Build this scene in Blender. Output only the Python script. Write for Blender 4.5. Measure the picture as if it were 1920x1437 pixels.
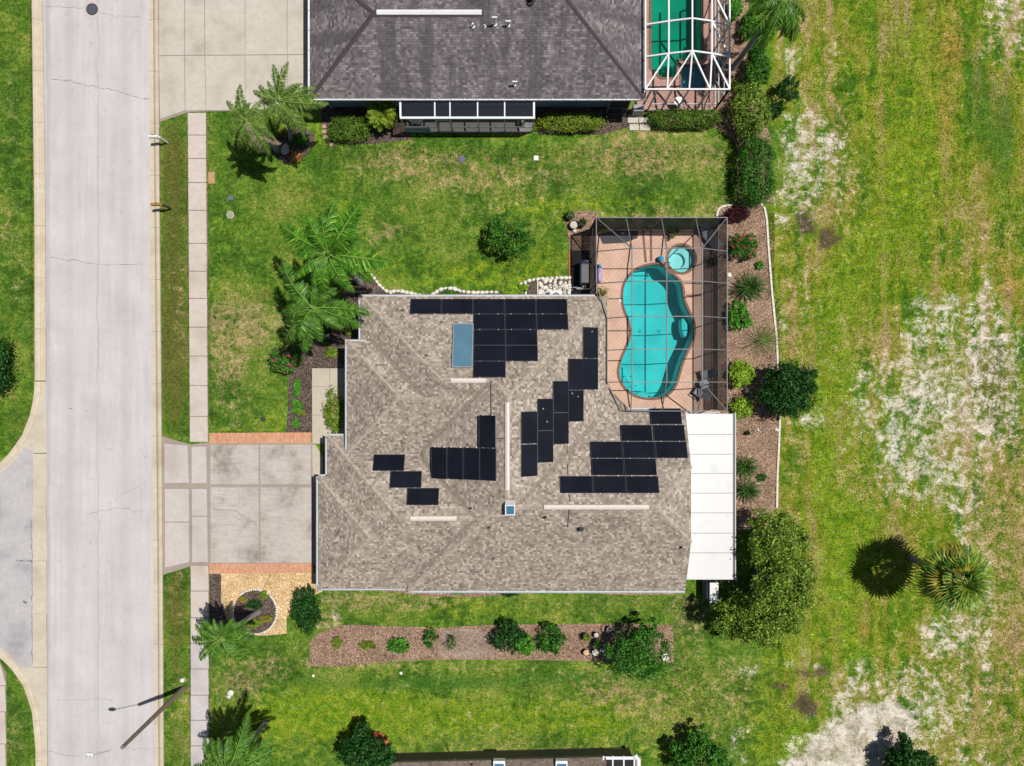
import bpy, bmesh, math, random
import numpy as np
from mathutils import Vector, Matrix
from mathutils.geometry import tessellate_polygon

# ------------------------------------------------------------------ scene, camera, world, sun
scene = bpy.context.scene
for o in list(bpy.data.objects):
    bpy.data.objects.remove(o, do_unlink=True)
COL = scene.collection
S, H, CX, CY = 28.0, 46.0, 960.0, 718.5      # ground pixels per metre, camera height, photo centre

cd = bpy.data.cameras.new('camera')
cam = bpy.data.objects.new('camera', cd); COL.objects.link(cam)
cam.location = (0, 0, H); cam.rotation_euler = (0, 0, 0)
cd.sensor_width = 36; cd.lens = 36 * S * H / 1920.0; cd.clip_start = 0.5; cd.clip_end = 3000
scene.camera = cam

SUN_DIR = Vector((0.41, 0.135, 1.0)).normalized()      # towards the sun
w = bpy.data.worlds.new('World'); scene.world = w; w.use_nodes = True
wn = w.node_tree; wn.nodes.clear()
sky = wn.nodes.new('ShaderNodeTexSky'); sky.sky_type = 'NISHITA'; sky.sun_disc = False
sky.sun_elevation = math.asin(SUN_DIR.z)
sky.sun_rotation = math.atan2(SUN_DIR.x, SUN_DIR.y)
bg = wn.nodes.new('ShaderNodeBackground'); bg.inputs['Strength'].default_value = 0.05
wo = wn.nodes.new('ShaderNodeOutputWorld')
wn.links.new(sky.outputs[0], bg.inputs[0]); wn.links.new(bg.outputs[0], wo.inputs[0])
sd = bpy.data.lights.new('sun', 'SUN'); sd.energy = 5.0; sd.angle = math.radians(0.5); sd.color = (1.0, 0.965, 0.90)
sun = bpy.data.objects.new('sun', sd); COL.objects.link(sun)
sun.rotation_euler = SUN_DIR.to_track_quat('Z', 'Y').to_euler(); sun.location = SUN_DIR * 60

vs = scene.view_settings
vs.view_transform = 'Standard'; vs.look = 'None'; vs.exposure = 0.05; vs.gamma = 1.0; vs.use_curve_mapping = False
scene.render.engine = 'CYCLES'
scene.cycles.max_bounces = 6; scene.cycles.transparent_max_bounces = 12
scene.cycles.caustics_reflective = False; scene.cycles.caustics_refractive = False

# ------------------------------------------------------------------ placing
def W(px, py, z=0.0):            # a ground-plan point (photo pixels at ground level)
    return Vector(((px - CX) / S, (CY - py) / S, z))
def I(px, py, h):                # the point at height h that the photo shows at px, py
    k = 1 - h / H
    return Vector(((px - CX) / S * k, (CY - py) / S * k, h))
def G(px, py, h):                # the same point as plan pixels
    k = 1 - h / H
    return (CX + (px - CX) * k, CY + (py - CY) * k)

WL = {}
def link(o, parent=None, loc=(0, 0, 0)):
    COL.objects.link(o); loc = Vector(loc); WL[o] = loc
    if parent is not None:
        o.parent = parent; o.location = loc - WL[parent]
    else:
        o.location = loc
    return o
def tag(o, label=None, cat=None, group=None, kind=None):
    if label: o['label'] = label
    if cat: o['category'] = cat
    if group: o['group'] = group
    if kind: o['kind'] = kind
    return o
def thing(name, label, cat, loc, group=None):
    o = bpy.data.objects.new(name, None); o.empty_display_size = 0.2
    link(o, None, loc); return tag(o, label, cat, group)
def structure(o): return tag(o, kind='structure')

class B:
    """collects shapes in world coordinates; build() links them as one mesh object"""
    def __init__(s): s.v = []; s.f = []; s.m = []; s.uv = {}
    def add(s, vs_, fs, m=0):
        n = len(s.v); s.v += [tuple(v) for v in vs_]
        for f in fs: s.f.append(tuple(i + n for i in f)); s.m.append(m)
    def box(s, a, b, m=0):
        x0, y0, z0 = a; x1, y1, z1 = b
        if x0 > x1: x0, x1 = x1, x0
        if y0 > y1: y0, y1 = y1, y0
        s.add([(x0,y0,z0),(x1,y0,z0),(x1,y1,z0),(x0,y1,z0),(x0,y0,z1),(x1,y0,z1),(x1,y1,z1),(x0,y1,z1)],
              [(0,3,2,1),(4,5,6,7),(0,1,5,4),(1,2,6,5),(2,3,7,6),(3,0,4,7)], m)
    def beam(s, p, q, wd=0.05, ht=0.1, m=0):
        p, q = Vector(p), Vector(q); d = (q - p).normalized()
        up = Vector((0, 0, 1)) if abs(d.z) < 0.95 else Vector((0, 1, 0))
        a = d.cross(up).normalized() * wd / 2; b = a.cross(d).normalized() * ht / 2
        vs_ = [p-a-b, p+a-b, p+a+b, p-a+b, q-a-b, q+a-b, q+a+b, q-a+b]
        s.add(vs_, [(0,3,2,1),(4,5,6,7),(0,1,5,4),(1,2,6,5),(2,3,7,6),(3,0,4,7)], m)
    def tube(s, pts, r, n=8, m=0):
        pts = [Vector(p) for p in pts]
        if not hasattr(r, '__len__'): r = [r] * len(pts)
        base = len(s.v)
        for i, p in enumerate(pts):
            d = (pts[min(i+1, len(pts)-1)] - pts[max(i-1, 0)]).normalized()
            up = Vector((0, 0, 1)) if abs(d.z) < 0.9 else Vector((0, 1, 0))
            a = d.cross(up).normalized(); b = a.cross(d)
            for k in range(n):
                t = 2 * math.pi * k / n
                s.v.append(tuple(p + (a * math.cos(t) + b * math.sin(t)) * r[i]))
        for i in range(len(pts) - 1):
            for k in range(n):
                s.f.append((base+i*n+k, base+i*n+(k+1) % n, base+(i+1)*n+(k+1) % n, base+(i+1)*n+k)); s.m.append(m)
        s.f.append(tuple(base + k for k in range(n))[::-1]); s.m.append(m)
        s.f.append(tuple(base + (len(pts)-1)*n + k for k in range(n))); s.m.append(m)
    def lathe(s, c, prof, n=16, m=0, cap=True):
        base = len(s.v); c = Vector(c)
        for r, z in prof:
            for k in range(n):
                t = 2 * math.pi * k / n
                s.v.append((c.x + r*math.cos(t), c.y + r*math.sin(t), c.z + z))
        for i in range(len(prof) - 1):
            for k in range(n):
                s.f.append((base+i*n+k, base+i*n+(k+1) % n, base+(i+1)*n+(k+1) % n, base+(i+1)*n+k)); s.m.append(m)
        if cap:
            s.f.append(tuple(base + k for k in range(n))[::-1]); s.m.append(m)
            s.f.append(tuple(base + (len(prof)-1)*n + k for k in range(n))); s.m.append(m)
    def poly(s, pts, m=0, uv=None):
        n = len(s.v); s.v += [tuple(p) for p in pts]
        if uv is not None: s.uv[len(s.f)] = uv
        s.f.append(tuple(range(n, n + len(pts)))); s.m.append(m)
    def sheet(s, loops, z, m=0):
        """flat sheet from 2-D loops (the first outer, the rest holes)"""
        vl = [[Vector((p[0], p[1], 0)) for p in L] for L in loops]
        flat = [p for L in vl for p in L]
        n = len(s.v); s.v += [(p.x, p.y, z) for p in flat]
        for t in tessellate_polygon(vl):
            a, b, c = (flat[i] for i in t)
            if (b - a).cross(c - a).z < 0: t = t[::-1]
            s.f.append(tuple(i + n for i in t)); s.m.append(m)
    def prism(s, loop, z0, z1, m=0):
        L = [Vector((p[0], p[1], 0)) for p in loop]
        area = sum(L[i].x * L[(i+1) % len(L)].y - L[(i+1) % len(L)].x * L[i].y for i in range(len(L)))
        if area < 0: L = L[::-1]
        s.sheet([L], z1, m)
        n = len(s.v)
        s.v += [(p.x, p.y, z0) for p in L] + [(p.x, p.y, z1) for p in L]
        k = len(L)
        for i in range(k):
            s.f.append((n+i, n+(i+1) % k, n+k+(i+1) % k, n+k+i)); s.m.append(m)
    def build(s, name, mats, parent=None, loc=None, smooth=False):
        if loc is None: loc = WL[parent] if parent is not None else Vector((0, 0, 0))
        loc = Vector(loc)
        me = bpy.data.meshes.new(name)
        me.from_pydata([(x-loc.x, y-loc.y, z-loc.z) for x, y, z in s.v], [], s.f)
        if not isinstance(mats, (list, tuple)): mats = [mats]
        for mt in mats: me.materials.append(mt)
        if any(s.m): me.polygons.foreach_set('material_index', s.m)
        if s.uv:
            uvl = me.uv_layers.new(name='UVMap')
            for fi, uv in s.uv.items():
                p = me.polygons[fi]
                for li, c in zip(p.loop_indices, uv): uvl.data[li].uv = c
        if smooth: me.polygons.foreach_set('use_smooth', [True] * len(me.polygons))
        me.update()
        o = bpy.data.objects.new(name, me)
        return link(o, parent, loc)

def bevel(o, wd=0.02, seg=2):
    m = o.modifiers.new('bevel', 'BEVEL'); m.width = wd; m.segments = seg; m.limit_method = 'ANGLE'; return o

# ------------------------------------------------------------------ materials
def hexlin(h, k=1.0):
    h = h.lstrip('#'); c = [int(h[i:i+2], 16) / 255 for i in (0, 2, 4)]
    return tuple((x / 12.92 if x <= 0.04045 else ((x + 0.055) / 1.055) ** 2.4) * k for x in c) + (1.0,)
K = 0.70      # photo colour -> base colour (the sunlit picture is brighter than the surface)
def P(h, k=1.0): return hexlin(h, K * k)

class M:
    def __init__(s, name):
        s.mat = bpy.data.materials.new(name); s.mat.use_nodes = True
        s.t = s.mat.node_tree; s.t.nodes.clear()
        s.out = s.t.nodes.new('ShaderNodeOutputMaterial')
        s._pos = None
    def n(s, typ, ins=None, **at):
        nd = s.t.nodes.new('ShaderNode' + typ)
        for k, v in at.items(): setattr(nd, k, v)
        for k, v in (ins or {}).items():
            sk = nd.inputs[k]
            if isinstance(v, bpy.types.NodeSocket): s.t.links.new(v, sk)
            else: sk.default_value = v
        return nd
    @property
    def pos(s):
        if s._pos is None: s._pos = s.n('NewGeometry').outputs['Position']
        return s._pos
    def math(s, op, a, b=0.0, c=0.0):
        return s.n('Math', {0: a, 1: b, 2: c}, operation=op).outputs[0]
    def scalepos(s, sc, src=None):
        return s.n('VectorMath', {0: src or s.pos, 1: sc}, operation='MULTIPLY').outputs[0]
    def noise(s, scale, detail=4.0, rough=0.55, vec=None, color=False):
        nd = s.n('TexNoise', {'Vector': vec or s.pos, 'Scale': scale, 'Detail': detail, 'Roughness': rough})
        return nd.outputs['Color' if color else 'Fac']
    def ramp(s, fac, stops, interp='LINEAR'):
        nd = s.n('ValToRGB', {0: fac}); cr = nd.color_ramp; cr.interpolation = interp
        while len(cr.elements) < len(stops): cr.elements.new(0.5)
        for e, (p, c) in zip(cr.elements, stops): e.position = p; e.color = c
        return nd.outputs[0]
    def step(s, v, a, b, lo=0.0, hi=1.0):
        return s.n('MapRange', {0: v, 1: a, 2: b, 3: lo, 4: hi}, interpolation_type='SMOOTHSTEP').outputs[0]
    def lin(s, v, a, b, lo=0.0, hi=1.0):
        return s.n('MapRange', {0: v, 1: a, 2: b, 3: lo, 4: hi}).outputs[0]
    def mix(s, f, a, b, blend='MIX'):
        nd = s.n('MixRGB', {0: f, 1: a, 2: b}, blend_type=blend); return nd.outputs[0]
    def mul(s, c, f):
        return s.n('VectorMath', {0: c, 3: f}, operation='SCALE').outputs[0]
    def bump(s, h, strength=0.3, dist=0.02):
        return s.n('Bump', {'Height': h, 'Strength': strength, 'Distance': dist}).outputs[0]
    def bsdf(s, color, rough=0.8, normal=None, spec=0.3, metal=0.0):
        ins = {'Base Color': color, 'Roughness': rough, 'Specular IOR Level': spec, 'Metallic': metal}
        if normal is not None: ins['Normal'] = normal
        return s.n('BsdfPrincipled', ins).outputs[0]
    def end(s, sh):
        s.t.links.new(sh, s.out.inputs[0]); return s.mat

def plain(name, col, rough=0.6, var=0.12, scale=3.0, spec=0.3, metal=0.0, bump=0.0):
    m = M(name); f = m.noise(scale, 5)
    base = m.ramp(f, [(0.3, tuple(x*(1-var) for x in col[:3])+(1,)), (0.7, tuple(x*(1+var) for x in col[:3])+(1,))])
    nr = m.bump(m.noise(60, 3), bump, 0.005) if bump else None
    return m.end(m.bsdf(base, rough, nr, spec, metal))

def concrete(name, c1, c2, stain, stain_amt=0.5, fine=45.0, lines=False):
    m = M(name)
    big = m.noise(0.5, 5, 0.6); mid = m.noise(3.0, 6, 0.65); fn = m.noise(fine, 2)
    col = m.ramp(mid, [(0.3, c1), (0.7, c2)])
    st = m.step(m.math('ADD', m.math('MULTIPLY', big, 0.7), m.math('MULTIPLY', mid, 0.3)), 0.46, 0.68)
    col = m.mix(m.math('MULTIPLY', st, stain_amt), col, stain)
    sp = m.step(m.noise(9, 4, 0.7), 0.62, 0.72)
    col = m.mix(m.math('MULTIPLY', sp, 0.25), col, stain)
    if lines:
        br = m.noise(9.0, 3, 0.6, m.scalepos((0.12, 1.6, 1)))
        col = m.mul(col, m.lin(br, 0.3, 0.7, 0.88, 1.08))
    col = m.mul(col, m.lin(fn, 0.3, 0.7, 0.90, 1.10))
    return m.end(m.bsdf(col, 0.9, m.bump(fn, 0.25, 0.004), 0.2))

MAT = {}
MAT['road'] = None
def road_mat():
    m = M('street_concrete')
    big = m.noise(0.35, 5, 0.6); mid = m.noise(2.4, 6, 0.7); fn = m.noise(38, 3, 0.7)
    streak = m.noise(1.2, 4, 0.6, m.scalepos((2.2, 0.12, 1)))
    col = m.ramp(m.math('ADD', m.math('MULTIPLY', big, 0.55), m.math('MULTIPLY', streak, 0.45)),
                 [(0.35, P('#c1bcbc')), (0.5, P('#cec9c9')), (0.66, P('#dad5d5'))])
    pink = m.step(m.noise(0.22, 3), 0.45, 0.62)
    col = m.mix(m.math('MULTIPLY', pink, 0.4), col, P('#d6cbcf'))
    x = m.n('SeparateXYZ', {0: m.pos}).outputs[0]
    xw = m.math('ADD', x, m.math('MULTIPLY', m.math('SUBTRACT', m.noise(0.5, 4), 0.5), 0.5))
    for cx_, wd_, am_ in [(-27.72, 0.10, 0.30), (-29.6, 0.55, 0.16), (-25.9, 0.55, 0.14), (-31.1, 0.30, 0.34)]:
        f = m.step(m.math('ABSOLUTE', m.math('SUBTRACT', xw, cx_)), wd_, 0.0)
        col = m.mix(m.math('MULTIPLY', m.math('MULTIPLY', f, am_), m.lin(streak, 0.3, 0.7, 0.2, 1.6)), col, P('#8f8c8f'))
    d = m.step(mid, 0.56, 0.70)
    col = m.mix(m.math('MULTIPLY', d, 0.35), col, P('#a3a0a3'))
    col = m.mul(col, m.lin(fn, 0.28, 0.72, 0.84, 1.14))
    return m.end(m.bsdf(col, 0.92, m.bump(fn, 0.4, 0.006), 0.2))
MAT['road'] = road_mat()
MAT['side_road'] = concrete('side_street_concrete', P('#b9b4b6'), P('#cdc8c9'), P('#908c90'), 0.7)
MAT['kerb'] = concrete('kerb_concrete', P('#cbbda6'), P('#e0d3bd'), P('#b09c86'), 0.6)
MAT['gutter_pan'] = concrete('gutter_concrete', P('#c9beab'), P('#ddd2bf'), P('#ab9a84'), 0.6)
MAT['walk'] = concrete('sidewalk_concrete', P('#cbbeb4'), P('#dcd0c6'), P('#b39f90'), 0.5)
MAT['walk_end'] = concrete('sidewalk_grey_concrete', P('#c4bcbb'), P('#d8d0d0'), P('#9d9495'), 0.5)
MAT['joint'] = concrete('joint_dirt', P('#8d7c6e'), P('#a08f80'), P('#6e6054'), 0.5)
MAT['drive'] = concrete('driveway_concrete', P('#bcb4ad'), P('#d2cac2'), P('#8c8177'), 0.9, lines=True)
MAT['apron'] = concrete('apron_concrete', P('#c6bcb8'), P('#d6ccc8'), P('#a79b95'), 0.5)
MAT['drive_seam'] = concrete('driveway_seam', P('#a3968c'), P('#b0a499'), P('#8a7d73'), 0.5)
MAT['pale_drive'] = concrete('pale_driveway_concrete', P('#c6bdb1'), P('#d8cfc2'), P('#a99e90'), 0.7)
MAT['front_walk'] = concrete('front_walk_concrete', P('#c3b9a8'), P('#d2c8b6'), P('#a89d8d'), 0.4)

def ground_mat():
    m = M('lawn_and_field')
    a1 = m.n('Attribute', attribute_name='cover_a', attribute_type='GEOMETRY')
    a2 = m.n('Attribute', attribute_name='cover_b', attribute_type='GEOMETRY')
    s1 = m.n('SeparateColor', {0: a1.outputs['Color']}); s2 = m.n('SeparateColor', {0: a2.outputs['Color']})
    dry, sand, lush = s1.outputs; dirt, orange, field = s2.outputs
    dark = a1.outputs['Alpha']; olive = a2.outputs['Alpha']
    warp = m.n('VectorMath', {0: m.noise(0.9, 3, color=True), 1: (0.5, 0.5, 0.5)}, operation='SUBTRACT').outputs[0]
    p = m.n('VectorMath', {0: warp, 1: (1.2, 1.2, 0), 2: m.pos}, operation='MULTIPLY_ADD').outputs[0]
    nA = m.noise(0.28, 5, 0.6, p); nB = m.noise(1.7, 7, 0.68, p); nM = m.noise(4.5, 5, 0.7); nC = m.noise(11, 3, 0.7)
    nS = m.noise(1.1, 5, 0.6, m.scalepos((1.3, 0.13, 1), p))
    spk = m.noise(6.0, 3, 0.75)
    tone = m.math('ADD', m.math('ADD', m.math('MULTIPLY', nA, 0.45), m.math('MULTIPLY', nB, 0.35)), m.math('MULTIPLY', nM, 0.20))
    nF = m.noise(1.15, 12, 0.80, p); nG = m.noise(2.6, 10, 0.82)
    lawn = m.ramp(tone, [(0.40, P('#365719')), (0.46, P('#4a6f21')), (0.51, P('#62822a')), (0.56, P('#7e8e38')), (0.62, P('#989856'))])
    ftone = m.math('ADD', m.math('ADD', m.math('MULTIPLY', nA, 0.28), m.math('MULTIPLY', nS, 0.48)), m.math('MULTIPLY', nF, 0.24))
    fcol = m.ramp(ftone, [(0.405, P('#3e6d15')), (0.455, P('#598017')), (0.495, P('#798c1f')), (0.535, P('#8f8f38')), (0.59, P('#a69266'))])
    col = m.mix(field, lawn, fcol)
    def mask(att, gain, na, ga, nb, gb, lo, hi):
        v = m.math('MULTIPLY', att, gain)
        v = m.math('ADD', v, m.math('MULTIPLY', m.math('SUBTRACT', na, 0.5), ga))
        v = m.math('ADD', v, m.math('MULTIPLY', m.math('SUBTRACT', nb, 0.5), gb))
        v = m.step(v, lo, hi)
        return m.math('MULTIPLY', v, m.step(att, 0.02, 0.12))
    lcol = m.mix(m.step(nB, 0.35, 0.65), P('#568612'), P('#8e9f24'))
    col = m.mix(m.math('MULTIPLY', mask(lush, 1.0, nB, 1.8, nF, 2.4, 0.30, 1.05), 0.85), col, lcol)
    col = m.mix(m.math('MULTIPLY', mask(olive, 1.0, nB, 0.9, nF, 1.6, 0.2, 0.8), 0.85), col, m.mix(nM, P('#47501f'), P('#757038')))
    col = m.mix(m.math('MULTIPLY', mask(dark, 1.0, nB, 1.6, nF, 2.0, 0.35, 1.1), 0.75), col, m.mix(nM, P('#2c6018'), P('#4c7c2c')))
    col = m.mix(m.math('MULTIPLY', mask(orange, 1.0, nB, 1.6, nF, 2.6, 0.35, 1.15), 0.62), col, m.mix(nM, P('#9a7c30'), P('#b88e50')))
    col = m.mix(m.math('MULTIPLY', mask(dry, 1.0, nF, 3.2, nG, 3.4, 0.34, 1.0), 0.80), col, m.mix(nF, P('#94774f'), P('#cdb089')))
    col = m.mix(m.math('MULTIPLY', mask(dirt, 1.0, nF, 3.4, nG, 2.0, 0.36, 0.72), 0.92), col, m.mix(nM, P('#41372c'), P('#6a5c48')))
    scol = m.mix(m.step(nF, 0.42, 0.58), P('#bdaf9f'), P('#e6dcd3'))
    sv = mask(m.math('ADD', sand, m.math('MULTIPLY', m.math('SUBTRACT', nC, 0.5), 0.7)), 1.0, nF, 3.6, nG, 3.0, 0.44, 1.22)
    col = m.mix(m.math('MULTIPLY', sv, 0.88), col, scol)
    col = m.mix(m.math('MULTIPLY', m.step(sand, 0.1, 0.8), m.math('MULTIPLY', m.step(nG, 0.5, 0.62), 0.45)), col, P('#a79a78'))
    gr = m.math('SUBTRACT', 1.0, m.math('MULTIPLY', sv, 0.55))      # bare sand is smoother than turf
    def rough(v, lo, hi): return m.math('ADD', 1.0, m.math('MULTIPLY', gr, m.lin(v, 0.30, 0.70, lo, hi)))
    col = m.mul(col, rough(nM, -0.26, 0.26))
    col = m.mul(col, rough(nC, -0.50, 0.50))
    col = m.mul(col, m.mix(field, rough(nF, -0.34, 0.34), rough(nF, -0.52, 0.52)))
    return m.end(m.bsdf(col, 0.95, m.bump(m.math('ADD', nC, m.math('MULTIPLY', nM, 0.6)), 0.5, 0.05), 0.08))
MAT['ground'] = ground_mat()

def mulch(name, cols, scale=18.0, bs=0.6):
    m = M(name)
    vo = m.n('TexVoronoi', {'Vector': m.scalepos((1, 1, 1)), 'Scale': scale, 'Randomness': 1.0})
    rnd = m.n('SeparateColor', {0: vo.outputs['Color']}).outputs[0]
    n = len(cols)
    c = m.ramp(rnd, [((i + 0.5) / n, P(h)) for i, h in enumerate(cols)])
    big = m.noise(0.9, 4)
    c = m.mul(c, m.lin(big, 0.3, 0.7, 0.78, 1.18))
    c = m.mul(c, m.lin(m.noise(26, 3), 0.3, 0.7, 0.75, 1.25))
    return m.end(m.bsdf(c, 0.95, m.bump(rnd, bs, 0.03), 0.1))
MAT['mulch'] = mulch('red_brown_mulch', ['#624a3c', '#987a66', '#b4947d', '#826753', '#caaf9a', '#917560'])
MAT['dark_mulch'] = mulch('dark_mulch', ['#3d322e', '#5c4d46', '#75655c', '#4b3f3a', '#8d7d70'])
MAT['pebbles'] = mulch('golden_pebbles', ['#caa06a', '#e2bd88', '#efd3a6', '#b88d58', '#f3ddba'], 16.0, 0.5)
MAT['bare_soil'] = mulch('bare_soil', ['#8a7466', '#a08a7c', '#b39e92', '#97826f'], 10.0, 0.3)
MAT['mat_with_shade'] = plain('black_mat_with_shade', (0.012, 0.012, 0.014), 0.7, 0.4, 2.0)  # mat black that also holds the shade of the equipment pit

def brickstrip():
    m = M('orange_brick_edging')
    br = m.n('TexBrick', {'Vector': m.pos, 'Color1': P('#c98a68'), 'Color2': P('#e2a683'), 'Mortar': P('#c9a58c'), 'Scale': 1.0,
                          'Mortar Size': 0.008, 'Bias': 0.0, 'Brick Width': 0.10, 'Row Height': 0.22}, offset=0.0)
    c = m.mix(m.math('MULTIPLY', m.step(m.noise(2.5, 5), 0.5, 0.7), 0.5), br.outputs[0], P('#d9b69c'))
    c = m.mul(c, m.lin(m.noise(12, 4), 0.3, 0.7, 0.85, 1.15))
    return m.end(m.bsdf(c, 0.9, m.bump(br.outputs[1], -0.3, 0.006), 0.15))
MAT['bricks'] = brickstrip()

def shingles(name, cols, row=0.142, wd=0.155, dirt=None, contrast=0.25):
    m = M(name)
    uv = m.n('UVMap').outputs[0]
    sp = m.n('SeparateXYZ', {0: uv}); u, v = sp.outputs[0], sp.outputs[1]
    vr = m.math('DIVIDE', v, row); ri = m.math('FLOOR', vr); rf = m.math('FRACT', vr)
    wn_ = m.n('TexWhiteNoise', {'W': ri}, noise_dimensions='1D')
    ur = m.math('ADD', m.math('DIVIDE', u, wd), m.math('MULTIPLY', wn_.outputs[0], 7.0))
    ui = m.math('FLOOR', ur); uf = m.math('FRACT', ur)
    cell = m.n('CombineXYZ', {0: ui, 1: ri, 2: 0.0}).outputs[0]
    w2 = m.n('TexWhiteNoise', {'Vector': cell}, noise_dimensions='3D')
    n = len(cols)
    c = m.ramp(w2.outputs[0], [((i + 0.5) / n, P(h)) for i, h in enumerate(cols)])
    mot = m.noise(1.1, 6, 0.65)
    c = m.mul(c, m.lin(mot, 0.3, 0.7, 0.84, 1.16))
    c = m.mul(c, m.lin(m.noise(0.35, 4), 0.3, 0.7, 0.92, 1.08))
    if dirt:
        st = m.noise(0.9, 5, 0.65, m.n('CombineXYZ', {0: m.math('MULTIPLY', u, 1.0), 1: m.math('MULTIPLY', v, 0.14), 2: 0.0}).outputs[0])
        c = m.mix(m.math('MULTIPLY', m.step(st, 0.44, 0.60), 0.72), c, P(dirt))
    butt = m.step(rf, 0.0, 0.22, 1 - contrast * 1.6, 1.0)       # shadow line at the foot of each course, painted into the colour
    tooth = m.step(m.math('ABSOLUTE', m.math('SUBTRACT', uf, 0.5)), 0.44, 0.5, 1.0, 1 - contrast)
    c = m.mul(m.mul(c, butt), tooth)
    c = m.mul(c, m.lin(m.noise(55, 2), 0.3, 0.7, 0.85, 1.15))
    return m.end(m.bsdf(c, 0.93, m.bump(m.math('ADD', m.math('SUBTRACT', 1.0, rf), m.math('MULTIPLY', w2.outputs[0], 0.5)), 0.35, 0.012), 0.12))
MAT['shingle'] = shingles('tan_grey_shingles', ['#877b6f', '#a39688', '#b0a294', '#998c7e', '#c2b5a6', '#a89b8f', '#918478', '#b7a99b', '#d0c4b7', '#a59789'], contrast=0.18)
MAT['shingle_dark'] = shingles('dark_grey_shingles', ['#645e60', '#756e70', '#827b7d', '#6d6769', '#91898b', '#756f72', '#9a9294'], wd=0.2, dirt='#5c575c', contrast=0.25)
MAT['shingle_low'] = shingles('brown_shingles', ['#6f6258', '#7c6f64', '#85786c'], contrast=0.1)
MAT['hip_cap'] = plain('hip_cap_shingle', P('#b6a799'), 0.95, 0.32, 4.0)
MAT['hip_cap_dark'] = plain('dark_hip_cap_shingle', P('#51474a'), 0.95, 0.2, 7.0)
MAT['valley'] = plain('valley_shingle', P('#94887c'), 0.95, 0.3, 6.0)
MAT['tile_line'] = plain('blue_grey_tile', P('#5d8f9c'), 0.4, 0.2, 9.0)
MAT['ridge_vent'] = plain('ridge_vent_off_white', P('#f3e4dc'), 0.7, 0.05, 4.0)
MAT['white_metal'] = plain('white_painted_metal', P('#f4f4f6'), 0.45, 0.04, 1.2)
MAT['patio_roof'] = None
def patio():
    m = M('white_patio_panel')
    d = m.step(m.noise(1.3, 5, 0.65), 0.56, 0.74)
    c = m.mix(m.math('MULTIPLY', d, 0.45), P('#f6f5f4', 0.86), P('#cfcfd2', 0.9))
    return m.end(m.bsdf(c, 0.5, None, 0.3))
MAT['patio_roof'] = patio()
MAT['gutter'] = plain('gutter_pale_grey', P('#cfd4da'), 0.5, 0.08, 2.0)
MAT['wall'] = plain('beige_stucco', P('#c9bca9'), 0.9, 0.05, 2.0, bump=0.3)
MAT['wall_blue'] = plain('blue_grey_stucco', P('#9fb0b8'), 0.9, 0.06, 2.0, bump=0.3)
MAT['wall_tan'] = plain('tan_stucco', P('#8a7d70'), 0.9, 0.05, 2.0)
MAT['door'] = plain('garage_door_white', P('#e2ddd4'), 0.5, 0.03)
MAT['bronze'] = plain('bronze_frame', (0.075, 0.07, 0.072), 0.5, 0.1)
MAT['grey_frame'] = plain('grey_bronze_frame', (0.14, 0.13, 0.13), 0.5, 0.1)
MAT['panel_frame'] = plain('dark_panel_frame', (0.045, 0.05, 0.06), 0.4, 0.1)
MAT['black'] = plain('black_plastic', (0.012, 0.012, 0.013), 0.5, 0.2)
MAT['pipe'] = plain('grey_conduit', (0.10, 0.10, 0.10), 0.5, 0.1)
MAT['grey_plastic'] = plain('grey_plastic', P('#a3a5ad'), 0.6, 0.06, 3.0)
MAT['white_plastic'] = plain('white_plastic', P('#ecebe8'), 0.5, 0.06, 3.0)
MAT['steel'] = plain('galvanised_steel', (0.42, 0.43, 0.44), 0.4, 0.1, 5.0, 0.5, 0.6)
MAT['wood'] = plain('weathered_wood', P('#8b7d6f'), 0.85, 0.2, 6.0)
MAT['orange_wood'] = plain('stained_wood', P('#b08248'), 0.7, 0.2, 8.0)
MAT['iron'] = plain('cast_iron', (0.035, 0.033, 0.032), 0.6, 0.3, 20.0)
MAT['stone'] = plain('white_stone', P('#ece5d8'), 0.85, 0.14, 9.0, bump=0.3)
MAT['stone_grey'] = plain('grey_stone', P('#d0c8bd'), 0.85, 0.2, 9.0, bump=0.3)
MAT['edging'] = plain('white_edging', P('#e9e0d2'), 0.85, 0.12, 6.0)
MAT['terracotta'] = plain('terracotta', P('#c9714a'), 0.8, 0.15, 8.0)
MAT['bark'] = plain('bark', (0.16, 0.13, 0.10), 0.95, 0.35, 9.0, bump=0.6)
MAT['palm_bark'] = plain('palm_trunk_grey', (0.25, 0.235, 0.22), 0.95, 0.3, 12.0, bump=0.6)
MAT['deck_patch'] = plain('charcoal_deck_patch', (0.05, 0.05, 0.056), 0.8, 0.15, 20.0)
MAT['grey_fabric'] = plain('grey_sling', (0.20, 0.21, 0.23), 0.8, 0.15, 20.0)
MAT['blue_plastic'] = plain('sky_blue_plastic', P('#37a8d8'), 0.4, 0.08)
MAT['lid'] = plain('utility_lid_grey', P('#6d6f86'), 0.7, 0.2, 20.0)
MAT['lid_tan'] = plain('utility_lid_tan', P('#c29a72'), 0.8, 0.15, 10.0)
MAT['lid_conc'] = plain('utility_lid_concrete', P('#a79d92'), 0.85, 0.15, 12.0)
MAT['crack'] = plain('crack_dirt', (0.17, 0.16, 0.155), 0.95, 0.4, 15.0)
MAT['flowers'] = plain('pink_blossom', P('#c44f80'), 0.8, 0.35, 12.0)
MAT['red_flowers'] = plain('red_blossom', P('#cf3a50'), 0.8, 0.35, 12.0)
MAT['orange_flowers'] = plain('orange_blossom', P('#c8742c'), 0.8, 0.3, 12.0)

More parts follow.
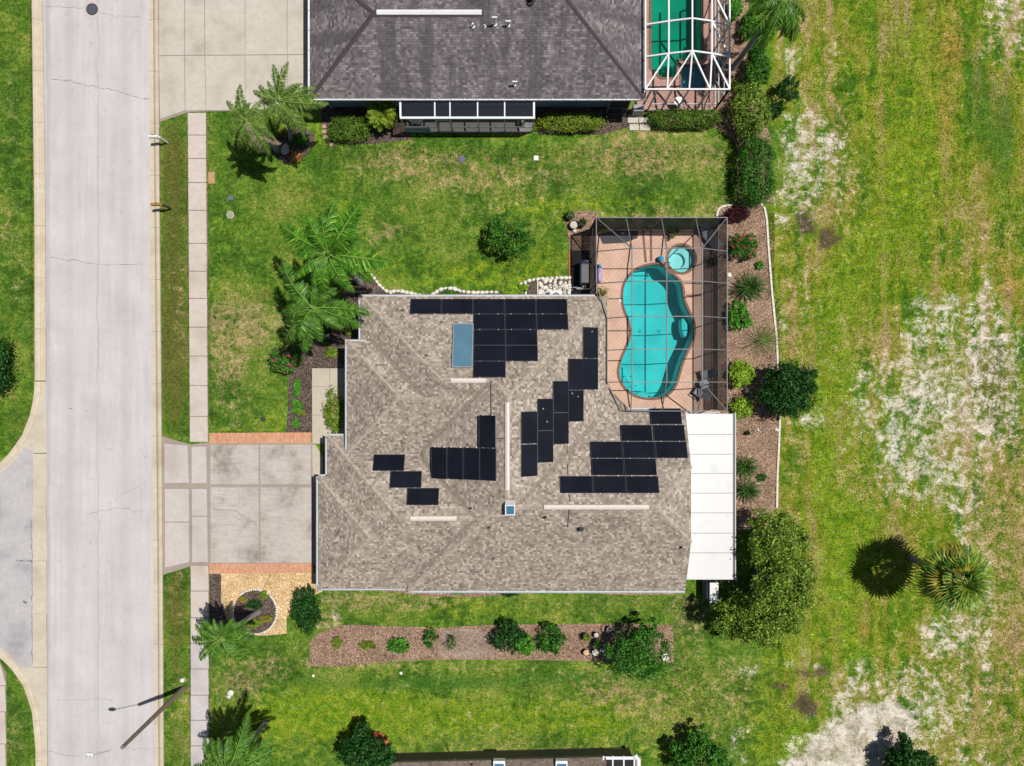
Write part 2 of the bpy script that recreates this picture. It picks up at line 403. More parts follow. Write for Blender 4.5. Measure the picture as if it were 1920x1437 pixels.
def solar():
    m = M('black_solar_glass')
    tx = m.n('TexCoord').outputs['Object']; sp = m.n('SeparateXYZ', {0: tx})
    fx = m.math('ABSOLUTE', m.math('SUBTRACT', m.math('FRACT', m.math('DIVIDE', sp.outputs[0], 0.157)), 0.5))
    fy = m.math('ABSOLUTE', m.math('SUBTRACT', m.math('FRACT', m.math('DIVIDE', sp.outputs[1], 0.157)), 0.5))
    g = m.step(m.math('MAXIMUM', fx, fy), 0.46, 0.5)
    c = m.mix(g, (0.0072, 0.0085, 0.0135, 1), (0.011, 0.013, 0.019, 1))
    c = m.mul(c, m.lin(m.noise(0.7, 3), 0.3, 0.7, 0.8, 1.3))
    return m.end(m.bsdf(c, 0.22, None, 0.16))
MAT['solar'] = solar()
MAT['thermal'] = plain('blue_collector_glass', (0.075, 0.16, 0.22), 0.25, 0.12, 0.8, 0.5)
MAT['skylight'] = plain('skylight_glass', (0.05, 0.15, 0.24), 0.2, 0.1, 2.0, 0.5)
MAT['dropping'] = plain('bird_dropping', P('#8d9098'), 0.9, 0.1)

def screen(name, cover, col=(0.022, 0.024, 0.028, 1)):
    m = M(name)
    ge = m.n('NewGeometry')
    d = m.n('VectorMath', {0: ge.outputs['Incoming'], 1: ge.outputs['Normal']}, operation='DOT_PRODUCT').outputs['Value']
    f = m.math('MINIMUM', m.math('DIVIDE', cover, m.math('MAXIMUM', m.math('ABSOLUTE', d), 0.05)), 0.92)
    tr = m.n('BsdfTransparent').outputs[0]; df = m.n('BsdfDiffuse', {0: col}).outputs[0]
    return m.end(m.n('MixShader', {0: f, 1: tr, 2: df}).outputs[0])
MAT['screen'] = screen('bronze_insect_screen', 0.055)
MAT['screen_wall'] = screen('wall_insect_screen', 0.29, (0.062, 0.066, 0.076, 1))
MAT['screen_wall'] = screen('upper_wall_insect_screen', 0.21, (0.066, 0.07, 0.08, 1))
MAT['screen_lower'] = screen('lower_wall_privacy_screen', 0.75, (0.06, 0.064, 0.074, 1))
MAT['screen_dense'] = screen('porch_insect_screen', 0.45, (0.03, 0.034, 0.045, 1))

def water(name, tint, rough=0.03, scale=2.2):
    m = M(name)
    nr = m.bump(m.math('ADD', m.noise(scale, 3), m.math('MULTIPLY', m.noise(scale * 4, 2), 0.3)), 0.15, 0.05)
    fr = m.n('Fresnel', {'IOR': 1.33, 'Normal': nr}).outputs[0]
    tr = m.n('BsdfTransparent', {0: tint}).outputs[0]
    gl = m.n('BsdfGlossy', {'Roughness': rough, 'Normal': nr}).outputs[0]
    return m.end(m.n('MixShader', {0: fr, 1: tr, 2: gl}).outputs[0])
MAT['water'] = water('pool_water', (0.21, 0.74, 0.75, 1))
MAT['spa_water'] = water('spa_water', (0.50, 0.82, 0.82, 1))
MAT['green_water'] = water('green_pool_water', (0.06, 0.50, 0.38, 1))
MAT['blue_water'] = water('neighbour_spa_water', (0.30, 0.62, 0.72, 1))
MAT['plaster'] = plain('pool_plaster', (0.66, 0.74, 0.74), 0.85, 0.16, 0.55)
MAT['coping'] = plain('brown_coping', P('#8c6a5c'), 0.85, 0.18, 8.0)
def pavers(name, a, b):
    m = M(name)
    r = m.n('VectorRotate', {0: m.pos, 'Angle': math.radians(45)}, rotation_type='Z_AXIS').outputs[0]
    br = m.n('TexBrick', {'Vector': r, 'Color1': a, 'Color2': b, 'Mortar': tuple(x * 0.84 for x in a[:3]) + (1,), 'Scale': 1.0,
                          'Mortar Size': 0.014, 'Brick Width': 0.235, 'Row Height': 0.235}, offset=0.0)
    c = m.mul(br.outputs[0], m.lin(m.noise(0.8, 5), 0.3, 0.7, 0.88, 1.12))
    c = m.mul(c, m.lin(m.noise(20, 3), 0.3, 0.7, 0.9, 1.1))
    return m.end(m.bsdf(c, 0.9, m.bump(br.outputs[1], -0.25, 0.005), 0.15))
MAT['deck'] = pavers('salmon_pavers', P('#dab49e', 1.06), P('#e1bda8', 1.06))
MAT['deck_red'] = pavers('pink_pavers', P('#c3978a'), P('#cfa597'))

def leaf(name, cols, trans=0.35, rough=0.55):
    m = M(name)
    ge = m.n('NewGeometry'); r = ge.outputs['Random Per Island']
    n = len(cols)
    c = m.ramp(r, [((i + 0.5) / n, P(h, 1.25)) for i, h in enumerate(cols)])
    c = m.mul(c, m.lin(m.noise(2.6, 4), 0.3, 0.7, 0.58, 1.42))
    d = m.bsdf(c, rough, None, 0.25)
    t = m.n('BsdfTranslucent', {0: m.mul(c, 0.9)}).outputs[0]
    return m.end(m.n('MixShader', {0: trans, 1: d, 2: t}).outputs[0])
LEAF = {
 'green': leaf('green_leaves', ['#275a18', '#3a761e', '#4d8e2a', '#356a1e', '#6fa83c']),
 'dark': leaf('dark_green_leaves', ['#173c12', '#22501a', '#306824', '#1b4412', '#4a8438']),
 'bright': leaf('bright_green_leaves', ['#3d8a1c', '#57a528', '#6bb536', '#2f7718', '#84c44a']),
 'lime': leaf('lime_leaves', ['#9ec630', '#b4d840', '#8ab528', '#c4e055', '#7aa322']),
 'olive': leaf('olive_leaves', ['#567822', '#72962c', '#92b040', '#43601c', '#b2c854']),
 'hedge': leaf('hedge_leaves', ['#47681c', '#5c8226', '#74992f', '#3a5716', '#8fae42']),
 'hedge2': leaf('two_tone_hedge_leaves', ['#5b8a1e', '#86aa30', '#a4b83e', '#467018', '#b8a848']),
 'burgundy': leaf('burgundy_leaves', ['#3a1420', '#56202f', '#2a1018', '#6d2c3c', '#3c2a20']),
 'palm': leaf('palm_leaflets', ['#3a6a1e', '#4d8226', '#689a34', '#305a1c', '#88b048'], 0.3, 0.45),
 'palm_bright': leaf('bright_palm_leaflets', ['#3c7a1a', '#4f9022', '#6aa82e', '#326818', '#94c044'], 0.35, 0.45),
 'palm_dry': leaf('dry_palm_leaflets', ['#a9967c', '#c0ae96', '#8c7a60', '#b5a48a'], 0.25, 0.7),
 'palm_olive': leaf('olive_palm_leaflets', ['#4f7426', '#6a8c34', '#84a048', '#3f5f20', '#a0b468'], 0.3, 0.5),
 'grass': leaf('grass_blades', ['#46661e', '#5a7826', '#748838', '#8f8850', '#3c581c'], 0.3, 0.8),
 'field_grass': leaf('field_grass_blades', ['#4c6c1c', '#6a7e24', '#868a3a', '#a39264', '#5c7424', '#b8a57c'], 0.3, 0.8),
 'sabal': leaf('fan_leaflets', ['#4f7a24', '#6f9430', '#92aa3c', '#b3b048', '#5a8a3a'], 0.3, 0.45),
 'sabal_old': leaf('yellowing_fan_leaflets', ['#8f8a28', '#a89c30', '#7a7a26', '#6f6a22'], 0.25, 0.6),
 'cycad': leaf('cycad_leaflets', ['#1d4a18', '#2c6422', '#3f7c2c', '#225020'], 0.2, 0.4),
 'fern': leaf('fern_leaves', ['#5f8a1c', '#7aa028', '#94b43a', '#4a7416', '#b0b040']),
 'spiky': leaf('spiky_brown_green_leaves', ['#5a5a30', '#6f7038', '#84804a', '#4a5428', '#7a8a40']),
}
MAT['rachis'] = plain('frond_rib', P('#8fb050'), 0.6, 0.1)
MAT['rachis_dry'] = plain('dry_frond_rib', P('#b8a88a'), 0.7, 0.1)

# ------------------------------------------------------------------ ground
def build_ground():
    def axis(lo, hi, st):
        a = list(np.arange(lo, hi + 0.1, st)); d = st; x = lo; pre = []
        while x > -18000: d *= 1.6; x -= d; pre.append(x)
        x = hi; d = st; post = []
        while x < 19000: d *= 1.6; x += d; post.append(x)
        return np.array(pre[::-1] + a + post)
    xs = axis(-70, 1990, 7.0); ys = axis(-70, 1510, 7.0)
    nx, ny = len(xs), len(ys)
    X, Y = np.meshgrid(xs, ys)
    def smooth(a, b, v):
        t = np.clip((v - a) / (b - a), 0, 1); return t * t * (3 - 2 * t)
    def blob(ch, x, y, rx, ry, amp, ang=0.0):
        a = math.radians(ang); dx, dy = X - x, Y - y
        u = (dx * math.cos(a) + dy * math.sin(a)) / rx; v = (-dx * math.sin(a) + dy * math.cos(a)) / ry
        ch += amp * np.exp(-(u * u + v * v))
    Z = lambda: np.zeros_like(X)
    dry, sand, lush, dark, dirt, orange, olive = Z(), Z(), Z(), Z(), Z(), Z(), Z()
    field = smooth(1425, 1475, X + 12 * np.sin(Y / 60))
    # front lawn and side lawns
    for a in [(745,305,95,38,.62),(860,330,80,40,.42),(1205,290,110,48,.66),(1000,320,120,40,.42),(1180,250,60,25,.4),(1340,290,30,40,.5),
              (470,605,75,42,.62),(430,660,45,80,.50),(450,780,40,25,.30),(420,580,30,30,.4),(960,380,130,50,.34),(740,430,50,25,.45),(700,450,40,40,.3),
              (560,1230,70,30,.4),(770,1128,95,22,.80),(650,1120,60,25,.55),(610,1165,25,30,.75),(640,1170,30,16,.4),(1130,1135,200,20,.38),(1300,1150,40,40,.52),(1280,1215,30,60,.45),
              (345,1350,30,90,.52),(330,1120,20,80,.42),(440,1290,60,40,.56),(480,1250,50,25,.42),(1215,1330,90,60,.45),(1130,1290,90,40,.42),(860,1330,300,70,.26),(1000,1400,250,25,.36),
              (1380,1250,60,60,.42),(1360,1340,90,60,.38),(1260,400,100,18,.5),(1350,380,40,30,.45),(340,560,22,120,.3),(355,440,16,60,.34),(15,440,20,60,.45),(40,520,16,70,.42),(20,200,20,200,.30),
              (1200,420,90,14,.55),(1090,405,40,14,.5),(30,1400,30,40,.4),(20,1330,25,30,.35),(690,1245,80,10,.4),(870,1250,150,8,.45)]: blob(dry, *a)
    for a in [(1010,395,120,26,.55),(900,515,140,40,.75),(1020,480,40,60,.55),(470,250,80,40,.45),(430,420,30,60,.35),(700,500,60,40,.5),(520,790,30,60,.5),(460,810,80,18,.5),
              (600,250,70,30,.6),(640,400,60,50,.3),(860,1140,130,28,.62),(1050,1160,120,22,.40),(900,1345,420,55,.55),(650,1330,150,60,.6),(480,1400,60,60,.4),(1180,1420,100,25,.5),(1130,1350,60,40,.5),
              (340,1320,16,40,.7),(1430,1320,60,120,.5),(1290,1290,60,40,.4),(1140,380,180,18,.6),(1425,420,10,60,.6),
              (1600,1000,40,110,.9),(1540,900,40,120,.8),(1640,970,28,35,.9),(1560,1080,40,60,.8),(1680,330,60,90,.75),(1600,200,60,140,.45),(1740,230,50,120,.95),(1720,60,80,70,.7),(1570,650,40,140,.75),(1650,470,80,80,.6),
              (1600,1200,90,50,.55),(1500,1380,60,50,.7),(1480,1180,60,80,.7),(1590,540,60,90,.5),(1740,420,90,60,.5),(1470,1410,60,40,.7),(1860,230,60,200,.35)]: blob(lush, *a)
    for a in [(880,1278,170,17,.80),(700,1285,160,14,.70),(560,1275,60,14,.55),(1080,1270,90,16,.72),(1220,1260,60,30,.5),(960,420,60,30,.3),(840,450,50,30,.5),(1210,325,30,16,.9),
              (1830,150,35,110,.85),(1870,270,40,110,.8),(1890,200,16,140,.5),(1700,450,60,70,.5),(1660,90,60,60,.5),(1620,510,60,30,.3),(1640,1090,60,60,.3),(1420,1260,60,40,.4),(1510,1320,40,50,.4),(1720,620,60,20,.45),
              (1810,1320,40,90,.3),(1850,1000,20,60,.2),(760,470,50,24,.35),(800,400,60,30,.3),(45,1340,22,50,.6),(50,600,18,80,.5)]: blob(dark, *a)
    for a in [(326,470,30,260,.75),(326,700,26,120,.7),(326,300,24,60,.55),(330,1120,24,70,.75),(330,1230,24,90,.5),(335,1400,24,60,.5),(50,800,40,60,.4),(20,620,25,120,.35),(640,360,220,14,.34),(520,400,120,14,.3),(640,520,30,40,.4),(1010,440,30,20,.3),
              (500,560,40,30,.5),(1180,1120,160,16,.3),(1540,640,40,120,.35),(1650,900,40,50,.4),(1880,900,60,300,.35),(1570,250,40,100,.5),(1850,700,60,90,.5),(1660,1020,60,20,.5),(1500,850,30,70,.3)]: blob(olive, *a)
    for a in [(1482,105,16,38,.75),(1535,285,42,48,.95),(1500,350,26,36,.7),(1500,270,30,60,.5),(1560,100,12,40,.5),(1560,330,30,30,.45),(1460,420,10,10,.9),(1472,410,12,8,.7),(1475,610,14,6,.9),(1462,600,10,10,.7),(1512,545,4,50,.75),
              (1720,770,100,70,.80),(1660,745,40,40,.75),(1655,790,30,26,.85),(1730,570,30,16,.7),(1770,570,18,16,.9),(1750,630,40,45,.78),(1725,650,16,22,.7),(1850,560,9,75,1.0),(1845,600,45,30,.45),(1800,600,30,40,.35),(1818,630,24,28,.7),
              (1880,650,50,50,.55),(1830,720,60,50,.35),(1885,760,30,50,.65),(1770,700,45,30,.6),(1820,820,60,70,.42),(1690,860,30,30,.8),(1668,885,20,12,.9),(1760,880,45,30,.72),(1800,930,32,38,.72),(1740,935,40,20,.4),(1675,920,22,10,.95),
              (1510,785,36,14,.65),(1530,795,14,8,.9),(1460,800,8,14,.6),(1640,1370,80,42,1.35),(1580,1408,75,30,1.5),(1540,1432,60,18,1.5),(1660,1350,50,40,1.1),(1605,1305,40,28,.8),(1590,1318,14,10,1.0),(1615,1262,22,26,.85),(1700,1360,50,30,.8),
              (1715,1330,26,18,.95),(1712,1265,30,20,.85),(1745,1200,14,26,.8),(1735,1175,14,16,.7),(1752,1215,12,10,.9),(1790,1180,26,38,.8),(1825,1170,34,50,.66),(1845,1120,26,40,.55),(1760,1350,60,50,.45),(1810,1310,10,30,.55),(1850,1280,8,120,.45),
              (1808,1425,40,16,.95),(1760,1300,20,20,.5),(1880,15,40,25,.8),(1900,60,26,40,.6),(1870,95,30,20,.5),(1395,1257,18,12,.95),(1425,1262,14,6,.9),(1375,1390,10,36,.75),(1395,1430,12,20,.7),(1405,1370,16,10,.6),(1480,1245,12,8,.9),(1520,1247,14,8,1.0),(1505,1225,10,6,.6),
              (625,1155,14,20,.7),(605,1180,12,10,.6),(1475,380,20,18,.45),(1500,1000,10,8,.3),(1810,1020,16,60,.6),(1840,1060,20,40,.5),(1700,800,14,12,1.0),(1370,440,6,6,.3),(1700,700,60,30,.4),(448,1310,10,10,.6)]:
        x_, y_, rx_, ry_, am_ = a
        if am_ < 1.2 and x_ > 1400: rx_ *= 1.28; ry_ *= 1.28; am_ *= .80
        blob(sand, x_, y_, rx_, ry_, am_)
    big = Z()
    for a in [(1640,1370,80,42,1.35),(1580,1408,75,30,1.5),(1540,1432,60,18,1.5),(1660,1350,50,40,.6),(1690,760,40,40,.5),(1530,285,30,36,.45),(1845,575,7,60,.8),(1840,630,7,40,.5)]: blob(big, *a)
    sand = np.minimum(sand * np.where(X > 1360, 0.92, 0.8), 0.56 + 0.12 * np.sin(X / 37.0 + 1.3 * np.sin(Y / 51.0)) * np.sin(Y / 43.0))
    sand = np.maximum(sand, np.minimum(big + sand * .5, 1.3) * (big > .08))
    for a in [(1530,300,80,150,.16),(1490,560,60,160,.14),(1500,130,50,120,.14),(1740,760,170,210,.14),(1800,1150,110,200,.12),(1640,1300,180,80,.10),(1880,700,80,260,.12),(1890,60,80,100,.12)]: blob(sand, *a)
    for a in [(1775,60,40,70,.75),(1795,100,25,40,.7),(1770,230,18,90,.9),(1850,330,45,35,.7),(1740,140,60,120,.45),(1870,90,30,50,.55),(1500,600,40,60,.35),(1640,560,60,40,.4),(1850,480,40,40,.6),(1880,520,40,60,.75),(1900,560,20,60,.6),
              (1620,1180,24,22,.85),(1617,1190,12,26,.7),(1485,1222,16,10,1.0),(1545,1200,8,14,.7),(1800,1010,60,10,.7),(1700,1010,30,14,.5),(1520,1360,10,12,.7),(1870,1100,40,120,.5),(1900,1330,20,60,.5),(1640,470,30,60,.4),(1560,1010,20,20,.3),(740,1120,60,16,.5)]: blob(orange, *a)
    for a in [(1840,620,70,60,.45),(1870,840,60,110,.62),(1880,980,60,120,.75),(1870,1150,60,140,.85),(1830,1250,50,120,.7),(1880,1400,60,60,.5),(1760,800,60,80,.5),(1560,180,30,90,.5),(1600,330,50,80,.4),(1520,400,60,60,.6),(1620,640,50,60,.45),
              (1690,690,70,50,.45),(1480,560,40,80,.45),(1480,700,36,80,.45),(1490,860,30,70,.45),(1600,900,40,40,.5),(1660,930,50,30,.5),(1660,1300,80,50,.5),(1740,1250,60,60,.5),(1770,1400,90,40,.6),(1900,60,60,60,.7),(1890,430,40,60,.4),(1560,1290,60,50,.4),(1800,450,70,50,.35)]: blob(dry, *a)
    for a in [(1505,410,18,20,.9),(1515,430,14,14,.9),(1550,440,16,14,.9),(1548,458,14,16,.9),(1570,448,14,8,.8),(1558,425,8,8,.7),(1486,457,6,6,.8),(1503,1318,18,18,1.0),(1520,1330,22,22,.7),(1505,1262,36,12,.6),(1545,1255,16,20,.5),(1455,1285,16,12,.6),(1470,1290,14,10,.5),
              (540,250,30,35,.4),(545,285,34,20,.75)]: blob(dirt, *a)
    for a in [(850,1340,480,60,.35),(560,1350,160,60,.3),(640,360,200,80,.2),(1600,1000,40,420,.35),(1540,700,30,200,.3)]: blob(lush, *a)
    for a in [(455,620,70,50,.35),(430,700,30,80,.25),(745,310,100,30,.25),(1205,295,110,40,.3)]: blob(dry, *a)
    # worn edge of the sidewalk
    dirt += 0.5 * np.exp(-((X - (352 + 0.003 * Y)) / 5) ** 2) * (Y < 830); dirt += 0.45 * np.exp(-((X - (390 + 0.003 * Y)) / 5) ** 2) * (Y < 810)
    dry = np.where(X > 1440, np.minimum(dry * 0.75, 0.42), np.minimum(dry * .9, .60)) + 0.12 * field + 0.02 * (1 - field)
    for a in [(1860,1000,80,420,.10),(1650,760,200,200,.06),(1530,480,80,260,.08),(470,680,100,140,.10),(560,1300,200,60,.06)]: blob(dry, *a)
    orange *= 0.75
    # the field far from the photo: a little of everything
    far = np.clip((np.maximum(np.abs(X - 960) - 1000, np.abs(Y - 718) - 760)) / 300, 0, 1)
    dry += 0.4 * far; lush += 0.3 * far
    verts = np.stack([(X - CX) / S, (CY - Y) / S, np.zeros_like(X)], -1).reshape(-1, 3)
    idx = np.arange(nx * ny).reshape(ny, nx)
    q = np.stack([idx[:-1, :-1], idx[1:, :-1], idx[1:, 1:], idx[:-1, 1:]], -1).reshape(-1, 4)
    mx = (X[:-1, :-1] + X[1:, 1:]).ravel() / 2; my = (Y[:-1, :-1] + Y[1:, 1:]).ravel() / 2
    hole = ((mx > 1150) & (mx < 1312) & (my > 452) & (my < 756)) | ((mx > 1214) & (mx < 1328) & (my > -62) & (my < 180))
    q = q[~hole]
    me = bpy.data.meshes.new('lawn_ground')
    me.vertices.add(nx * ny); me.vertices.foreach_set('co', verts.ravel())
    me.loops.add(q.size); me.loops.foreach_set('vertex_index', q.ravel())
    me.polygons.add(len(q)); me.polygons.foreach_set('loop_start', np.arange(0, q.size, 4))
    me.update(calc_edges=True); me.validate()
    ca = me.attributes.new('cover_a', 'FLOAT_COLOR', 'POINT'); cb = me.attributes.new('cover_b', 'FLOAT_COLOR', 'POINT')
    cl = lambda a: np.clip(a, 0, 1.3).ravel()
    ca.data.foreach_set('color', np.stack([cl(dry), cl(sand), cl(lush), cl(dark)], -1).ravel())
    cb.data.foreach_set('color', np.stack([cl(dirt), cl(orange), cl(field), cl(olive)], -1).ravel())
    me.materials.append(MAT['ground'])
    o = bpy.data.objects.new('lawn_ground', me); link(o); structure(o)
    return X, Y, sand, dirt, xs, ys
GRID = build_ground()

def W2(px, py): v = W(px, py); return (v.x, v.y)
def sheet(name, pts, z, mat, parent=None, holes=()):
    b = B(); b.sheet([[W2(*p) for p in pts]] + [[W2(*p) for p in h] for h in holes], z)
    return b.build(name, mat, parent)
def slab(name, pts, z0, z1, mat, parent, gap=0.0):
    b = B(); L = [Vector(W2(*p)) for p in pts]
    c = sum(L, Vector((0, 0))) / len(L)
    L = [c + (p - c) * (1 - gap / max((p - c).length, 0.1)) for p in L]
    b.prism(L, z0, z1)
    return b.build(name, mat, parent, (c.x, c.y, z0))

# ------------------------------------------------------------------ street
road = structure(sheet('street', [(80,-1500),(288,-1500),(284,-60),(287,400),(291,900),(294,1500),(296,3000),(90,3000),(90,1500),(87,900),(85,400),(79,-60)], 0.008, MAT['road']))
side = structure(sheet('side_street', [(-3000,880),(0,880),(20,860),(45,825),(64,800),(64,1290),(45,1262),(20,1238),(0,1222),(-3000,1222)], 0.004, MAT['side_road']))
def crack(pts, wd, parent, z=0.0125, seed=0):
    rnd = random.Random(seed); fine = []
    for (x0, y0), (x1, y1) in zip(pts, pts[1:]):
        n = max(2, int(math.hypot(x1-x0, y1-y0) / 4))
        for i in range(n):
            t = i / n; fine.append((x0 + (x1-x0)*t + rnd.gauss(0, .7), y0 + (y1-y0)*t + rnd.gauss(0, .9)))
    fine.append(pts[-1])
    b = B(); vs_ = []
    for i, p in enumerate(fine):
        a = Vector(fine[max(i-1, 0)]); c = Vector(fine[min(i+1, len(fine)-1)]); d = (c - a).normalized(); nrm = Vector((-d.y, d.x))
        r = wd * rnd.uniform(0.18, 0.95)
        for s_ in (-1, 1): v = W(p[0] + nrm.x*r*s_, p[1] + nrm.y*r*s_, z); vs_.append(v)
    b.add(vs_, [(2*i, 2*i+1, 2*i+3, 2*i+2) for i in range(len(fine)-1)])
    return b.build('crack', MAT['crack'], parent)
for i, (pts, wd) in enumerate([([(95,149),(130,152),(160,160),(205,167),(240,178),(262,186),(280,187)], .75), ([(94,482),(120,488),(140,487),(165,494),(190,497),(268,496)], .65),
                  ([(160,965),(185,960),(220,952),(240,955),(250,959),(272,958)], .5), ([(82,12),(130,15),(158,16)], .5), ([(190,24),(215,31),(268,33)], .5),
                  ([(92,1410),(120,1416),(155,1418)], .45), ([(180,1412),(225,1402),(280,1406)], .4), ([(110,1313),(150,1312),(200,1310),(212,1316)], .35), ([(215,940),(232,925),(272,905),(282,890)], .3)]):
    crack(pts, wd, road, seed=i)
crack([(128,766),(135,767)], 1.0, road, 0.0125, 21); crack([(161,771),(164,772)], 1.3, road, 0.0125, 22); crack([(220,765),(227,763),(233,768)], .5, road, 0.0125, 23); crack([(269,855),(272,857)], .8, road, 0.0125, 24)
crack([(59,975),(59.5,1010),(60,1050),(60.5,1100),(60,1160),(61,1245)], 1.1, side, 0.0085, 31); crack([(30,1050),(45,1052),(60,1053)], 2.2, side, 0.0085, 32); crack([(44,1128),(50,1132)], 2.6, side, 0.0085, 33)

def strip_pieces(path, prof, plen, name, mat, parent, z0=0.0, side=1):
    """pieces of kerb along a plan-pixel path; prof = (offset m, height m) pairs, offset to the right of travel * side"""
    P_ = [Vector(W2(*p)) for p in path]
    d = [0.0]
    for a, b_ in zip(P_, P_[1:]): d.append(d[-1] + (b_ - a).length)
    def at(s_):
        s_ = min(max(s_, 0), d[-1])
        for i in range(len(P_)-1):
            if s_ <= d[i+1] + 1e-9:
                t = (s_ - d[i]) / max(d[i+1] - d[i], 1e-9); return P_[i].lerp(P_[i+1], t)
        return P_[-1]
    def nrm(s_):
        e = 0.25; v = (at(s_ + e) - at(s_ - e)).normalized(); return Vector((v.y, -v.x)) * side
    n = max(1, round(d[-1] / plen)); L = d[-1] / n
    for k in range(n):
        sub = max(1, int(L / 0.6)) if len(path) > 3 else 2
        b = B(); rows = []
        for j in range(sub + 1):
            s_ = k*L + 0.009 + (L - 0.018) * j / sub
            p, nn = at(s_), nrm(s_)
            rows.append([(p.x + nn.x*o_, p.y + nn.y*o_, z0 + z_) for o_, z_ in prof])
        m_ = len(prof); vs_ = [v for r in rows for v in r]
        fs = [(j*m_+i, j*m_+(i+1) % m_, (j+1)*m_+(i+1) % m_, (j+1)*m_+i) for j in range(sub) for i in range(m_)]
        fs += [tuple(range(m_))[::-1], tuple(range(sub*m_, sub*m_+m_))]
        if side < 0: fs = [f[::-1] for f in fs]
        b.add(vs_, fs); mid = at(k*L + L/2)
        b.build(name, mat, parent, (mid.x, mid.y, z0))
PROF = [(0.0, 0.0), (0.0, 0.022), (0.26, 0.014), (0.33, 0.028), (0.42, 0.085), (0.50, 0.105), (0.66, 0.11), (0.66, 0.0)]
kerb_r = structure(sheet('kerb', [(279.5,-1500),(299,-1500),(299,-60),(301,400),(305,900),(308,1500),(289.5,1500),(286.5,900),(282.5,400),(279.5,-60)], 0.0115, MAT['joint']))
strip_pieces([(279,-60),(282,400),(286,840),(287.5,1040),(290,1500)], PROF, 3.45, 'kerb_section', MAT['kerb'], kerb_r, 0.012, -1)
kerb_l = structure(sheet('kerb.001', [(58,-60),(80,-60),(86,400),(87,715),(64,715),(64,400)], 0.0115, MAT['joint']))
strip_pieces([(79.5,-60),(85.5,400),(86.5,714)], PROF, 3.45, 'kerb_section', MAT['kerb'], kerb_l, 0.012, 1)
RET = [(0.0, 0.0), (0.0, 0.03), (0.10, 0.09), (0.18, 0.11), (0.36, 0.115), (0.36, 0.0)]
kerb_c = structure(sheet('kerb.002', [(86,716),(87.5,849),(66,850),(46,838),(30,862),(0,890),(0,872),(24,845),(44,815),(58,780),(66,745),(67,716)], 0.0115, MAT['gutter_pan']))
strip_pieces([(77,716),(76,745),(68,782),(52,822),(28,856),(4,880),(-60,920)], RET, 2.6, 'kerb_section', MAT['kerb'], kerb_c, 0.012, 1)
kerb_d = structure(sheet('kerb.003', [(88.5,1252),(89,1500),(70,1500),(68,1400),(64,1340),(50,1292),(32,1262),(0,1234),(0,1212),(18,1228),(40,1252)], 0.0115, MAT['gutter_pan']))
strip_pieces([(-60,1185),(6,1222),(30,1244),(55,1280),(72,1330),(79,1400),(80,1500)], RET, 2.6, 'kerb_section', MAT['kerb'], kerb_d, 0.012, 1)
valley = structure(sheet('valley_gutter', [(61,851),(87.5,851),(88.8,1251),(62,1251)], 0.0115, MAT['joint']))
for i in range(4):
    y0, y1 = 851 + i*100, 951 + i*100
    slab('gutter_slab', [(61.5,y0),(87.4,y0),(88.4,y1),(61.8,y1)], 0.012, 0.026, MAT['gutter_pan'], valley, 0.006)
sw2 = structure(sheet('sidewalk', [(-40,1226),(0,1240),(12,1262),(13,1500),(-40,1500)], 0.006, MAT['joint']))
for y0, y1 in [(1246,1285),(1286,1334),(1335,1394),(1395,1445)]:
    slab('sidewalk_slab', [(-20,y0),(10 if y0 > 1250 else 2,y0),(12.5,y1),(-20,y1)], 0.01, 0.045, MAT['walk'], sw2, 0.008)
sw = structure(sheet('sidewalk.001', [(351,212),(388,212),(391,815),(356,830)], 0.006, MAT['joint']))
ys_ = [212,254,298,343,395,457,509,560,614,668,723,781,829]
for y0, y1 in zip(ys_, ys_[1:]):
    xl = lambda y: 353.0 + (y - 212) * 0.0065; xr = lambda y: 386.5 + (y - 212) * 0.006
    slab('sidewalk_slab', [(xl(y0),y0+.8),(xr(y0),y0+.8),(xr(y1),y1-.6),(xl(y1),y1-.6)], 0.008, 0.05, MAT['walk'], sw, 0.0)
sw3 = structure(sheet('sidewalk.002', [(357,1060),(392,1060),(394,1500),(358,1500)], 0.006, MAT['joint']))
for y0, y1 in [(1060,1108),(1108,1158),(1158,1206),(1206,1254),(1254,1303),(1303,1350),(1350,1398),(1398,1446)]:
    slab('sidewalk_slab', [(358,y0+.8),(391,y0+.8),(392,y1-.6),(358.6,y1-.6)], 0.008, 0.05, MAT['walk' if y0 < 1200 else 'walk_end'], sw3, 0.0)

for kp, nm, pts in [(kerb_r, 'gutter_dirt', [(288.3,-60),(291.3,400),(295.0,840),(296.5,1040),(299,1500)]), (kerb_l, 'gutter_dirt', [(69.5,-60),(75.5,400),(76.6,714)])]:
    sheet(nm, [(x-.6, y) for x, y in pts] + [(x+.7, y) for x, y in pts[::-1]], 0.047, MAT['joint'], kp)
# driveways
drive = structure(sheet('driveway', [(304,818),(330,826),(357,834),(390,830),(586,830),(592,885),(592,1060),(392,1060),(357,1062),(332,1070),(306,1078)], 0.0125, MAT['drive_seam']))
for pts, mt in [([(309,832),(352,836),(354.5,905),(309,906)],'apron'), ([(310,917),(354.5,917),(355,978),(310,978)],'apron'), ([(310,980),(355,980),(355.5,1054),(310,1064)],'apron'),
                ([(360,838),(387,838),(388,906),(360,906)],'apron'), ([(360.5,917),(388,917),(389,967),(360.8,967)],'apron'), ([(361,969),(389,969),(390,1054),(361,1054)],'apron'),
                ([(395,834),(485,834),(485.5,908),(395,908)],'drive'), ([(488.5,834),(583,834),(583,908),(488.5,908)],'drive'),
                ([(395,914),(485.5,914),(486,1055),(395.5,1055)],'drive'), ([(488.5,914),(584,914),(586,1055),(489,1055)],'drive'), ([(585.5,834),(592,834),(606,858),(606,905),(587,905)],'front_walk')]:
    slab('driveway_slab', pts, 0.014, 0.045, MAT[mt], drive, 0.0)
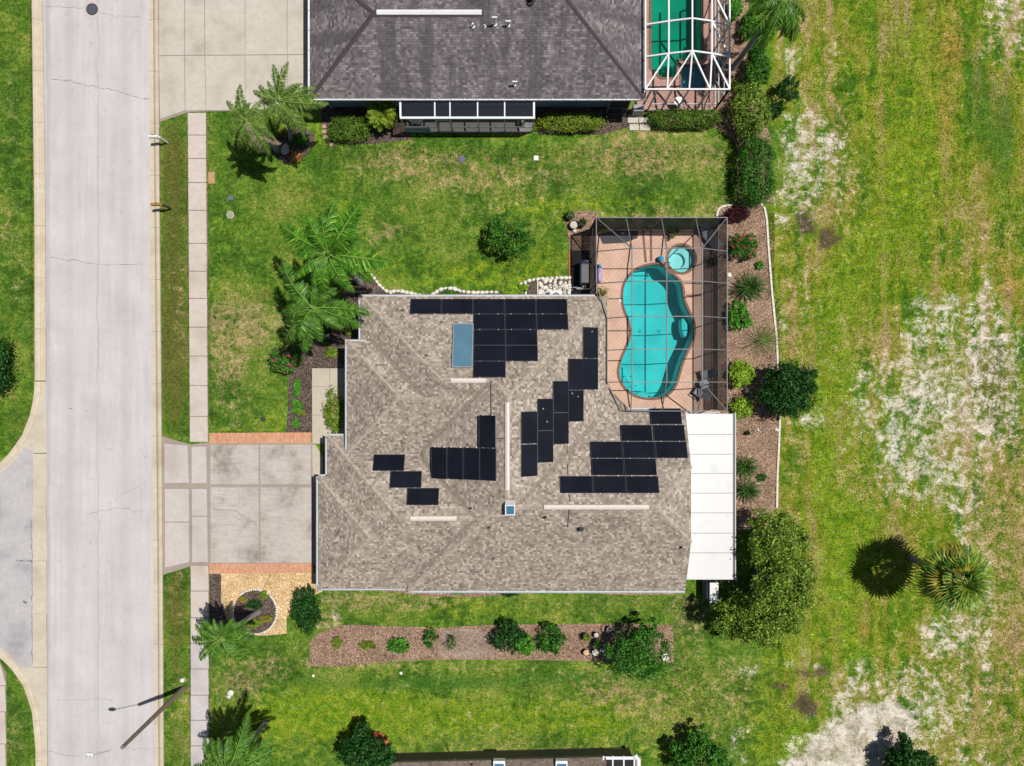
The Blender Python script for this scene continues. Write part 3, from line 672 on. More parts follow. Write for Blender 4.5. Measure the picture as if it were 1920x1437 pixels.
crack([(396,953),(412,957),(440,957),(455,968),(480,980)], .7, drive, 0.0475, 41); crack([(447,916),(449,935),(448,957)], .55, drive, 0.0475, 42); crack([(452,970),(440,982),(420,984),(398,983)], .4, drive, 0.0475, 43); crack([(527,915),(529,935),(532,950)], .4, drive, 0.0475, 44)
structure(sheet('brick_edging', [(393,812),(584,811),(584,831.5),(393,832)], 0.047, MAT['bricks']))
structure(sheet('brick_edging.001', [(393,1057),(588,1056),(588,1074),(393,1076)], 0.047, MAT['bricks']))
nd = structure(sheet('driveway.001', [(297,-60),(345,0),(392,0),(380,-60),(578,-60),(592,207),(388,209),(352,211),(300,229),(298,100)], 0.0125, MAT['drive_seam']))
for pts in [[(299,-60),(345.5,-60),(346,104),(299,105)],[(299,106.5),(346,105.5),(347,208),(301,224)],[(347.5,1),(383,1),(384,104),(347.5,104)],[(347.5,105.5),(384,105.5),(386,207.5),(348.5,208.5)],
            [(384.5,-60),(459,-60),(459.5,103.5),(385.5,104)],[(385.5,105.5),(459.5,105),(460,207),(387,207.5)],[(460.5,-60),(538,-60),(538.5,103),(460.5,103.5)],[(460.8,105),(538.5,104.5),(539,206.5),(461,207)],[(539.5,-60),(592,-60),(592,102.5),(539.5,103)],[(539.8,104.3),(592,104),(592,206),(540,206.4)]]:
    slab('driveway_slab', pts, 0.014, 0.045, MAT['pale_drive'], nd, 0.0)
fw = structure(sheet('front_path', [(585,690),(672,690),(672,812),(640,834),(586,832)], 0.0125, MAT['drive_seam']))
for pts in [[(585.5,691),(618,691),(618,725),(585.5,725)],[(618.8,691),(671,691),(671,725),(618.8,725)],[(585.5,726),(618,726),(618,778),(585.5,778)],[(618.8,726),(671,726),(671,778),(618.8,778)],[(585.5,779),(671,779),(671,811),(630,832),(586,832)]]:
    slab('path_slab', pts, 0.014, 0.048, MAT['front_walk'], fw, 0.0)

# planting beds
def bed(name, pts, mat, z=0.03): 
    b = B(); b.prism([W2(*p) for p in pts], 0.0, z); return structure(b.build(name, mat))
bed('mulch_bed', [(1345,405),(1346,391),(1356,386),(1425,384),(1434,392),(1437,420),(1441,470),(1446,530),(1451,590),(1456,650),(1459,700),(1461,760),(1461,800),(1457,860),(1456,950),(1440,985),(1380,1000),(1350,1000),(1350,780),(1336,770),(1336,430)], MAT['mulch'])
bed('mulch_bed.001', [(582,1200),(600,1186),(650,1171),(760,1175),(830,1177),(930,1171),(1060,1170),(1180,1169),(1262,1172),(1263,1242),(1120,1240),(960,1237),(820,1237),(700,1243),(640,1251),(580,1249)], MAT['mulch'])
bed('soil_patch', [(822,1187),(850,1178),(900,1180),(930,1190),(925,1230),(880,1236),(820,1233)], MAT['bare_soil'], 0.035)
bed('mulch_bed.002', [(690,1070),(1266,1070),(1266,1115),(1170,1116),(1050,1109),(980,1113),(890,1120),(790,1117),(690,1104)], MAT['mulch'])
bed('dark_mulch_bed', [(655,510),(690,511),(703,522),(713,536),(727,546),(760,549),(800,553),(812,549),(835,541),(862,543),(900,549),(930,548),(990,540),(990,580),(700,580),(700,660),(671,660),(671,690),(585,692),(585,812),(536,812),(540,770),(541,712),(545,690),(575,640),(610,600),(640,560),(640,530)], MAT['dark_mulch'])
bed('ground_cover_strip', [(548,715),(565,712),(566,745),(570,770),(566,800),(549,803),(546,770)], MAT['dark_mulch'], 0.04)
bed('mulch_bed.003', [(1058,404),(1075,397),(1119,396),(1119,432),(1107,440),(1107,470),(1068,470),(1066,450)], MAT['mulch'])
bed('shaded_mat_bed', [(1069,455),(1106,455),(1106,570),(1060,570),(1060,548),(1069,540)], MAT['mat_with_shade'], 0.028)
bed('rock_bed', [(985,570),(988,530),(1010,523),(1045,519),(1069,519),(1069,541),(1061,549),(1061,570)], MAT['dark_mulch'])
bed('pebble_bed', [(415,1075),(587,1074),(604,1080),(604,1110),(570,1125),(550,1140),(537,1160),(538,1188),(500,1192),(475,1192),(440,1192),(425,1160),(415,1130)], MAT['pebbles'], 0.022)
bed('dark_mulch_bed.001', [(393,1077),(414.5,1077),(414.5,1130),(424,1160),(438,1192),(425,1196),(405,1180),(393,1150)], MAT['dark_mulch'], 0.026)
circ = [(478.5 + 40*math.cos(t), 1147 + 41*math.sin(t)) for t in np.linspace(0, 2*math.pi, 40, endpoint=False)]
bed('round_bed', circ, MAT['dark_mulch'], 0.05)
bed('mulch_bed.004', [(600,190),(780,190),(770,262),(700,270),(612,268),(605,240)], MAT['dark_mulch'])
bed('mulch_bed.005', [(1000,190),(1180,190),(1180,238),(1130,252),(1010,252)], MAT['dark_mulch'])
bed('mulch_bed.006', [(1343,-40),(1405,-40),(1402,30),(1400,100),(1420,180),(1445,260),(1450,380),(1385,383),(1380,270),(1345,240),(1230,243),(1220,214),(1343,212)], MAT['mulch'], 0.028)
bed('mulch_bed.007', [(518,255),(560,235),(590,250),(588,275),(560,305),(530,305),(505,285)], MAT['dark_mulch'])
bed('edging_tiles', [(695,1372),(712,1372),(728,1385),(733,1400),(728,1408),(705,1395)], MAT['terracotta'], 0.05)
bed('edging_tiles.001', [(468,1382),(482,1380),(490,1392),(488,1402),(476,1396)], MAT['terracotta'], 0.05)

# ------------------------------------------------------------------ houses
PITCH = 0.417
class Roof:
    def __init__(s): s.b = B()
    def plane(s, pts, g, wob=0.0):
        """pts 3-D, g = horizontal up-slope direction (x, y)"""
        g = Vector((g[0], g[1], 0)).normalized(); p = Vector((-g.y, g.x, 0)); c = math.sqrt(1 + PITCH**2)
        pts = [Vector(q) for q in pts]
        n = sum(((pts[i]-pts[0]).cross(pts[i+1]-pts[0]) for i in range(1, len(pts)-1)), Vector())
        if n.z < 0: pts = pts[::-1]
        s.b.poly(pts, 0, [(q.dot(p), q.dot(g) * c) for q in pts])
    def skirt(s, loop, z, d=0.2):
        L = [Vector(q) for q in loop]
        s.b.poly([(q.x, q.y, z - d) for q in L], 1)
        for a, b_ in zip(L, L[1:] + L[:1]): s.b.poly([(a.x, a.y, z), (a.x, a.y, z-d), (b_.x, b_.y, z-d), (b_.x, b_.y, z)], 1)
    def hip(s, x0, y0, x1, y1, ze, axis='x', hips=(True, True), dz=0.0):
        """hip roof over the plan rectangle (pixels, y down); returns the ridge ends"""
        A, Bp, C, D = W(x0,y0,ze), W(x1,y0,ze), W(x1,y1,ze), W(x0,y1,ze)     # A top-left, B top-right, C bottom-right, D bottom-left
        if axis == 'x':
            hf = (y1-y0)/2; zr = ze + hf/S*PITCH; ym = (y0+y1)/2
            l = W(x0+hf if hips[0] else x0, ym, zr); r = W(x1-hf if hips[1] else x1, ym, zr)
            s.plane([A,Bp,r,l], (0,-1)); s.plane([D,C,r,l], (0,1))
            if hips[0]: s.plane([A,D,l], (1,0))
            else: s.b.poly([A,D,l], 1)
            if hips[1]: s.plane([Bp,C,r], (-1,0))
            else: s.b.poly([Bp,C,r], 1)
        else:
            hf = (x1-x0)/2; zr = ze + hf/S*PITCH; xm = (x0+x1)/2
            l = W(xm, y0+hf if hips[0] else y0, zr); r = W(xm, y1-hf if hips[1] else y1, zr)
            s.plane([A,D,r,l], (1,0)); s.plane([Bp,C,r,l], (-1,0))
            if hips[0]: s.plane([A,Bp,l], (0,-1))
            else: s.b.poly([A,Bp,l], 1)
            if hips[1]: s.plane([D,C,r], (0,1))
            else: s.b.poly([D,C,r], 1)
        s.skirt([A,Bp,C,D], ze)
        return l, r
def cap(name, p, q, mat, parent, wd=0.24, lift=0.035, roof_drop=0.05):
    """bent strip over a ridge or hip"""
    p, q = Vector(p), Vector(q); d = (q-p).normalized(); a = d.cross(Vector((0,0,1))).normalized() * wd/2
    b = B(); u = Vector((0,0,lift)); dn = Vector((0,0,-roof_drop))
    b.add([p-a+dn, p+u, p+a+dn, q-a+dn, q+u, q+a+dn], [(0,1,4,3),(1,2,5,4),(0,2,1),(3,4,5),(0,3,5,2)])
    return b.build(name, mat, parent, (p+q)/2)
def gutter(p, q, parent, out, mat='gutter', z=0.0, brackets=0):
    """box gutter along an eave; out = outward plan direction"""
    p, q = Vector(p), Vector(q); o = Vector((out[0], out[1], 0)) * 0.065
    b = B(); d = (q-p)
    for lo, hi, t0, t1 in [(-0.13, -0.115, -0.06, 0.06), (-0.115, -0.01, 0.045, 0.06), (-0.115, -0.015, -0.06, -0.05)]:
        on = Vector((out[0], out[1], 0))
        c0, c1 = on*(0.067+t0), on*(0.067+t1)
        b.add([p+c0+Vector((0,0,lo)), p+c1+Vector((0,0,lo)), q+c1+Vector((0,0,lo)), q+c0+Vector((0,0,lo)),
               p+c0+Vector((0,0,hi)), p+c1+Vector((0,0,hi)), q+c1+Vector((0,0,hi)), q+c0+Vector((0,0,hi))],
              [(0,1,2,3),(7,6,5,4),(4,5,1,0),(5,6,2,1),(6,7,3,2),(7,4,0,3)])
    if brackets:
        for k in range(brackets):
            c = p.lerp(q, (k+0.5)/brackets); on = Vector((out[0], out[1], 0))
            b.beam(c + on*0.002 + Vector((0,0,-0.004)), c + on*0.126 + Vector((0,0,-0.004)), 0.035, 0.02)
    return b.build('gutter', MAT[mat], parent, (p+q)/2)

house = thing('shingle_roof_house', 'single storey house with tan grey shingle roof carrying black solar arrays', 'house', W(960, 830))
R = Roof(); ZE = 2.8
N_ = (693.3, 565.9, 1127, 863)
ZG = ZE - 0.2
nl, nr = R.hip(*N_, ZE, 'x')
wl, wr = R.hip(671.7, 645.7, 1000, 840, ZE+0.33, 'x', (True, True))
gl, gr = R.hip(633, 812, 1060, 1082, ZG, 'x', (True, True))
fl, fr = R.hip(617, 884.5, 1000, 1082.6, ZG+0.003, 'x', (True, True))
ml, mr = R.hip(777, 566.1, 1127.4, 1085, ZE+0.006, 'y', (True, True))
# right wing with clipped gable
sy0, sy1, sx1 = 765.0, 1085.0, 1265.0; hf = (sy1-sy0)/2; zr = ZE + hf/S*PITCH; sx0 = 777.0
zc = 4.2; run = (zc-ZE)/PITCH*S; rid = sx1 - (zr-zc)/PITCH*S; ym = (sy0+sy1)/2; z9 = 0.009
a0, a1, a2, a3, a4, a5 = W(sx1,sy0,ZE+z9), W(sx1,sy0+run,zc+z9), W(rid,ym,zr+z9), W(sx1,sy1-run,zc+z9), W(sx1,sy1,ZE+z9), W(sx0,sy1,ZE+z9)
sl = W(sx0+hf, ym, zr+z9)
R.plane([W(sx0+hf-0,sy0,ZE+z9), a0, a1, a2, sl], (0,-1)); R.plane([a5, a4, a3, a2, sl], (0,1)); R.plane([a1, a3, a2], (-1,0))
R.b.poly([a0, a1, a3, a4], 1)
R.skirt([W(sx0,sy0,0), W(sx1,sy0,0), W(sx1,sy1,0), W(sx0,sy1,0)], ZE+z9)
V_ = W(1127-25, 765+25, ZE + 25/S*PITCH + 0.012)
R.plane([W(1127,724,ZE+.012), W(1167,765,ZE+.012), V_], (-1,-1))
R.b.poly([W(1127,724,ZE+.012), W(1167,765,ZE+.012), W(1167,765,ZE-.2), W(1127,724,ZE-.2)], 1)
R.b.build('roof', [MAT['shingle'], MAT['gutter']], house)

wallb = B()
for x0,y0,x1,y1,zt in [(706,580,1114,850,2.62),(686,660,900,826,2.95),(648,826,900,1068,2.415),(632,899,700,1067,2.41),(780,779,1250,1069,2.625)]:
    p, q = W(x0,y1), W(x1,y0); wallb.box((p.x,p.y,0.0),(q.x,q.y,zt))
wallb.build('wall', MAT['wall'], house)
gd = B()
for k in range(4): gd.box((W(632,0).x-0.05, W(0,1050).y, 0.05+k*0.53), (W(632,0).x-0.004, W(0,918).y, 0.56+k*0.53))
gd.build('garage_door', MAT['door'], house)
fd = B(); fd.box((W(686,0).x-0.05, W(0,770).y, 0.05), (W(686,0).x-0.004, W(0,740).y, 2.1)); fd.build('front_door', MAT['wood'], house)
for px, py0, py1 in [(706,600,640)]:
    wb = B(); wb.box((W(px,0).x-0.04, W(0,py1).y, 0.9), (W(px,0).x-0.004, W(0,py0).y, 2.1)); f = wb.build('window', MAT['skylight'], house)
    wb = B(); wb.box((W(px,0).x-0.06, W(0,py1+1).y-.03, 0.84), (W(px,0).x-0.003, W(0,py0-1).y+.03, 0.895)); wb.build('sill', MAT['white_metal'], f)
for p, q, out, zz in [((693.3,565.9),(1106,565.9),(0,1),ZE), ((693.3,645),(693.3,563),(-1,0),ZE),
                  ((617,1085),(617,884),(-1,0),ZG), ((617,884),(633,884),(0,1),ZG), ((633,884),(633,812),(-1,0),ZG), ((633,812),(671,812),(0,1),ZG),
                  ((615,1082),(777,1082),(0,-1),ZG), ((777,1085),(1265,1085),(0,-1),ZE), ((1167,765),(1216,765),(0,1),ZE)]:
    gutter(W(*p, zz), W(*q, zz), house, out)
for p, q, out in [((671.7,642),(671.7,842),(-1,0)), ((671.7,645.7),(704,645.7),(0,1)), ((671.7,840),(803,840),(0,-1))]:
    gutter(W(*p, ZE+.33), W(*q, ZE+.33), house, out)
up = lambda v, d=0.0: v + Vector((0,0,d))
# hip and ridge caps, then the off-white ridge vents on the ridges
for p, q in [(W(693.3,565.9,ZE), nl), (W(1127,565.9,ZE), nr), (W(671.7,645.7,ZE+.33), wl), (W(671.7,840,ZE+.33), wl), (W(633,812,ZG), gl),
             (W(617,1082.6,ZG), fl), (W(617,884.5,ZG), fl), (a5, mr), (a1, a2), (a3, a2), (sl, a2), (nl, W(931,714.5,nl.z)), (W(931,714.5,nl.z), ml), (nr, ml), (wl, W(860,743,wl.z)), (gl, W(900,947,gl.z)), (ml, mr)]:
    cap('hip_cap', p, q, MAT['hip_cap'], house, 0.32, 0.025, 0.055)
hz = lambda d: ZE + d/S*PITCH
for (xa, ya, da), (xb, yb_, db) in [((716,646,22.5),(812.8,743,119.5)), ((925.5,714.5,148.5),(801,839,24)), ((803,851,26),(898,946.5,121)), ((898,946.5,121),(778,1067,1)), ((1101,791,26),(972,920,155))]:
    p, q = W(xa,ya,hz(da)), W(xb,yb_,hz(db)); d = (q-p); d.z = 0; d.normalize(); a = Vector((d.y,-d.x,0))*.13; e = Vector((0,0,.052)); c0 = Vector((0,0,.02))
    b = B(); b.add([p-a+e, p+c0, p+a+e, q-a+e, q+c0, q+a+e], [(0,1,4,3),(1,2,5,4)]); b.build('valley', MAT['valley'], house, (p+q)/2)
def vent_line(x0, y0, x1, y1, h, wd=0.25):
    p, q = I(x0,y0,h), I(x1,y1,h); b = B(); d = (q-p).normalized(); a = d.cross(Vector((0,0,1))).normalized()*wd/2; t = Vector((0,0,0.055)); dn = Vector((0,0,-0.02))
    b.add([p-a+dn, p+t, p+a+dn, q-a+dn, q+t, q+a+dn], [(0,1,4,3),(1,2,5,4),(0,2,1),(3,4,5),(0,3,5,2)])
    return b.build('ridge_vent', MAT['ridge_vent'], house, (p+q)/2)
for x0, x1, r in [(845,911,nl), (769,856,gl), (1020,1217,a2)]:
    k = 1 - (r.z+.04)/H; yi = CY - r.y*S/k
    vent_line(x0, yi, x1, yi, r.z+.045)
k = 1 - (ml.z+.04)/H; xi = CX + ml.x*S/k
vent_line(xi, 755, xi, 919, ml.z+.045)

# planes for things that lie on the roof: (eave point, up-slope direction, eave height)
PL = {'north': (W(900,565.9), Vector((0,-1,0)), ZE), 'east': (W(1127,700), Vector((-1,0,0)), ZE+.006), 'south_wing_n': (W(1200,765), Vector((0,-1,0)), ZE+.009),
      'west': (W(777,800), Vector((1,0,0)), ZE+.006), 'garage_n': (W(760,812), Vector((0,-1,0)), ZG), 'south': (W(1000,1085), Vector((0,1,0)), ZE+.009)}
def on_plane(px, py, key, lift=0.0):
    p0, g, ze = PL[key]; h = ze
    for _ in range(8):
        q = I(px, py, h); h = ze + PITCH * max(0, (q - Vector((p0.x, p0.y, h))).dot(g)) + lift * math.sqrt(1+PITCH**2)
    return I(px, py, h)
def plane_basis(key):
    p0, g, ze = PL[key]; v = (g + Vector((0,0,PITCH))).normalized(); u = Vector((-g.y, g.x, 0)) * -1; n = u.cross(v)
    if n.z < 0: u = -u; n = u.cross(v)
    return u, v, n
pm = {}
def panel_mesh(w_, h_):
    key = (w_, h_)
    if key not in pm:
        b = B(); b.box((-w_/2,-h_/2,-0.02),(w_/2,h_/2,0.018),1)
        e = 0.022; b.add([(-w_/2+e,-h_/2+e,.022),(w_/2-e,-h_/2+e,.022),(w_/2-e,h_/2-e,.022),(-w_/2+e,h_/2-e,.022)], [(0,1,2,3)], 0)
        me = bpy.data.meshes.new('solar_panel'); me.from_pydata(b.v, [], b.f); me.materials.append(MAT['solar']); me.materials.append(MAT['panel_frame'])
        me.polygons.foreach_set('material_index', b.m); pm[key] = me
    return pm[key]
def array(label, key, rects, portrait=False, lift=0.10):
    cs = [on_plane((a+c)/2, (b_+d)/2, key, lift) for a, b_, c, d in rects]
    u, v, n = plane_basis(key)
    root = thing('solar_array', label, 'solar array', cs[0], 'black solar arrays on the tan roof')
    rot = Matrix((u, v, n)).transposed().to_4x4()
    for (a, b_, c, d), p in zip(rects, cs):
        o = bpy.data.objects.new('solar_panel', panel_mesh(1.925, 1.05))
        link(o, root, p); o.rotation_euler = rot.to_euler()
    rb = B()                                               # rails and clips under the panels
    for (a, b_, c, d), p in zip(rects, cs):
        w_, h_ = 1.93, 1.055
        for sgn in (-0.3, 0.3):
            rb.beam(p + u*w_*sgn - v*(h_/2+.0) - n*0.05, p + u*w_*sgn + v*(h_/2) - n*0.05, 0.04, 0.05)
    rb.build('rail', MAT['steel'], root)
    cb = B()
    for (a, b_, c, d), p in zip(rects, cs):
        w_, h_ = 1.93, 1.055
        for sgn in (-0.3, 0.3):
            e = (p + u*w_*sgn + v*(h_/2+.0)) if key not in ('east', 'west') else (p - u*(w_/2 + .02) + v*h_*sgn)
            cb.beam(e - u*.03 - n*.03, e + u*.03 - n*.03, 0.05, 0.06)
    cb.build('clamp', MAT['white_metal'], root)
    return root
row = lambda x0, y0, y1, n, dx: [(x0+i*dx, y0, x0+(i+1)*dx, y1) for i in range(n)]
array('stepped thirteen panel black solar array above the white stone bed', 'north', row(769,560,589.5,5,59) + row(887.5,589.5,618,3,59.4) + row(888,619,647.5,2,60) + row(888,648,677,2,60.4) + row(888,678,707.5,1,60))
array('ten panel staircase solar array stepping down beside the pool', 'east', [(1093,614,1122,672),(1093,672.5,1122,731),(1065.5,673,1094.5,731.5),(1065.5,732,1094.5,790.5),(1037,715,1066.5,773.5),(1037,774,1066.5,833),
       (1008,748,1037.5,807.5),(1008,808,1037.5,867),(978,772,1007.5,832),(978,833,1007.5,894)])
array('eleven panel stepped solar array next to the white patio roof', 'south_wing_n', row(1218,766,796,1,61.5) + row(1163,797,827.5,2,61.3) + row(1106.5,828.5,859,3,61) + row(1108.5,860,891.5,2,61.6) + row(1050,893,925,3,62))
array('L shaped five panel solar array west of the long vertical ridge vent', 'west', [(898.5,780,929.5,839),(808.5,839,838.5,898),(839,839.5,869,899),(869.5,840,899.5,900),(900,841,930,901)], lift=0.30)
array('row of three separate solar panels stepping down above the garage', 'garage_n', [(699.5,852,759,883.5),(731,883.5,791,915),(762.5,915.5,823.5,947.5)])
def on_roof_box(name, label, cat, rect, key, lift, th, mat, fmat, fr=0.05, parent=None):
    p = on_plane((rect[0]+rect[2])/2, (rect[1]+rect[3])/2, key, lift); u, v, n = plane_basis(key)
    k = 1 - p.z/H; c = math.sqrt(1+PITCH**2); gx = abs(PL[key][1].y) > 0.5
    wd = (rect[2]-rect[0])/S*k; ln = (rect[3]-rect[1])/S*k
    if gx: ln *= c
    else: wd, ln = ln, wd*c
    if parent is None: root = thing(name, label, cat, p)
    else: root = bpy.data.objects.new(name, None); link(root, parent, p)
    rot = Matrix((u, v, n)).transposed().to_4x4().to_euler()
    def part(nm, b, mt):
        me = bpy.data.meshes.new(nm); me.from_pydata(b.v, [], b.f); me.materials.append(mt)
        o = bpy.data.objects.new(nm, me); link(o, root, p); o.rotation_euler = rot
    b = B()
    for s_ in (-1, 1): b.box((s_*wd/2 - s_*fr, -ln/2, -th), (s_*wd/2, ln/2, 0.03)); b.box((-wd/2+fr, s_*ln/2 - s_*fr, -th), (wd/2-fr, s_*ln/2, 0.03))
    part('frame', b, fmat)
    b = B(); b.box((-wd/2+fr, -ln/2+fr, -th*0.6), (wd/2-fr, ln/2-fr, 0.01)); part('glass', b, mat)
    return root
on_roof_box('solar_water_heater', 'blue glass solar hot water collector left of the stepped solar array', 'solar collector', (848.5,605.5,887,689.5), 'north', 0.13, 0.12, MAT['thermal'], MAT['steel'], 0.06)
on_roof_box('skylight', 'small square blue skylight below the vertical ridge vent', 'skylight', (947,946,966,967), 'south', 0.45, 0.5, MAT['skylight'], MAT['white_metal'], 0.07)
for i, (pts, key) in enumerate([([(921,712),(921,738),(921,779)], 'west'), ([(931,822),(944,822.5)], 'west'), ([(962,822.5),(978,823)], 'east'), ([(1064,836),(1064,860)], 'east'), ([(1064.5,870),(1065.5,892)], 'south_wing_n'), ([(1068,928),(1068.5,941)], 'south_wing_n'), ([(1068,952),(1066.5,970),(1064.5,989)], 'south')]):
    b = B(); b.tube([on_plane(x, y, key, 0.05) for x, y in pts], 0.022, 6); b.build('conduit', MAT['pipe'], house)
for i, (x, y, key, r, hh) in enumerate([(1022,970,'south',.05,.3),(1088,991,'south',.10,.25),(1277,1026,'south',.05,.2),(884,952,'garage_n',.05,.4),(918,989,'south',.05,.35),(926,1047,'south',.04,.2),(757,582,'north',.04,.25),(828,604,'north',.04,.25),(800,666,'north',.04,.25),(878,834,'west',.04,.2),(1031,1022,'south',.03,.15)]):
    p = on_plane(x, y, key); b = B(); b.tube([p - Vector((0,0,.1)), p + Vector((0,0,hh))], r, 10); b.tube([p, p + Vector((0,0,.03))], r*2.2, 10); b.build('vent_pipe', MAT['black' if i < 4 else 'pipe'], house)
for i, (x, y, key) in enumerate([(1018.5,767,'east'),(1026,791,'east'),(1073,738,'east'),(1084,744,'east'),(1110,622,'east'),(904,814,'west')]):
    p = on_plane(x, y, key, 0.129); u, v, n = plane_basis(key); b = B(); rr = random.Random(i)
    pts = [p + (u*math.cos(t) + v*math.sin(t)) * rr.uniform(.03,.075) for t in np.linspace(0, 2*math.pi, 9)[:-1]]; b.poly(pts); b.build('dropping', MAT['dropping'], house)

# white patio roof at the right end
zp = 2.55; kp = 1 - zp/H
yy = [772.5] + [CY + (v_-CY)*kp for v_ in (815,852,888,925,962,1000,1037)] + [1067]
pr = thing('patio_cover', 'long white panelled patio roof along the right end of the house', 'patio roof', W(1310, 920))
for i, (y0, y1) in enumerate(zip(yy, yy[1:])):
    b = B(); p, q = W(1248, y1 - 0.42), W(1351, y0 + 0.42); b.box((p.x,p.y,zp-0.07),(q.x,q.y,zp)); b.build('roof_panel', MAT['patio_roof'], pr, ((p.x+q.x)/2,(p.y+q.y)/2,zp))
b = B(); p, q = W(1250,1066.6), W(1350.5,772.9); b.box((p.x,p.y,zp-.11),(q.x,q.y,zp-.075)); b.build('underside', MAT['pipe'], pr)
b = B(); p, q = W(1351.3,1067), W(1355.3,772); b.box((p.x,p.y,zp-.2),(q.x,q.y,zp-.05)); b.build('gutter', MAT['pipe'], pr)
b = B(); p, q = W(1355.5,1067.4), W(1356.6,771.6); b.box((p.x,p.y,zp-.2),(q.x,q.y,zp+.0)); b.build('fascia', MAT['white_metal'], pr)
for y in (776, 848, 920, 992, 1062):
    b = B(); b.beam(W(1346,y,0.03), W(1346,y,zp-.115), .09, .09); b.build('post', MAT['white_metal'], pr)
b = B(); b.prism([W2(1250,772), W2(1350,772), W2(1350,1064), W2(1250,1064)], 0, 0.06); structure(b.build('patio_slab', MAT['apron']))

# neighbour house at the top
nb = thing('dark_roof_house', 'house with dark grey shingle hip roof and white gutters at the top', 'house', W(900, 120))
R2 = Roof(); ze = 2.8
al, ar = R2.hip(604, -28, 1000, 216.6, ze, 'x', (True, False))
bl, br_ = R2.hip(788, -420, 1193, 217.0, ze+.006, 'y', (True, True))
R2.b.build('roof', [MAT['shingle_dark'], MAT['gutter']], nb)
wb = B()
for x0,y0,x1,y1,zt in [(620,-10,1000,201,2.62),(800,-400,1178,201.4,2.63)]:
    p, q = W(x0,y1), W(x1,y0); wb.box((p.x,p.y,0),(q.x,q.y,zt))
wb.build('wall', MAT['wall_blue'], nb)
gutter(W(601,216.6,ze), W(1196,216.6,ze), nb, (0,-1), 'white_metal', brackets=27); gutter(W(604,219,ze), W(604,-28,ze), nb, (-1,0), 'white_metal', brackets=7); gutter(W(1193,219,ze), W(1193,-420,ze), nb, (1,0), 'gutter')
for p, q in [(W(604,216.6,ze), al), (W(604,-28,ze), al), (W(1193,217,ze), br_), (al, W(912,94.3,al.z)), (br_, bl)]:
    cap('hip_cap', p, q, MAT['hip_cap_dark'], nb, 0.42, 0.02, 0.07)
b = B(); p, q = I(706,22.5,al.z+.05), I(903,22.5,al.z+.05); a = Vector((0,.15,0)); b.add([p-a+Vector((0,0,-.03)), p+Vector((0,0,.05)), p+a+Vector((0,0,-.03)), q-a+Vector((0,0,-.03)), q+Vector((0,0,.05)), q+a+Vector((0,0,-.03))], [(0,1,4,3),(1,2,5,4),(0,2,1),(3,4,5),(0,3,5,2)])
b.build('ridge_vent', MAT['white_metal'], nb)
PL['nb_south'] = (W(900,216.6), Vector((0,1,0)), ze)
for x, y, r, hh, mt in [(887,50,.06,.35,'white_plastic'),(909,50,.04,.2,'white_plastic'),(928,46,.06,.8,'white_plastic'),(953,48,.06,.5,'white_plastic'),(965,160,.04,.5,'white_plastic'),(995,1,.14,.3,'black')]:
    p = on_plane(x, y, 'nb_south'); b = B(); b.tube([p - Vector((0,0,.1)), p + Vector((0,0,hh))], r, 10); b.tube([p, p + Vector((0,0,.03))], r*2.2, 10)
    if hh > .45: b.beam(p + Vector((-.16,0,hh)), p + Vector((.16,0,hh)), .08, .06)
    b.build('vent_pipe', MAT[mt], nb)
for x in (617, 1180):
    b = B(); b.beam(W(x+6,205,.1), W(x+6,205,2.6), .08, .06); b.build('downspout', MAT['gutter'], nb)
    
# neighbour's screened porch
po = thing('screened_porch', 'narrow white framed screened porch on the dark roofed house', 'porch', W(880, 235))
zt = 2.4; xs_ = [762, 823, 850, 899, 947, 999]; y0, y1 = 218.5, 247.5
b = B(); b.prism([W2(762,203), W2(999,203), W2(999,249), W2(762,249)], 0, 0.06); b.build('floor_slab', MAT['apron'], po)
b = B(); b.beam(W(761,y1,zt), W(1001,y1,zt), .13, .13); b.build('front_beam', MAT['white_metal'], po)
for x in xs_:
    b = B(); b.beam(W(x,y0,zt+.1), W(x,y1-2,zt), .08 if x not in (762, 999) else .12, .1); b.build('roof_beam', MAT['white_metal'], po)
    b = B(); b.beam(W(x,y1,.06), W(x,y1,zt-.066), .07, .07); b.build('post', MAT['gutter'], po)
for a_, c_ in zip(xs_, xs_[1:]):
    b = B(); b.poly([W(a_+1,y0,zt+.08), W(c_-1,y0,zt+.08), W(c_-1,y1-2,zt-.01), W(a_+1,y1-2,zt-.01)]); b.build('screen_panel', MAT['screen_dense'], po)
    if a_ != 823:
        b = B(); b.beam(W(a_,y1,.85), W(c_,y1,.85), .06, .06); b.beam(W(a_,y1,.10), W(c_,y1,.10), .06, .06); b.build('chair_rail', MAT['white_metal'], po)
    b = B(); b.poly([W(a_+1,y1,.12), W(c_-1,y1,.12), W(c_-1,y1,zt-.07), W(a_+1,y1,zt-.07)]); b.build('screen_panel', MAT['screen_wall'], po)
b = B(); b.box((W(763,0).x, W(0,y1+.6).y, .06), (W(808,0).x, W(0,y1-.6).y+.02, .82)); b.build('kick_plate', MAT['wall_blue'], po)
b = B(); d0, d1 = W(824.5,y1,.06), W(848.5,y1,.06)
b.beam(d0+Vector((0,-.03,0)), d0+Vector((0,-.03,2.0)), .08,.05); b.beam(d1+Vector((0,-.03,0)), d1+Vector((0,-.03,2.0)), .08,.05); b.beam(d0+Vector((0,-.03,2.0)), d1+Vector((0,-.03,2.0)), .05,.09); b.beam(d0+Vector((0,-.03,.08)), d1+Vector((0,-.03,.08)), .05,.12); b.build('screen_door', MAT['gutter'], po)

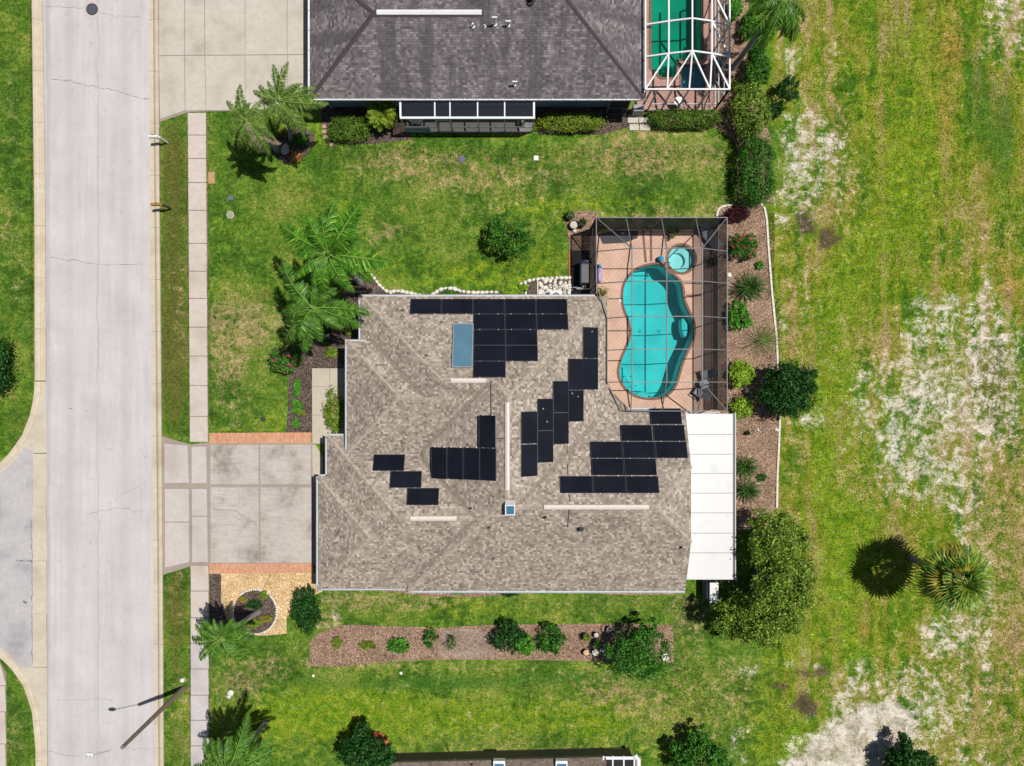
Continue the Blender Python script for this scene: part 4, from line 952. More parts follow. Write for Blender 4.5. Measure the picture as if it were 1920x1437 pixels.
# bottom neighbour
bn = thing('brown_roof_house', 'house with brown shingle roof just entering the bottom edge', 'house', W(960, 1440))
zb = 1.45; PB = 0.16
R3 = Roof(); e0 = [W(737,1408,zb), W(1131,1398,zb)]
R3.plane([e0[0], e0[1], W(1131,1600,zb+221/S*PB), W(737,1600,zb+214/S*PB)], (0,-1)); R3.skirt([W(737,1408), W(1131,1398), W(1131,1600), W(737,1600)], zb)
R3.b.build('roof', [MAT['shingle_low'], MAT['wall_tan']], bn)
b = B(); b.prism([W2(742,1412), W2(1128,1402), W2(1128,1600), W2(742,1600)], 0, zb-.21); b.build('wall', MAT['wall_tan'], bn)
for x in (926, 1043):
    r_ = bpy.data.objects.new('skylight', None); c = I(x+10, 1436, zb+.35); link(r_, bn, c)
    b = B(); b.box((c.x-.38,c.y-.42,c.z-.35),(c.x+.38,c.y+.30,c.z+.0)); b.build('frame', MAT['white_metal'], r_)
    b = B(); b.box((c.x-.30,c.y-.36,c.z+.004),(c.x+.30,c.y+.12,c.z+.02)); b.build('glass', MAT['skylight'], r_)
for x, y, r in [(853,1424,.03),(885,1436,.05)]:
    b = B(); c = I(x,y,zb+.25); b.tube([c-Vector((0,0,.3)), c], r, 8); b.beam(c, c+Vector((.25,-.25,0)), .04,.04); b.build('vent_pipe', MAT['shingle_low'], bn)
so = thing('glazed_porch', 'white framed glazed porch with dark panes at the bottom edge', 'porch', W(1160, 1440))
gx = [1126, 1143, 1163, 1182]
for j, (ya, yb) in enumerate([(1396,1401),(1401,1421),(1422,1440)]):
    for a_, c_ in zip(gx, gx[1:]):
        b = B(); p, q = W(a_+1.2, yb-1), W(c_-1.2, ya+1); b.box((p.x,p.y,zb-.04),(q.x,q.y,zb)); 
        b.build('glass_pane', MAT['white_metal'] if j == 0 else (MAT['black']), so)
b = B()
for x in gx: b.beam(W(x,1396,zb-.02), W(x,1442,zb-.02), .09, .1)
for y in (1401, 1421.5, 1440): b.beam(W(1126,y,zb-.03), W(1186,y,zb-.03), .09, .08)
b.build('frame', MAT['white_metal'], so)
b = B(); b.tube([W(1183,1394,zb-.05), W(1186,1400,zb-.02), W(1189,1400,zb), W(1190,1440,zb)], .16, 10); b.build('gutter', MAT['white_metal'], so)
b = B(); b.prism([W2(1129,1402), W2(1180,1401), W2(1180,1600), W2(1129,1600)], 0, zb-.15); b.build('wall', MAT['wall_tan'], so)

# ------------------------------------------------------------------ pools, decks, cages
def offset_loop(loop, d):
    n = len(loop); out = []
    ar = sum(loop[i][0]*loop[(i+1) % n][1] - loop[(i+1) % n][0]*loop[i][1] for i in range(n))
    sg = 1 if ar > 0 else -1
    for i in range(n):
        a = Vector(loop[i-1]); c = Vector(loop[(i+1) % n]); t = (c-a).normalized(); out.append((loop[i][0] + t.y*d*sg, loop[i][1] - t.x*d*sg))
    return out
def smooth_loop(pts, k=4):
    n = len(pts); out = []
    for i in range(n):
        p0, p1, p2, p3 = (Vector(pts[(i+j-1) % n]) for j in range(4))
        for j in range(k):
            t = j/k
            out.append(tuple(0.5*((2*p1) + (p2-p0)*t + (2*p0-5*p1+4*p2-p3)*t*t + (3*p1-p0-3*p2+p3)*t**3)))
    return out
POOL = [(1237,497),(1215,499),(1195,506),(1180,519),(1171,535),(1168,555),(1170,575),(1177,594),(1182,612),(1183,625),(1180,640),(1172,660),(1164,680),(1161,700),(1166,717),(1178,732),(1195,742),(1215,746),(1235,745),(1252,738),(1265,722),
        (1272,700),(1279,677),(1289,655),(1298,635),(1300,612),(1296,597),(1287,578),(1281,562),(1279,545),(1275,530),(1265,520),(1251,508)]
POOL = [W2(*p) for p in smooth_loop(POOL, 3)]
SPA = [W2(1277.5 + 25*math.cos(t), 486 + 25*math.sin(t)) for t in np.linspace(0, 2*math.pi, 40, endpoint=False)]
def rect_px(x0,y0,x1,y1): return [W2(x0,y0), W2(x1,y0), W2(x1,y1), W2(x0,y1)]
def basin(name, label, loop, deck_z, depth, wz, wmat, ledge=None, group=None):
    c = sum((Vector(p) for p in loop), Vector((0,0))) / len(loop)
    root = thing(name, label, 'swimming pool' if 'spa' not in name else 'spa', (c.x, c.y, deck_z), group)
    b = B(); b.sheet([loop], -depth); n = len(b.v); k = len(loop)
    b.v += [(p[0],p[1],-depth) for p in loop] + [(p[0],p[1],deck_z) for p in loop]
    for i in range(k): b.f.append((n+i, n+k+i, n+k+(i+1) % k, n+(i+1) % k)); b.m.append(0)
    b.build('basin', MAT['plaster'], root)
    b = B(); b.sheet([loop], wz); b.build('water', wmat, root)
    tl = offset_loop(loop, -0.012); b = B(); b.v += [(p[0],p[1],wz-.10) for p in tl] + [(p[0],p[1],deck_z) for p in tl]
    b.f += [(i, i+k, (i+1) % k+k, (i+1) % k) for i in range(k)]; b.m += [0]*k; b.build('tile_line', MAT['tile_line'], root)
    out = offset_loop(loop, 0.16)
    b = B(); n = 0; z1 = deck_z + 0.035
    b.v += [(p[0],p[1],z1) for p in loop] + [(p[0],p[1],z1) for p in out] + [(p[0],p[1],deck_z) for p in out] + [(p[0],p[1],deck_z-.02) for p in loop]
    for i in range(k):
        j = (i+1) % k
        b.f += [(i, i+k, j+k, j), (i+k, i+2*k, j+2*k, j+k), (i+3*k, i, j, j+3*k)]; b.m += [0]*3
    b.build('coping', MAT['coping'], root)
    return root
deck_out = [(1107,430),(1335.5,430),(1335.5,790),(1150,790),(1115,750),(1115,580),(1107,580)]
b = B(); b.sheet([[W2(*p) for p in deck_out], offset_loop(POOL, .02), offset_loop(SPA, .02)], 0.05)
for p, q in zip(deck_out[:3], deck_out[1:4]): b.poly([W(*p,0), W(*q,0), W(*q,.05), W(*p,.05)])
structure(b.build('pool_deck', MAT['deck']))
pool = basin('swimming_pool', 'turquoise kidney shaped swimming pool with brown coping under the cage', POOL, .052, 1.55, -.06, MAT['water'])
pin = offset_loop(POOL, -0.45)
seat = [W2(*p) for p in smooth_loop([(1284,596),(1290,604),(1293,612),(1292,622),(1288,632),(1283,622),(1281,610),(1282,600)], 2)]
b = B(); b.prism(seat, -1.52, -0.45); b.build('seat_ledge', MAT['plaster'], pool)
st = [W2(*p) for p in smooth_loop([(1163,688),(1170,690),(1176,705),(1186,722),(1200,733),(1218,739),(1214,746.5),(1196,742.5),(1178.5,732.5),(1166,717)], 2)]
b = B(); b.prism(st, -1.53, -0.55); b.build('bench_step', MAT['plaster'], pool)
for x, y in [(1167,676),(1168,690),(1172,706),(1185,706),(1194,724),(1182,726),(1197,738)]:
    b = B(); c = W(x,y,-.548 if x < 1195 or y < 730 else -.3); b.lathe(c, [(.045,0),(.045,.012)], 8); b.build('drain_button', MAT['iron'], pool)
for x, y in [(1208,618),(1245,618)]:
    b = B(); b.lathe(W(x,y,-1.55), [(.14,.0),(.14,.02),(.06,.06)], 14); b.build('main_drain', MAT['white_plastic'], pool)
spa = basin('round_spa', 'round pale aqua spa beside the kidney shaped pool', SPA, .052, 0.55, -.02, MAT['spa_water'])
cx, cy = 1272, 488
inner = [W2(cx + 15*math.cos(t), cy + 15*math.sin(t)) for t in np.linspace(0, 2*math.pi, 28, endpoint=False)]
b = B(); b.sheet([[ (p[0],p[1]) for p in offset_loop(SPA,-.01)], inner], -.30); k = len(inner); n = len(b.v)
b.v += [(p[0],p[1],-.545) for p in inner] + [(p[0],p[1],-.30) for p in inner]
for i in range(k): b.f.append((n+i, n+(i+1) % k, n+k+(i+1) % k, n+k+i)); b.m.append(0)
b.build('bench', MAT['plaster'], spa)
b = B(); pts = [(1249,500),(1256,504),(1262,511),(1258,516),(1250,511),(1246,505)]; b.prism([W2(*p) for p in pts], .0, .10); b.build('spillway', MAT['coping'], spa)

def cage(name, label, mat, smat, swall, nodes, cells, walls, posts, loc, extra=(), bw=.05, bh=.10, pw=.055, alts=()):
    root = thing(name, label, 'pool cage', loc)
    for p, q in nodes:
        b = B(); b.beam(p, q, bw, bh); b.build('roof_beam', mat, root, (Vector(p)+Vector(q))/2)
    for c in cells:
        b = B(); b.poly(c); b.build('screen_panel', smat, root, sum((Vector(v) for v in c), Vector())/len(c))
    for c in walls:
        b = B(); b.poly(c); b.build('screen_panel', swall, root, sum((Vector(v) for v in c), Vector())/len(c))
    for p, q in posts:
        b = B(); b.beam(p, q, pw, pw); b.build('post', mat, root, (Vector(p)+Vector(q))/2)
    for p, q, mt in extra:
        b = B(); b.beam(p, q, .05, .06); b.build('chair_rail', mt, root, (Vector(p)+Vector(q))/2)
    return root
zE, zF = 3.2, 4.2
ysC = [430, 489, 545, 605, 661, 717, 767]; xsC = [1107, 1164.5, 1223.5, 1284, 1335]
def cz(i, j):
    if j == 0: return zE
    if j == len(ysC)-1: return 3.35 if 0 < i < 4 else zE
    return zF if 0 < i < 4 else zE
def cpt(i, j, dz=0.0):
    x = xsC[i]; y = ysC[j]
    if i == 0 and j >= 3: x = 1127 if j < 6 else 1150
    if j == 0: x += {1:-5.5, 2:-3, 3:-4}.get(i, 0)
    if j == len(ysC)-1: x += {1: 2, 2: -3, 3: 0}.get(i, 0)
    return W(x, y, (cz(i,j) if not (i == 0 and j >= 3) else 2.95) + dz)
nodes, cells = [], []
for j in range(len(ysC)):
    for i in range(len(xsC)):
        if i < 4: nodes.append((cpt(i,j), cpt(i+1,j)))
        if j < len(ysC)-1: nodes.append((cpt(i,j), cpt(i,j+1)))
        if i < 4 and j < len(ysC)-1: cells.append([cpt(i,j,-.03), cpt(i,j+1,-.03), cpt(i+1,j+1,-.03), cpt(i+1,j,-.03)])
nodes += [(cpt(0,0), cpt(1,1)), (cpt(4,0), cpt(3,1)), (cpt(4,6), cpt(3,5))]
def wall_run(pts_px, z0, z1):
    wl_, ps = [], []
    for a_, c_ in zip(pts_px, pts_px[1:]):
        wl_.append([W(*a_,z0), W(*c_,z0), W(*c_,z1-.06), W(*a_,z1-.06)])
    for a_ in pts_px: ps.append((W(*a_,z0), W(*a_,z1-.06)))
    return wl_, ps
walls, posts = [], []
for run_ in [[(x,430) for x in (1107,1159,1220.5,1280,1335)], [(1335,y) for y in ysC[0:]], [(1107,430),(1107,489),(1107,545),(1107,560)]]:
    a_, c_ = wall_run(run_, .06, zE); walls += a_; posts += c_
extra = [(W(1107,430,1.42), W(1335,430,1.42), MAT['bronze']), (W(1335,430,1.42), W(1335,767,1.42), MAT['grey_frame']), (W(1107,430,1.42), W(1107,560,1.42), MAT['bronze']),
         (W(1335,430,.1), W(1335,767,.1), MAT['gutter']), (W(1107,430,.1), W(1335,430,.1), MAT['bronze'])]
up_walls = [[Vector((v.x, v.y, 1.44 if v.z < 1 else v.z)) for v in q] for q in walls]
lo_walls = [[Vector((v.x, v.y, v.z if v.z < 1 else 1.40)) for v in q] for q in walls]
cg = cage('pool_cage', 'grey bronze screen enclosure over the kidney pool', MAT['grey_frame'], MAT['screen'], MAT['screen_wall'], nodes, cells, up_walls, posts, W(1220,600), extra)
for c in lo_walls:
    b = B(); b.poly(c); b.build('lower_screen_panel', MAT['screen_lower'], cg, sum((Vector(v) for v in c), Vector())/4)
structure(sheet('deck_band', [(1203,432),(1207,432),(1213,492),(1208,493)], .056, MAT['coping'])); structure(sheet('deck_band.001', [(1218,432),(1222,432),(1223,490),(1218,491)], .056, MAT['coping']))
structure(sheet('deck_band.002', [(1283,530),(1333,531),(1333,534),(1283,533)], .056, MAT['coping'])); structure(sheet('deck_band.003', [(1286,553),(1318,552),(1318,556),(1287,557)], .056, MAT['coping']))

# neighbour's pool
GP = [W2(*p) for p in [(1221,-55),(1315,-55),(1315,112),(1269,112),(1267,146),(1239,146),(1221,129)]]
NS = [W2(*p) for p in [(1277,124),(1321,124),(1321,166),(1277,166)]]
ddeck = [(1190,-70),(1343,-70),(1343,209),(1205,209),(1205,221),(1190,221)]
b = B(); b.sheet([[W2(*p) for p in ddeck], offset_loop(GP,.02), offset_loop(NS,.02)], .05)
for p, q in zip(ddeck[1:5], ddeck[2:6]): b.poly([W(*p,0), W(*q,0), W(*q,.05), W(*p,.05)])
structure(b.build('pool_deck.001', MAT['deck_red']))
basin('swimming_pool', 'emerald green rectangular swimming pool under the white framed cage', GP, .052, 1.5, -.06, MAT['green_water'])
basin('square_spa', 'small square blue spa beside the emerald pool', NS, .052, .7, .0, MAT['blue_water'])
h1, h2, h3 = 3.2, 3.62, 3.95
yN = [-110, 32 + 8, 94 + 12, 206.5]
def q_(px, py, h): return I(px, py, h)
ys_b = [CY + (v_-CY)*(1-h1/H) for v_ in (-200, -75, 47, 107, 168)]
ys_b = [CY + (v_-CY)*(1-h1/H) for v_ in (-73, -13, 47, 107, 168)]
xN = [CX + (v_-CX)*(1-h1/H) for v_ in (1210, 1251, 1292, 1331, 1368)]
zN = [h1, h2, h3, h2, h1]
def npt(i, j, dz=0.0):
    z = zN[i] if j < 4 else h1
    return W(xN[i], ys_b[j], z + dz)
nodes, cells = [], []
for j in range(5):
    for i in range(5):
        if i < 4 and j > 0: nodes.append((npt(i,j), npt(i+1,j)))
        if j < 4: nodes.append((npt(i,j), npt(i,j+1)))
        if i < 4 and j < 4: cells.append([npt(i,j,-.03), npt(i,j+1,-.03), npt(i+1,j+1,-.03), npt(i+1,j,-.03)])
for (i, j), (i2, j2) in [((1,3),(0,4)), ((2,3),(1,4)), ((2,3),(3,4)), ((3,3),(4,4)), ((3,2),(4,3)), ((3,1),(4,2))]: nodes.append((npt(i,j,.0), npt(i2,j2,.0)))
yb, xr = ys_b[4], xN[4]
walls, posts = [], []
for run_ in [[(xN[0]+22,yb),(xN[1]+9,yb),(xN[2],yb),(xN[3],yb),(xr,yb)], [(xr,y) for y in ys_b]]:
    a_, c_ = wall_run(run_, .06, h1); walls += a_; posts += c_
extra = [(W(xN[0]+22,yb,.95), W(xr,yb,.95), MAT['white_metal']), (W(xr,ys_b[0],.95), W(xr,yb,.95), MAT['white_metal']), (W(xN[0]+22,yb,.1), W(xr,yb,.1), MAT['white_metal']), (W(xr,ys_b[0],.12), W(xr,yb,.12), MAT['white_metal']), (W(xr,ys_b[0],2.1), W(xr,yb,2.1), MAT['gutter'])]
for y_a, y_b in zip(ys_b, ys_b[1:]): extra.append((W(xr,y_a,.12), W(xr,y_b,2.1), MAT['gutter']))
cage('pool_cage', 'white framed screen enclosure over the emerald pool', MAT['white_metal'], MAT['screen'], MAT['screen'], nodes, cells, walls, posts, W(1280,100), extra, .09, .12, .09)

# ------------------------------------------------------------------ plants
def leaf_quads(P_, T, Bn, L, Wd):
    """diamond leaves: centres, tangents, binormals, half length, half width -> verts, faces"""
    n = len(P_); L = L[:, None]; Wd = Wd[:, None]
    v = np.stack([P_ - T*L, P_ + Bn*Wd, P_ + T*L, P_ - Bn*Wd], 1).reshape(-1, 3)
    return v, np.arange(n*4).reshape(n, 4)
def unit(a): return a / np.maximum(np.linalg.norm(a, axis=-1, keepdims=True), 1e-9)
def mesh_np(name, v, f, mats, parent=None, loc=None, mi=None):
    if loc is None: loc = WL[parent] if parent is not None else Vector((0,0,0))
    me = bpy.data.meshes.new(name); v = v - np.array(loc)
    me.vertices.add(len(v)); me.vertices.foreach_set('co', v.astype(np.float32).ravel())
    me.loops.add(f.size); me.loops.foreach_set('vertex_index', f.astype(np.int32).ravel())
    me.polygons.add(len(f)); me.polygons.foreach_set('loop_start', np.arange(0, f.size, f.shape[1], dtype=np.int32))
    for mt in (mats if isinstance(mats, (list, tuple)) else [mats]): me.materials.append(mt)
    if mi is not None: me.polygons.foreach_set('material_index', mi.astype(np.int32))
    me.update(calc_edges=True)
    o = bpy.data.objects.new(name, me); return link(o, parent, loc)
def leaves(ells, n, size, seed, clumps=40, spread=0.22, zmin=-0.35, upright=0.35, box=False, aspect=0.5, fill=0.25):
    """leaf cloud over ellipsoids (cx,cy,cz,rx,ry,rz); clumped, with gaps"""
    rg = np.random.default_rng(seed); vs_, fs, off = [], [], 0
    tot = sum(e[3]*e[4] + e[4]*e[5] + e[3]*e[5] for e in ells)
    for e in ells:
        c = np.array(e[:3]); r = np.array(e[3:6]); k = int(n * (e[3]*e[4] + e[4]*e[5] + e[3]*e[5]) / tot)
        if k < 3: continue
        nc = max(4, int(clumps * k / n))
        d = unit(rg.normal(size=(nc*4, 3))); d = d[d[:, 2] > zmin][:nc]
        if box:
            p4 = 5; d = d / (np.abs(d)**p4).sum(1, keepdims=True)**(1/p4)
        d = d * rg.uniform(0.62 if not box else .8, 1.06, (len(d), 1))
        ci = rg.integers(0, len(d), k)
        p = d[ci] + rg.normal(size=(k, 3)) * spread * rg.uniform(.5, 1.2, (len(d), 1))[ci]
        inner = rg.random(k) < fill
        dd = unit(rg.normal(size=(k, 3)));
        if box: dd = dd / (np.abs(dd)**5).sum(1, keepdims=True)**.2
        p[inner] = (dd * rg.uniform(0.55, 1.0, (k, 1)))[inner]
        p[:, 2] = np.maximum(p[:, 2], zmin - 0.3)
        P_ = c + p * r
        P_[:, 2] = np.maximum(P_[:, 2], 0.03)
        nrm = unit(unit(p)*0.7 + rg.normal(size=(k, 3))*0.75 + np.array([0, 0, upright]))
        T = unit(np.cross(nrm, rg.normal(size=(k, 3)))); Bn = np.cross(nrm, T)
        L = size * rg.uniform(0.65, 1.35, k)
        v, f = leaf_quads(P_, T, Bn, L, L*aspect)
        vs_.append(v); fs.append(f + off); off += len(v)
    return np.concatenate(vs_), np.concatenate(fs)
SEED = [100]
def stem(b, x, y, z1, r=.03, lean=(0, 0)):
    b.tube([(x, y, 0), (x+lean[0]*.5, y+lean[1]*.5, z1*.5), (x+lean[0], y+lean[1], z1)], [r*1.3, r, r*.7], 7)
def shrub(name, label, cat, px, py, rx, ry, h, mat='green', n=None, size=.055, group=None, flowers=None, nf=60, box=False, clumps=None, spread=.2, ells=None, fill=.3, fsize=.05, aspect=.5, dens=1.0):
    """bush whose crown the photo shows centred at px, py with radii rx, ry (photo pixels); h = height in metres"""
    SEED[0] += 1; sd_ = SEED[0]
    c = I(px, py, h*.6); k = 1 - h*.6/H; rX, rY = rx/S*k, ry/S*k
    root = thing(name, label, cat, (c.x, c.y, 0), group)
    if ells is None:
        rg = random.Random(sd_); ells = [(c.x, c.y, h*.52, rX*(.92 if box else .76), rY*(.92 if box else .76), h*.48)]
        if not box:
            for i in range(6):
                a = i*1.05 + rg.uniform(-.4, .4); q = rg.uniform(.5, .72)
                ells.append((c.x + math.cos(a)*rX*q, c.y + math.sin(a)*rY*q, h*rg.uniform(.4, .62), rX*rg.uniform(.26, .46), rY*rg.uniform(.26, .46), h*rg.uniform(.28, .4)))
    if n is None: n = int(dens * 2.9 * (rX*rY + (rX+rY)*h*.5) / (size*size*.8) * 1.6) + 40
    v, f = leaves(ells, n, size, sd_, clumps or max(12, n//42), spread, box=box, fill=fill, aspect=aspect)
    mesh_np('foliage', v, f, LEAF[mat], root)
    b = B()
    for i in range(3):
        a = i*2.1 + sd_; stem(b, c.x + math.cos(a)*.05, c.y + math.sin(a)*.05, h*.55, max(.012, h*.018), (math.cos(a)*rX*.4, math.sin(a)*rY*.4))
    b.build('stem', MAT['bark'], root)
    if flowers:
        up_ = [(e[0], e[1], e[2]+.02, e[3]*1.04, e[4]*1.04, e[5]*1.06) for e in ells]
        v, f = leaves(up_, nf, fsize, sd_ + 7000, max(5, nf//14), .10, zmin=.1, fill=0, aspect=.8)
        mesh_np('blossom', v, f, MAT[flowers], root)
    return root
def tree(name, label, cat, base, ells, n, size, mat, trunk_r, group=None, clumps=120, spread=.2, fill=.3, limbs=6, aspect=.5):
    SEED[0] += 1; rg = random.Random(SEED[0])
    bx, by = base; root = thing(name, label, cat, (bx, by, 0), group)
    v, f = leaves(ells, n, size, SEED[0], clumps, spread, fill=fill, aspect=aspect)
    mesh_np('crown', v, f, LEAF[mat], root)
    b = B(); zc_ = min(e[2]-e[5] for e in ells); zc_ = max(.5, zc_)
    b.tube([(bx, by, 0), (bx+.04, by, zc_*.5), (bx, by+.05, zc_)], [trunk_r*1.35, trunk_r, trunk_r*.85], 10)
    for i in range(limbs):
        e = ells[i % len(ells)]; t = (e[0] + rg.uniform(-.5,.5)*e[3], e[1] + rg.uniform(-.5,.5)*e[4], e[2] + rg.uniform(0,.5)*e[5])
        m_ = ((bx+t[0])/2, (by+t[1])/2, (zc_+t[2])/2 + .2)
        b.tube([(bx, by+.05, zc_*.95), m_, t], [trunk_r*.6, trunk_r*.4, trunk_r*.15], 6)
    b.build('trunk', MAT['bark'], root); return root

# feather palms -----------------------------------------------------
def frond_np(L, droop, rise, nl=46, wl=.62, seed=0, width=.035, twist=.5, curl=0.0, start=.14, tipw=.35):
    """one feather frond along +X from the origin: leaflets (diamonds folded in pairs) and the rib"""
    rg = np.random.default_rng(seed)
    t = np.linspace(0, 1, 60)
    ang = rise - droop * t**1.25
    dx, dz = np.cos(ang), np.sin(ang); st = L/59
    x = np.concatenate([[0], np.cumsum(dx[:-1]*st)]); z = np.concatenate([[0], np.cumsum(dz[:-1]*st)])
    y = curl * L * t**2
    R_ = np.stack([x, y, z], 1)
    vs_, fs, off = [], [], 0
    for sg in (-1, 1):
        u = np.linspace(start, 1.0, nl) + rg.uniform(-.006, .006, nl); u = np.clip(u, 0, 1)
        p = np.stack([np.interp(u, t, R_[:, k]) for k in range(3)], 1)
        tg = unit(np.stack([np.interp(u, t, np.gradient(R_[:, k])) for k in range(3)], 1))
        side = unit(np.cross(tg, np.array([0, 0, 1.0]))) * sg
        prof = np.sin(np.pi * np.clip((u - start*.6)/(1.02 - start*.6), 0, 1))**.6
        ll = wl * (prof*(1-tipw) + tipw*(1-u)) * rg.uniform(.8, 1.15, nl)
        fw = .35 + .75*u**2 + rg.normal(size=nl)*.08
        dr = -rg.uniform(.2, 1.5, nl) + rg.normal(size=nl)*twist*.35
        d = unit(side + tg*fw[:, None] + np.array([0, 0, 1.0])*dr[:, None])
        tip = p + d*ll[:, None]; tip[:, 2] -= ll*.12
        wv = tg
        mid = p + d*(ll*.45)[:, None]; mid[:, 2] += ll*.02
        a = mid + wv*width*(.6+prof[:, None]*.6); c = mid - wv*width*(.6+prof[:, None]*.6)
        v = np.stack([p, a, tip, c], 1).reshape(-1, 3); vs_.append(v); fs.append(np.arange(nl*4).reshape(nl, 4) + off); off += len(v)
    nq = sum(len(f) for f in fs)
    rr = np.linspace(.030, .008, 60)*(L/3); k0 = off      # the rib: a flat-topped strip with depth
    pt = R_[::4]; rw = rr[::4][:, None]; m_ = len(pt); tg = unit(np.gradient(pt, axis=0)); sd_ = unit(np.cross(tg, np.array([0, 0, 1.0])))
    up_ = np.array([0, 0, 1.0])
    ring = np.stack([pt + sd_*rw, pt + up_*rw, pt - sd_*rw, pt - up_*rw], 1).reshape(-1, 3)
    q = [(k0+4*i+j, k0+4*i+(j+1) % 4, k0+4*i+4+(j+1) % 4, k0+4*i+4+j) for i in range(m_-1) for j in range(4)]
    return np.concatenate(vs_ + [ring]), np.concatenate(fs + [np.array(q)]), np.concatenate([np.zeros(nq), np.ones(len(q))])
FM = {}
def frond_mesh(key, leafmat, ribmat, **kw):
    k = (key, leafmat, ribmat)
    if k not in FM:
        v, f, mi = frond_np(**kw)
        me = bpy.data.meshes.new('frond')
        me.vertices.add(len(v)); me.vertices.foreach_set('co', v.astype(np.float32).ravel())
        me.loops.add(f.size); me.loops.foreach_set('vertex_index', f.astype(np.int32).ravel())
        me.polygons.add(len(f)); me.polygons.foreach_set('loop_start', np.arange(0, f.size, 4, dtype=np.int32))
        me.materials.append(LEAF[leafmat]); me.materials.append(MAT[ribmat]); me.polygons.foreach_set('material_index', mi.astype(np.int32))
        me.update(calc_edges=True); FM[k] = me
    return FM[k]
def palm(label, base, crown_img, h, fronds, leafmat='palm', group=None, trunk_r=.15, dry=(), name='palm_tree', wl=.62, nl=108, spear=False, width=.034):
    """base = plan pixels of the trunk foot, crown_img = photo pixels of the crown at height h; fronds = (azimuth deg, length m, rise, droop)"""
    b0 = W(*base); top = I(*crown_img, h); root = thing(name, label, 'palm tree', b0, group)
    SEED[0] += 1; rg = random.Random(SEED[0])
    pts = [b0 + (top-b0)*t + Vector((0, 0, 0)) for t in np.linspace(0, 1, 9)]
    bend = Vector((b0.x-top.x, b0.y-top.y, 0))*.12
    pts = [p + bend*math.sin(math.pi*i/8)*-1 for i, p in enumerate(pts)]
    b = B(); b.tube(pts, [trunk_r*1.5] + [trunk_r*(1.15-.3*i/8) for i in range(1, 9)], 12)
    b.build('trunk', MAT['palm_bark'], root)
    b = B(); b.tube([top - Vector((0,0,.5)), top + Vector((0,0,.1)), top + Vector((0,0,.55))], [trunk_r*1.0, trunk_r*.9, .03], 10)
    b.build('crown_shaft', LEAF['palm_bright'] if spear else MAT['rachis'], root)
    wl *= 1.12
    fronds = list(fronds) + [(f[0] + rg.uniform(-16, 16), f[1]*rg.uniform(.78, .96), f[2] - rg.uniform(.0, .35), f[3] + rg.uniform(0, .4)) for f in fronds if len(f) == 4] + [(f[0] + rg.uniform(-25, 25), f[1]*rg.uniform(.55, .8), f[2] - rg.uniform(.2, .6), f[3] + .4) for f in fronds[::2]]
    for i, fr in enumerate(fronds):
        az, L, rise, droop = fr[:4]; lm = fr[4] if len(fr) > 4 else leafmat
        var = i % 5
        droop += .3
        me = frond_mesh((round(rise, 1), round(droop, 1), var, wl, nl, width), lm, 'rachis_dry' if lm == 'palm_dry' else 'rachis', L=3.0, droop=round(droop, 1), rise=round(rise, 1), seed=var*17+3, wl=wl*3/3.3, nl=nl, curl=(var-2)*.11, width=width)
        o = bpy.data.objects.new('frond', me); link(o, root, top + Vector((0, 0, .12*rg.random())))
        s_ = L/3.0; o.scale = (s_, s_*rg.uniform(.9, 1.05), s_); o.rotation_euler = (rg.uniform(-.25, .25), 0, math.radians(az))
    return root
def ring(n, L, rise, droop, jit=8, a0=0, mats=None):
    rg = random.Random(n*7 + int(a0)); out = []
    for i in range(n): out.append((a0 + i*360/n + rg.uniform(-jit, jit), L*rg.uniform(.85, 1.1), rise + rg.uniform(-.15, .15), droop + rg.uniform(-.2, .2)) + ((mats[i % len(mats)],) if mats else ()))
    return out
GPALM = 'feather palms in the front yards'
palm('tall leaning feather palm beside the upper left corner of the tan roof', (675,530), (616,478), 7.2,
     [(157,4.0,.35,1.0),(88,3.3,.45,.9),(58,3.9,.40,.9),(-8,3.9,.25,.9),(-25,2.6,.1,1.3),(130,2.6,.9,.9),(30,2.5,.9,.9),(215,2.6,.6,1.2),(255,2.8,.3,1.4),(290,2.7,.4,1.4),(185,2.4,.5,1.2),(105,2.6,.9,1.0)], 'palm_bright', GPALM, .17, spear=True, wl=.72)
palm('dense feather palm in the dark mulch left of the tan roof', (632,606), (588,578), 6.0,
     [(135,3.6,.5,1.0),(3,3.5,.25,1.0),(-18,3.2,.35,1.1),(-45,2.3,.2,1.4),(170,2.0,.5,1.3),(200,2.3,.4,1.4),(228,3.3,.3,1.2),(252,3.1,.3,1.1),(275,2.4,.3,1.4),(310,2.2,.4,1.3),(90,2.0,.9,1.2),(45,2.0,.8,1.2),(150,1.8,.7,1.4),(245,2.3,.9,1.2)], 'palm', GPALM, .16, wl=.75, nl=108)
palm('twin feather palm with browning fronds nearest the street below the top driveway', (520,281), (462,228), 5.0,
     [(112,2.3,.6,.9),(140,1.9,.5,1.0),(85,1.3,.9,1.0),(45,2.0,.6,1.2),(20,2.0,.5,1.2),(-20,2.0,.3,1.3),(-48,2.5,.1,1.2),(-62,2.4,0,1.3,'palm_dry'),(-85,2.3,-.1,1.3),(-100,1.8,-.2,1.3,'palm_dry'),(-118,2.4,-.1,1.2),(-130,2.2,-.2,1.3,'palm_dry'),(-150,1.7,.2,1.3),(175,1.6,.4,1.3),(-40,2.6,-.1,1.3,'palm_dry')], 'palm_olive', GPALM, .15, wl=.58)
palm('twin feather palm arching over the corner of the top driveway', (546,262), (524,190), 5.4,
     [(76,2.3,.8,.5),(40,1.9,.7,1.2),(22,2.5,.5,1.2),(8,2.6,.4,1.3),(-14,3.0,.3,1.2),(-38,2.5,.2,1.3),(-55,2.2,.1,1.4),(-80,1.6,.1,1.5),(-110,1.7,.3,1.5),(-140,1.8,.4,1.4),(170,2.0,.5,1.3),(150,1.9,.5,1.3),(120,1.4,.8,1.2)], 'palm_olive', GPALM, .13, wl=.58)
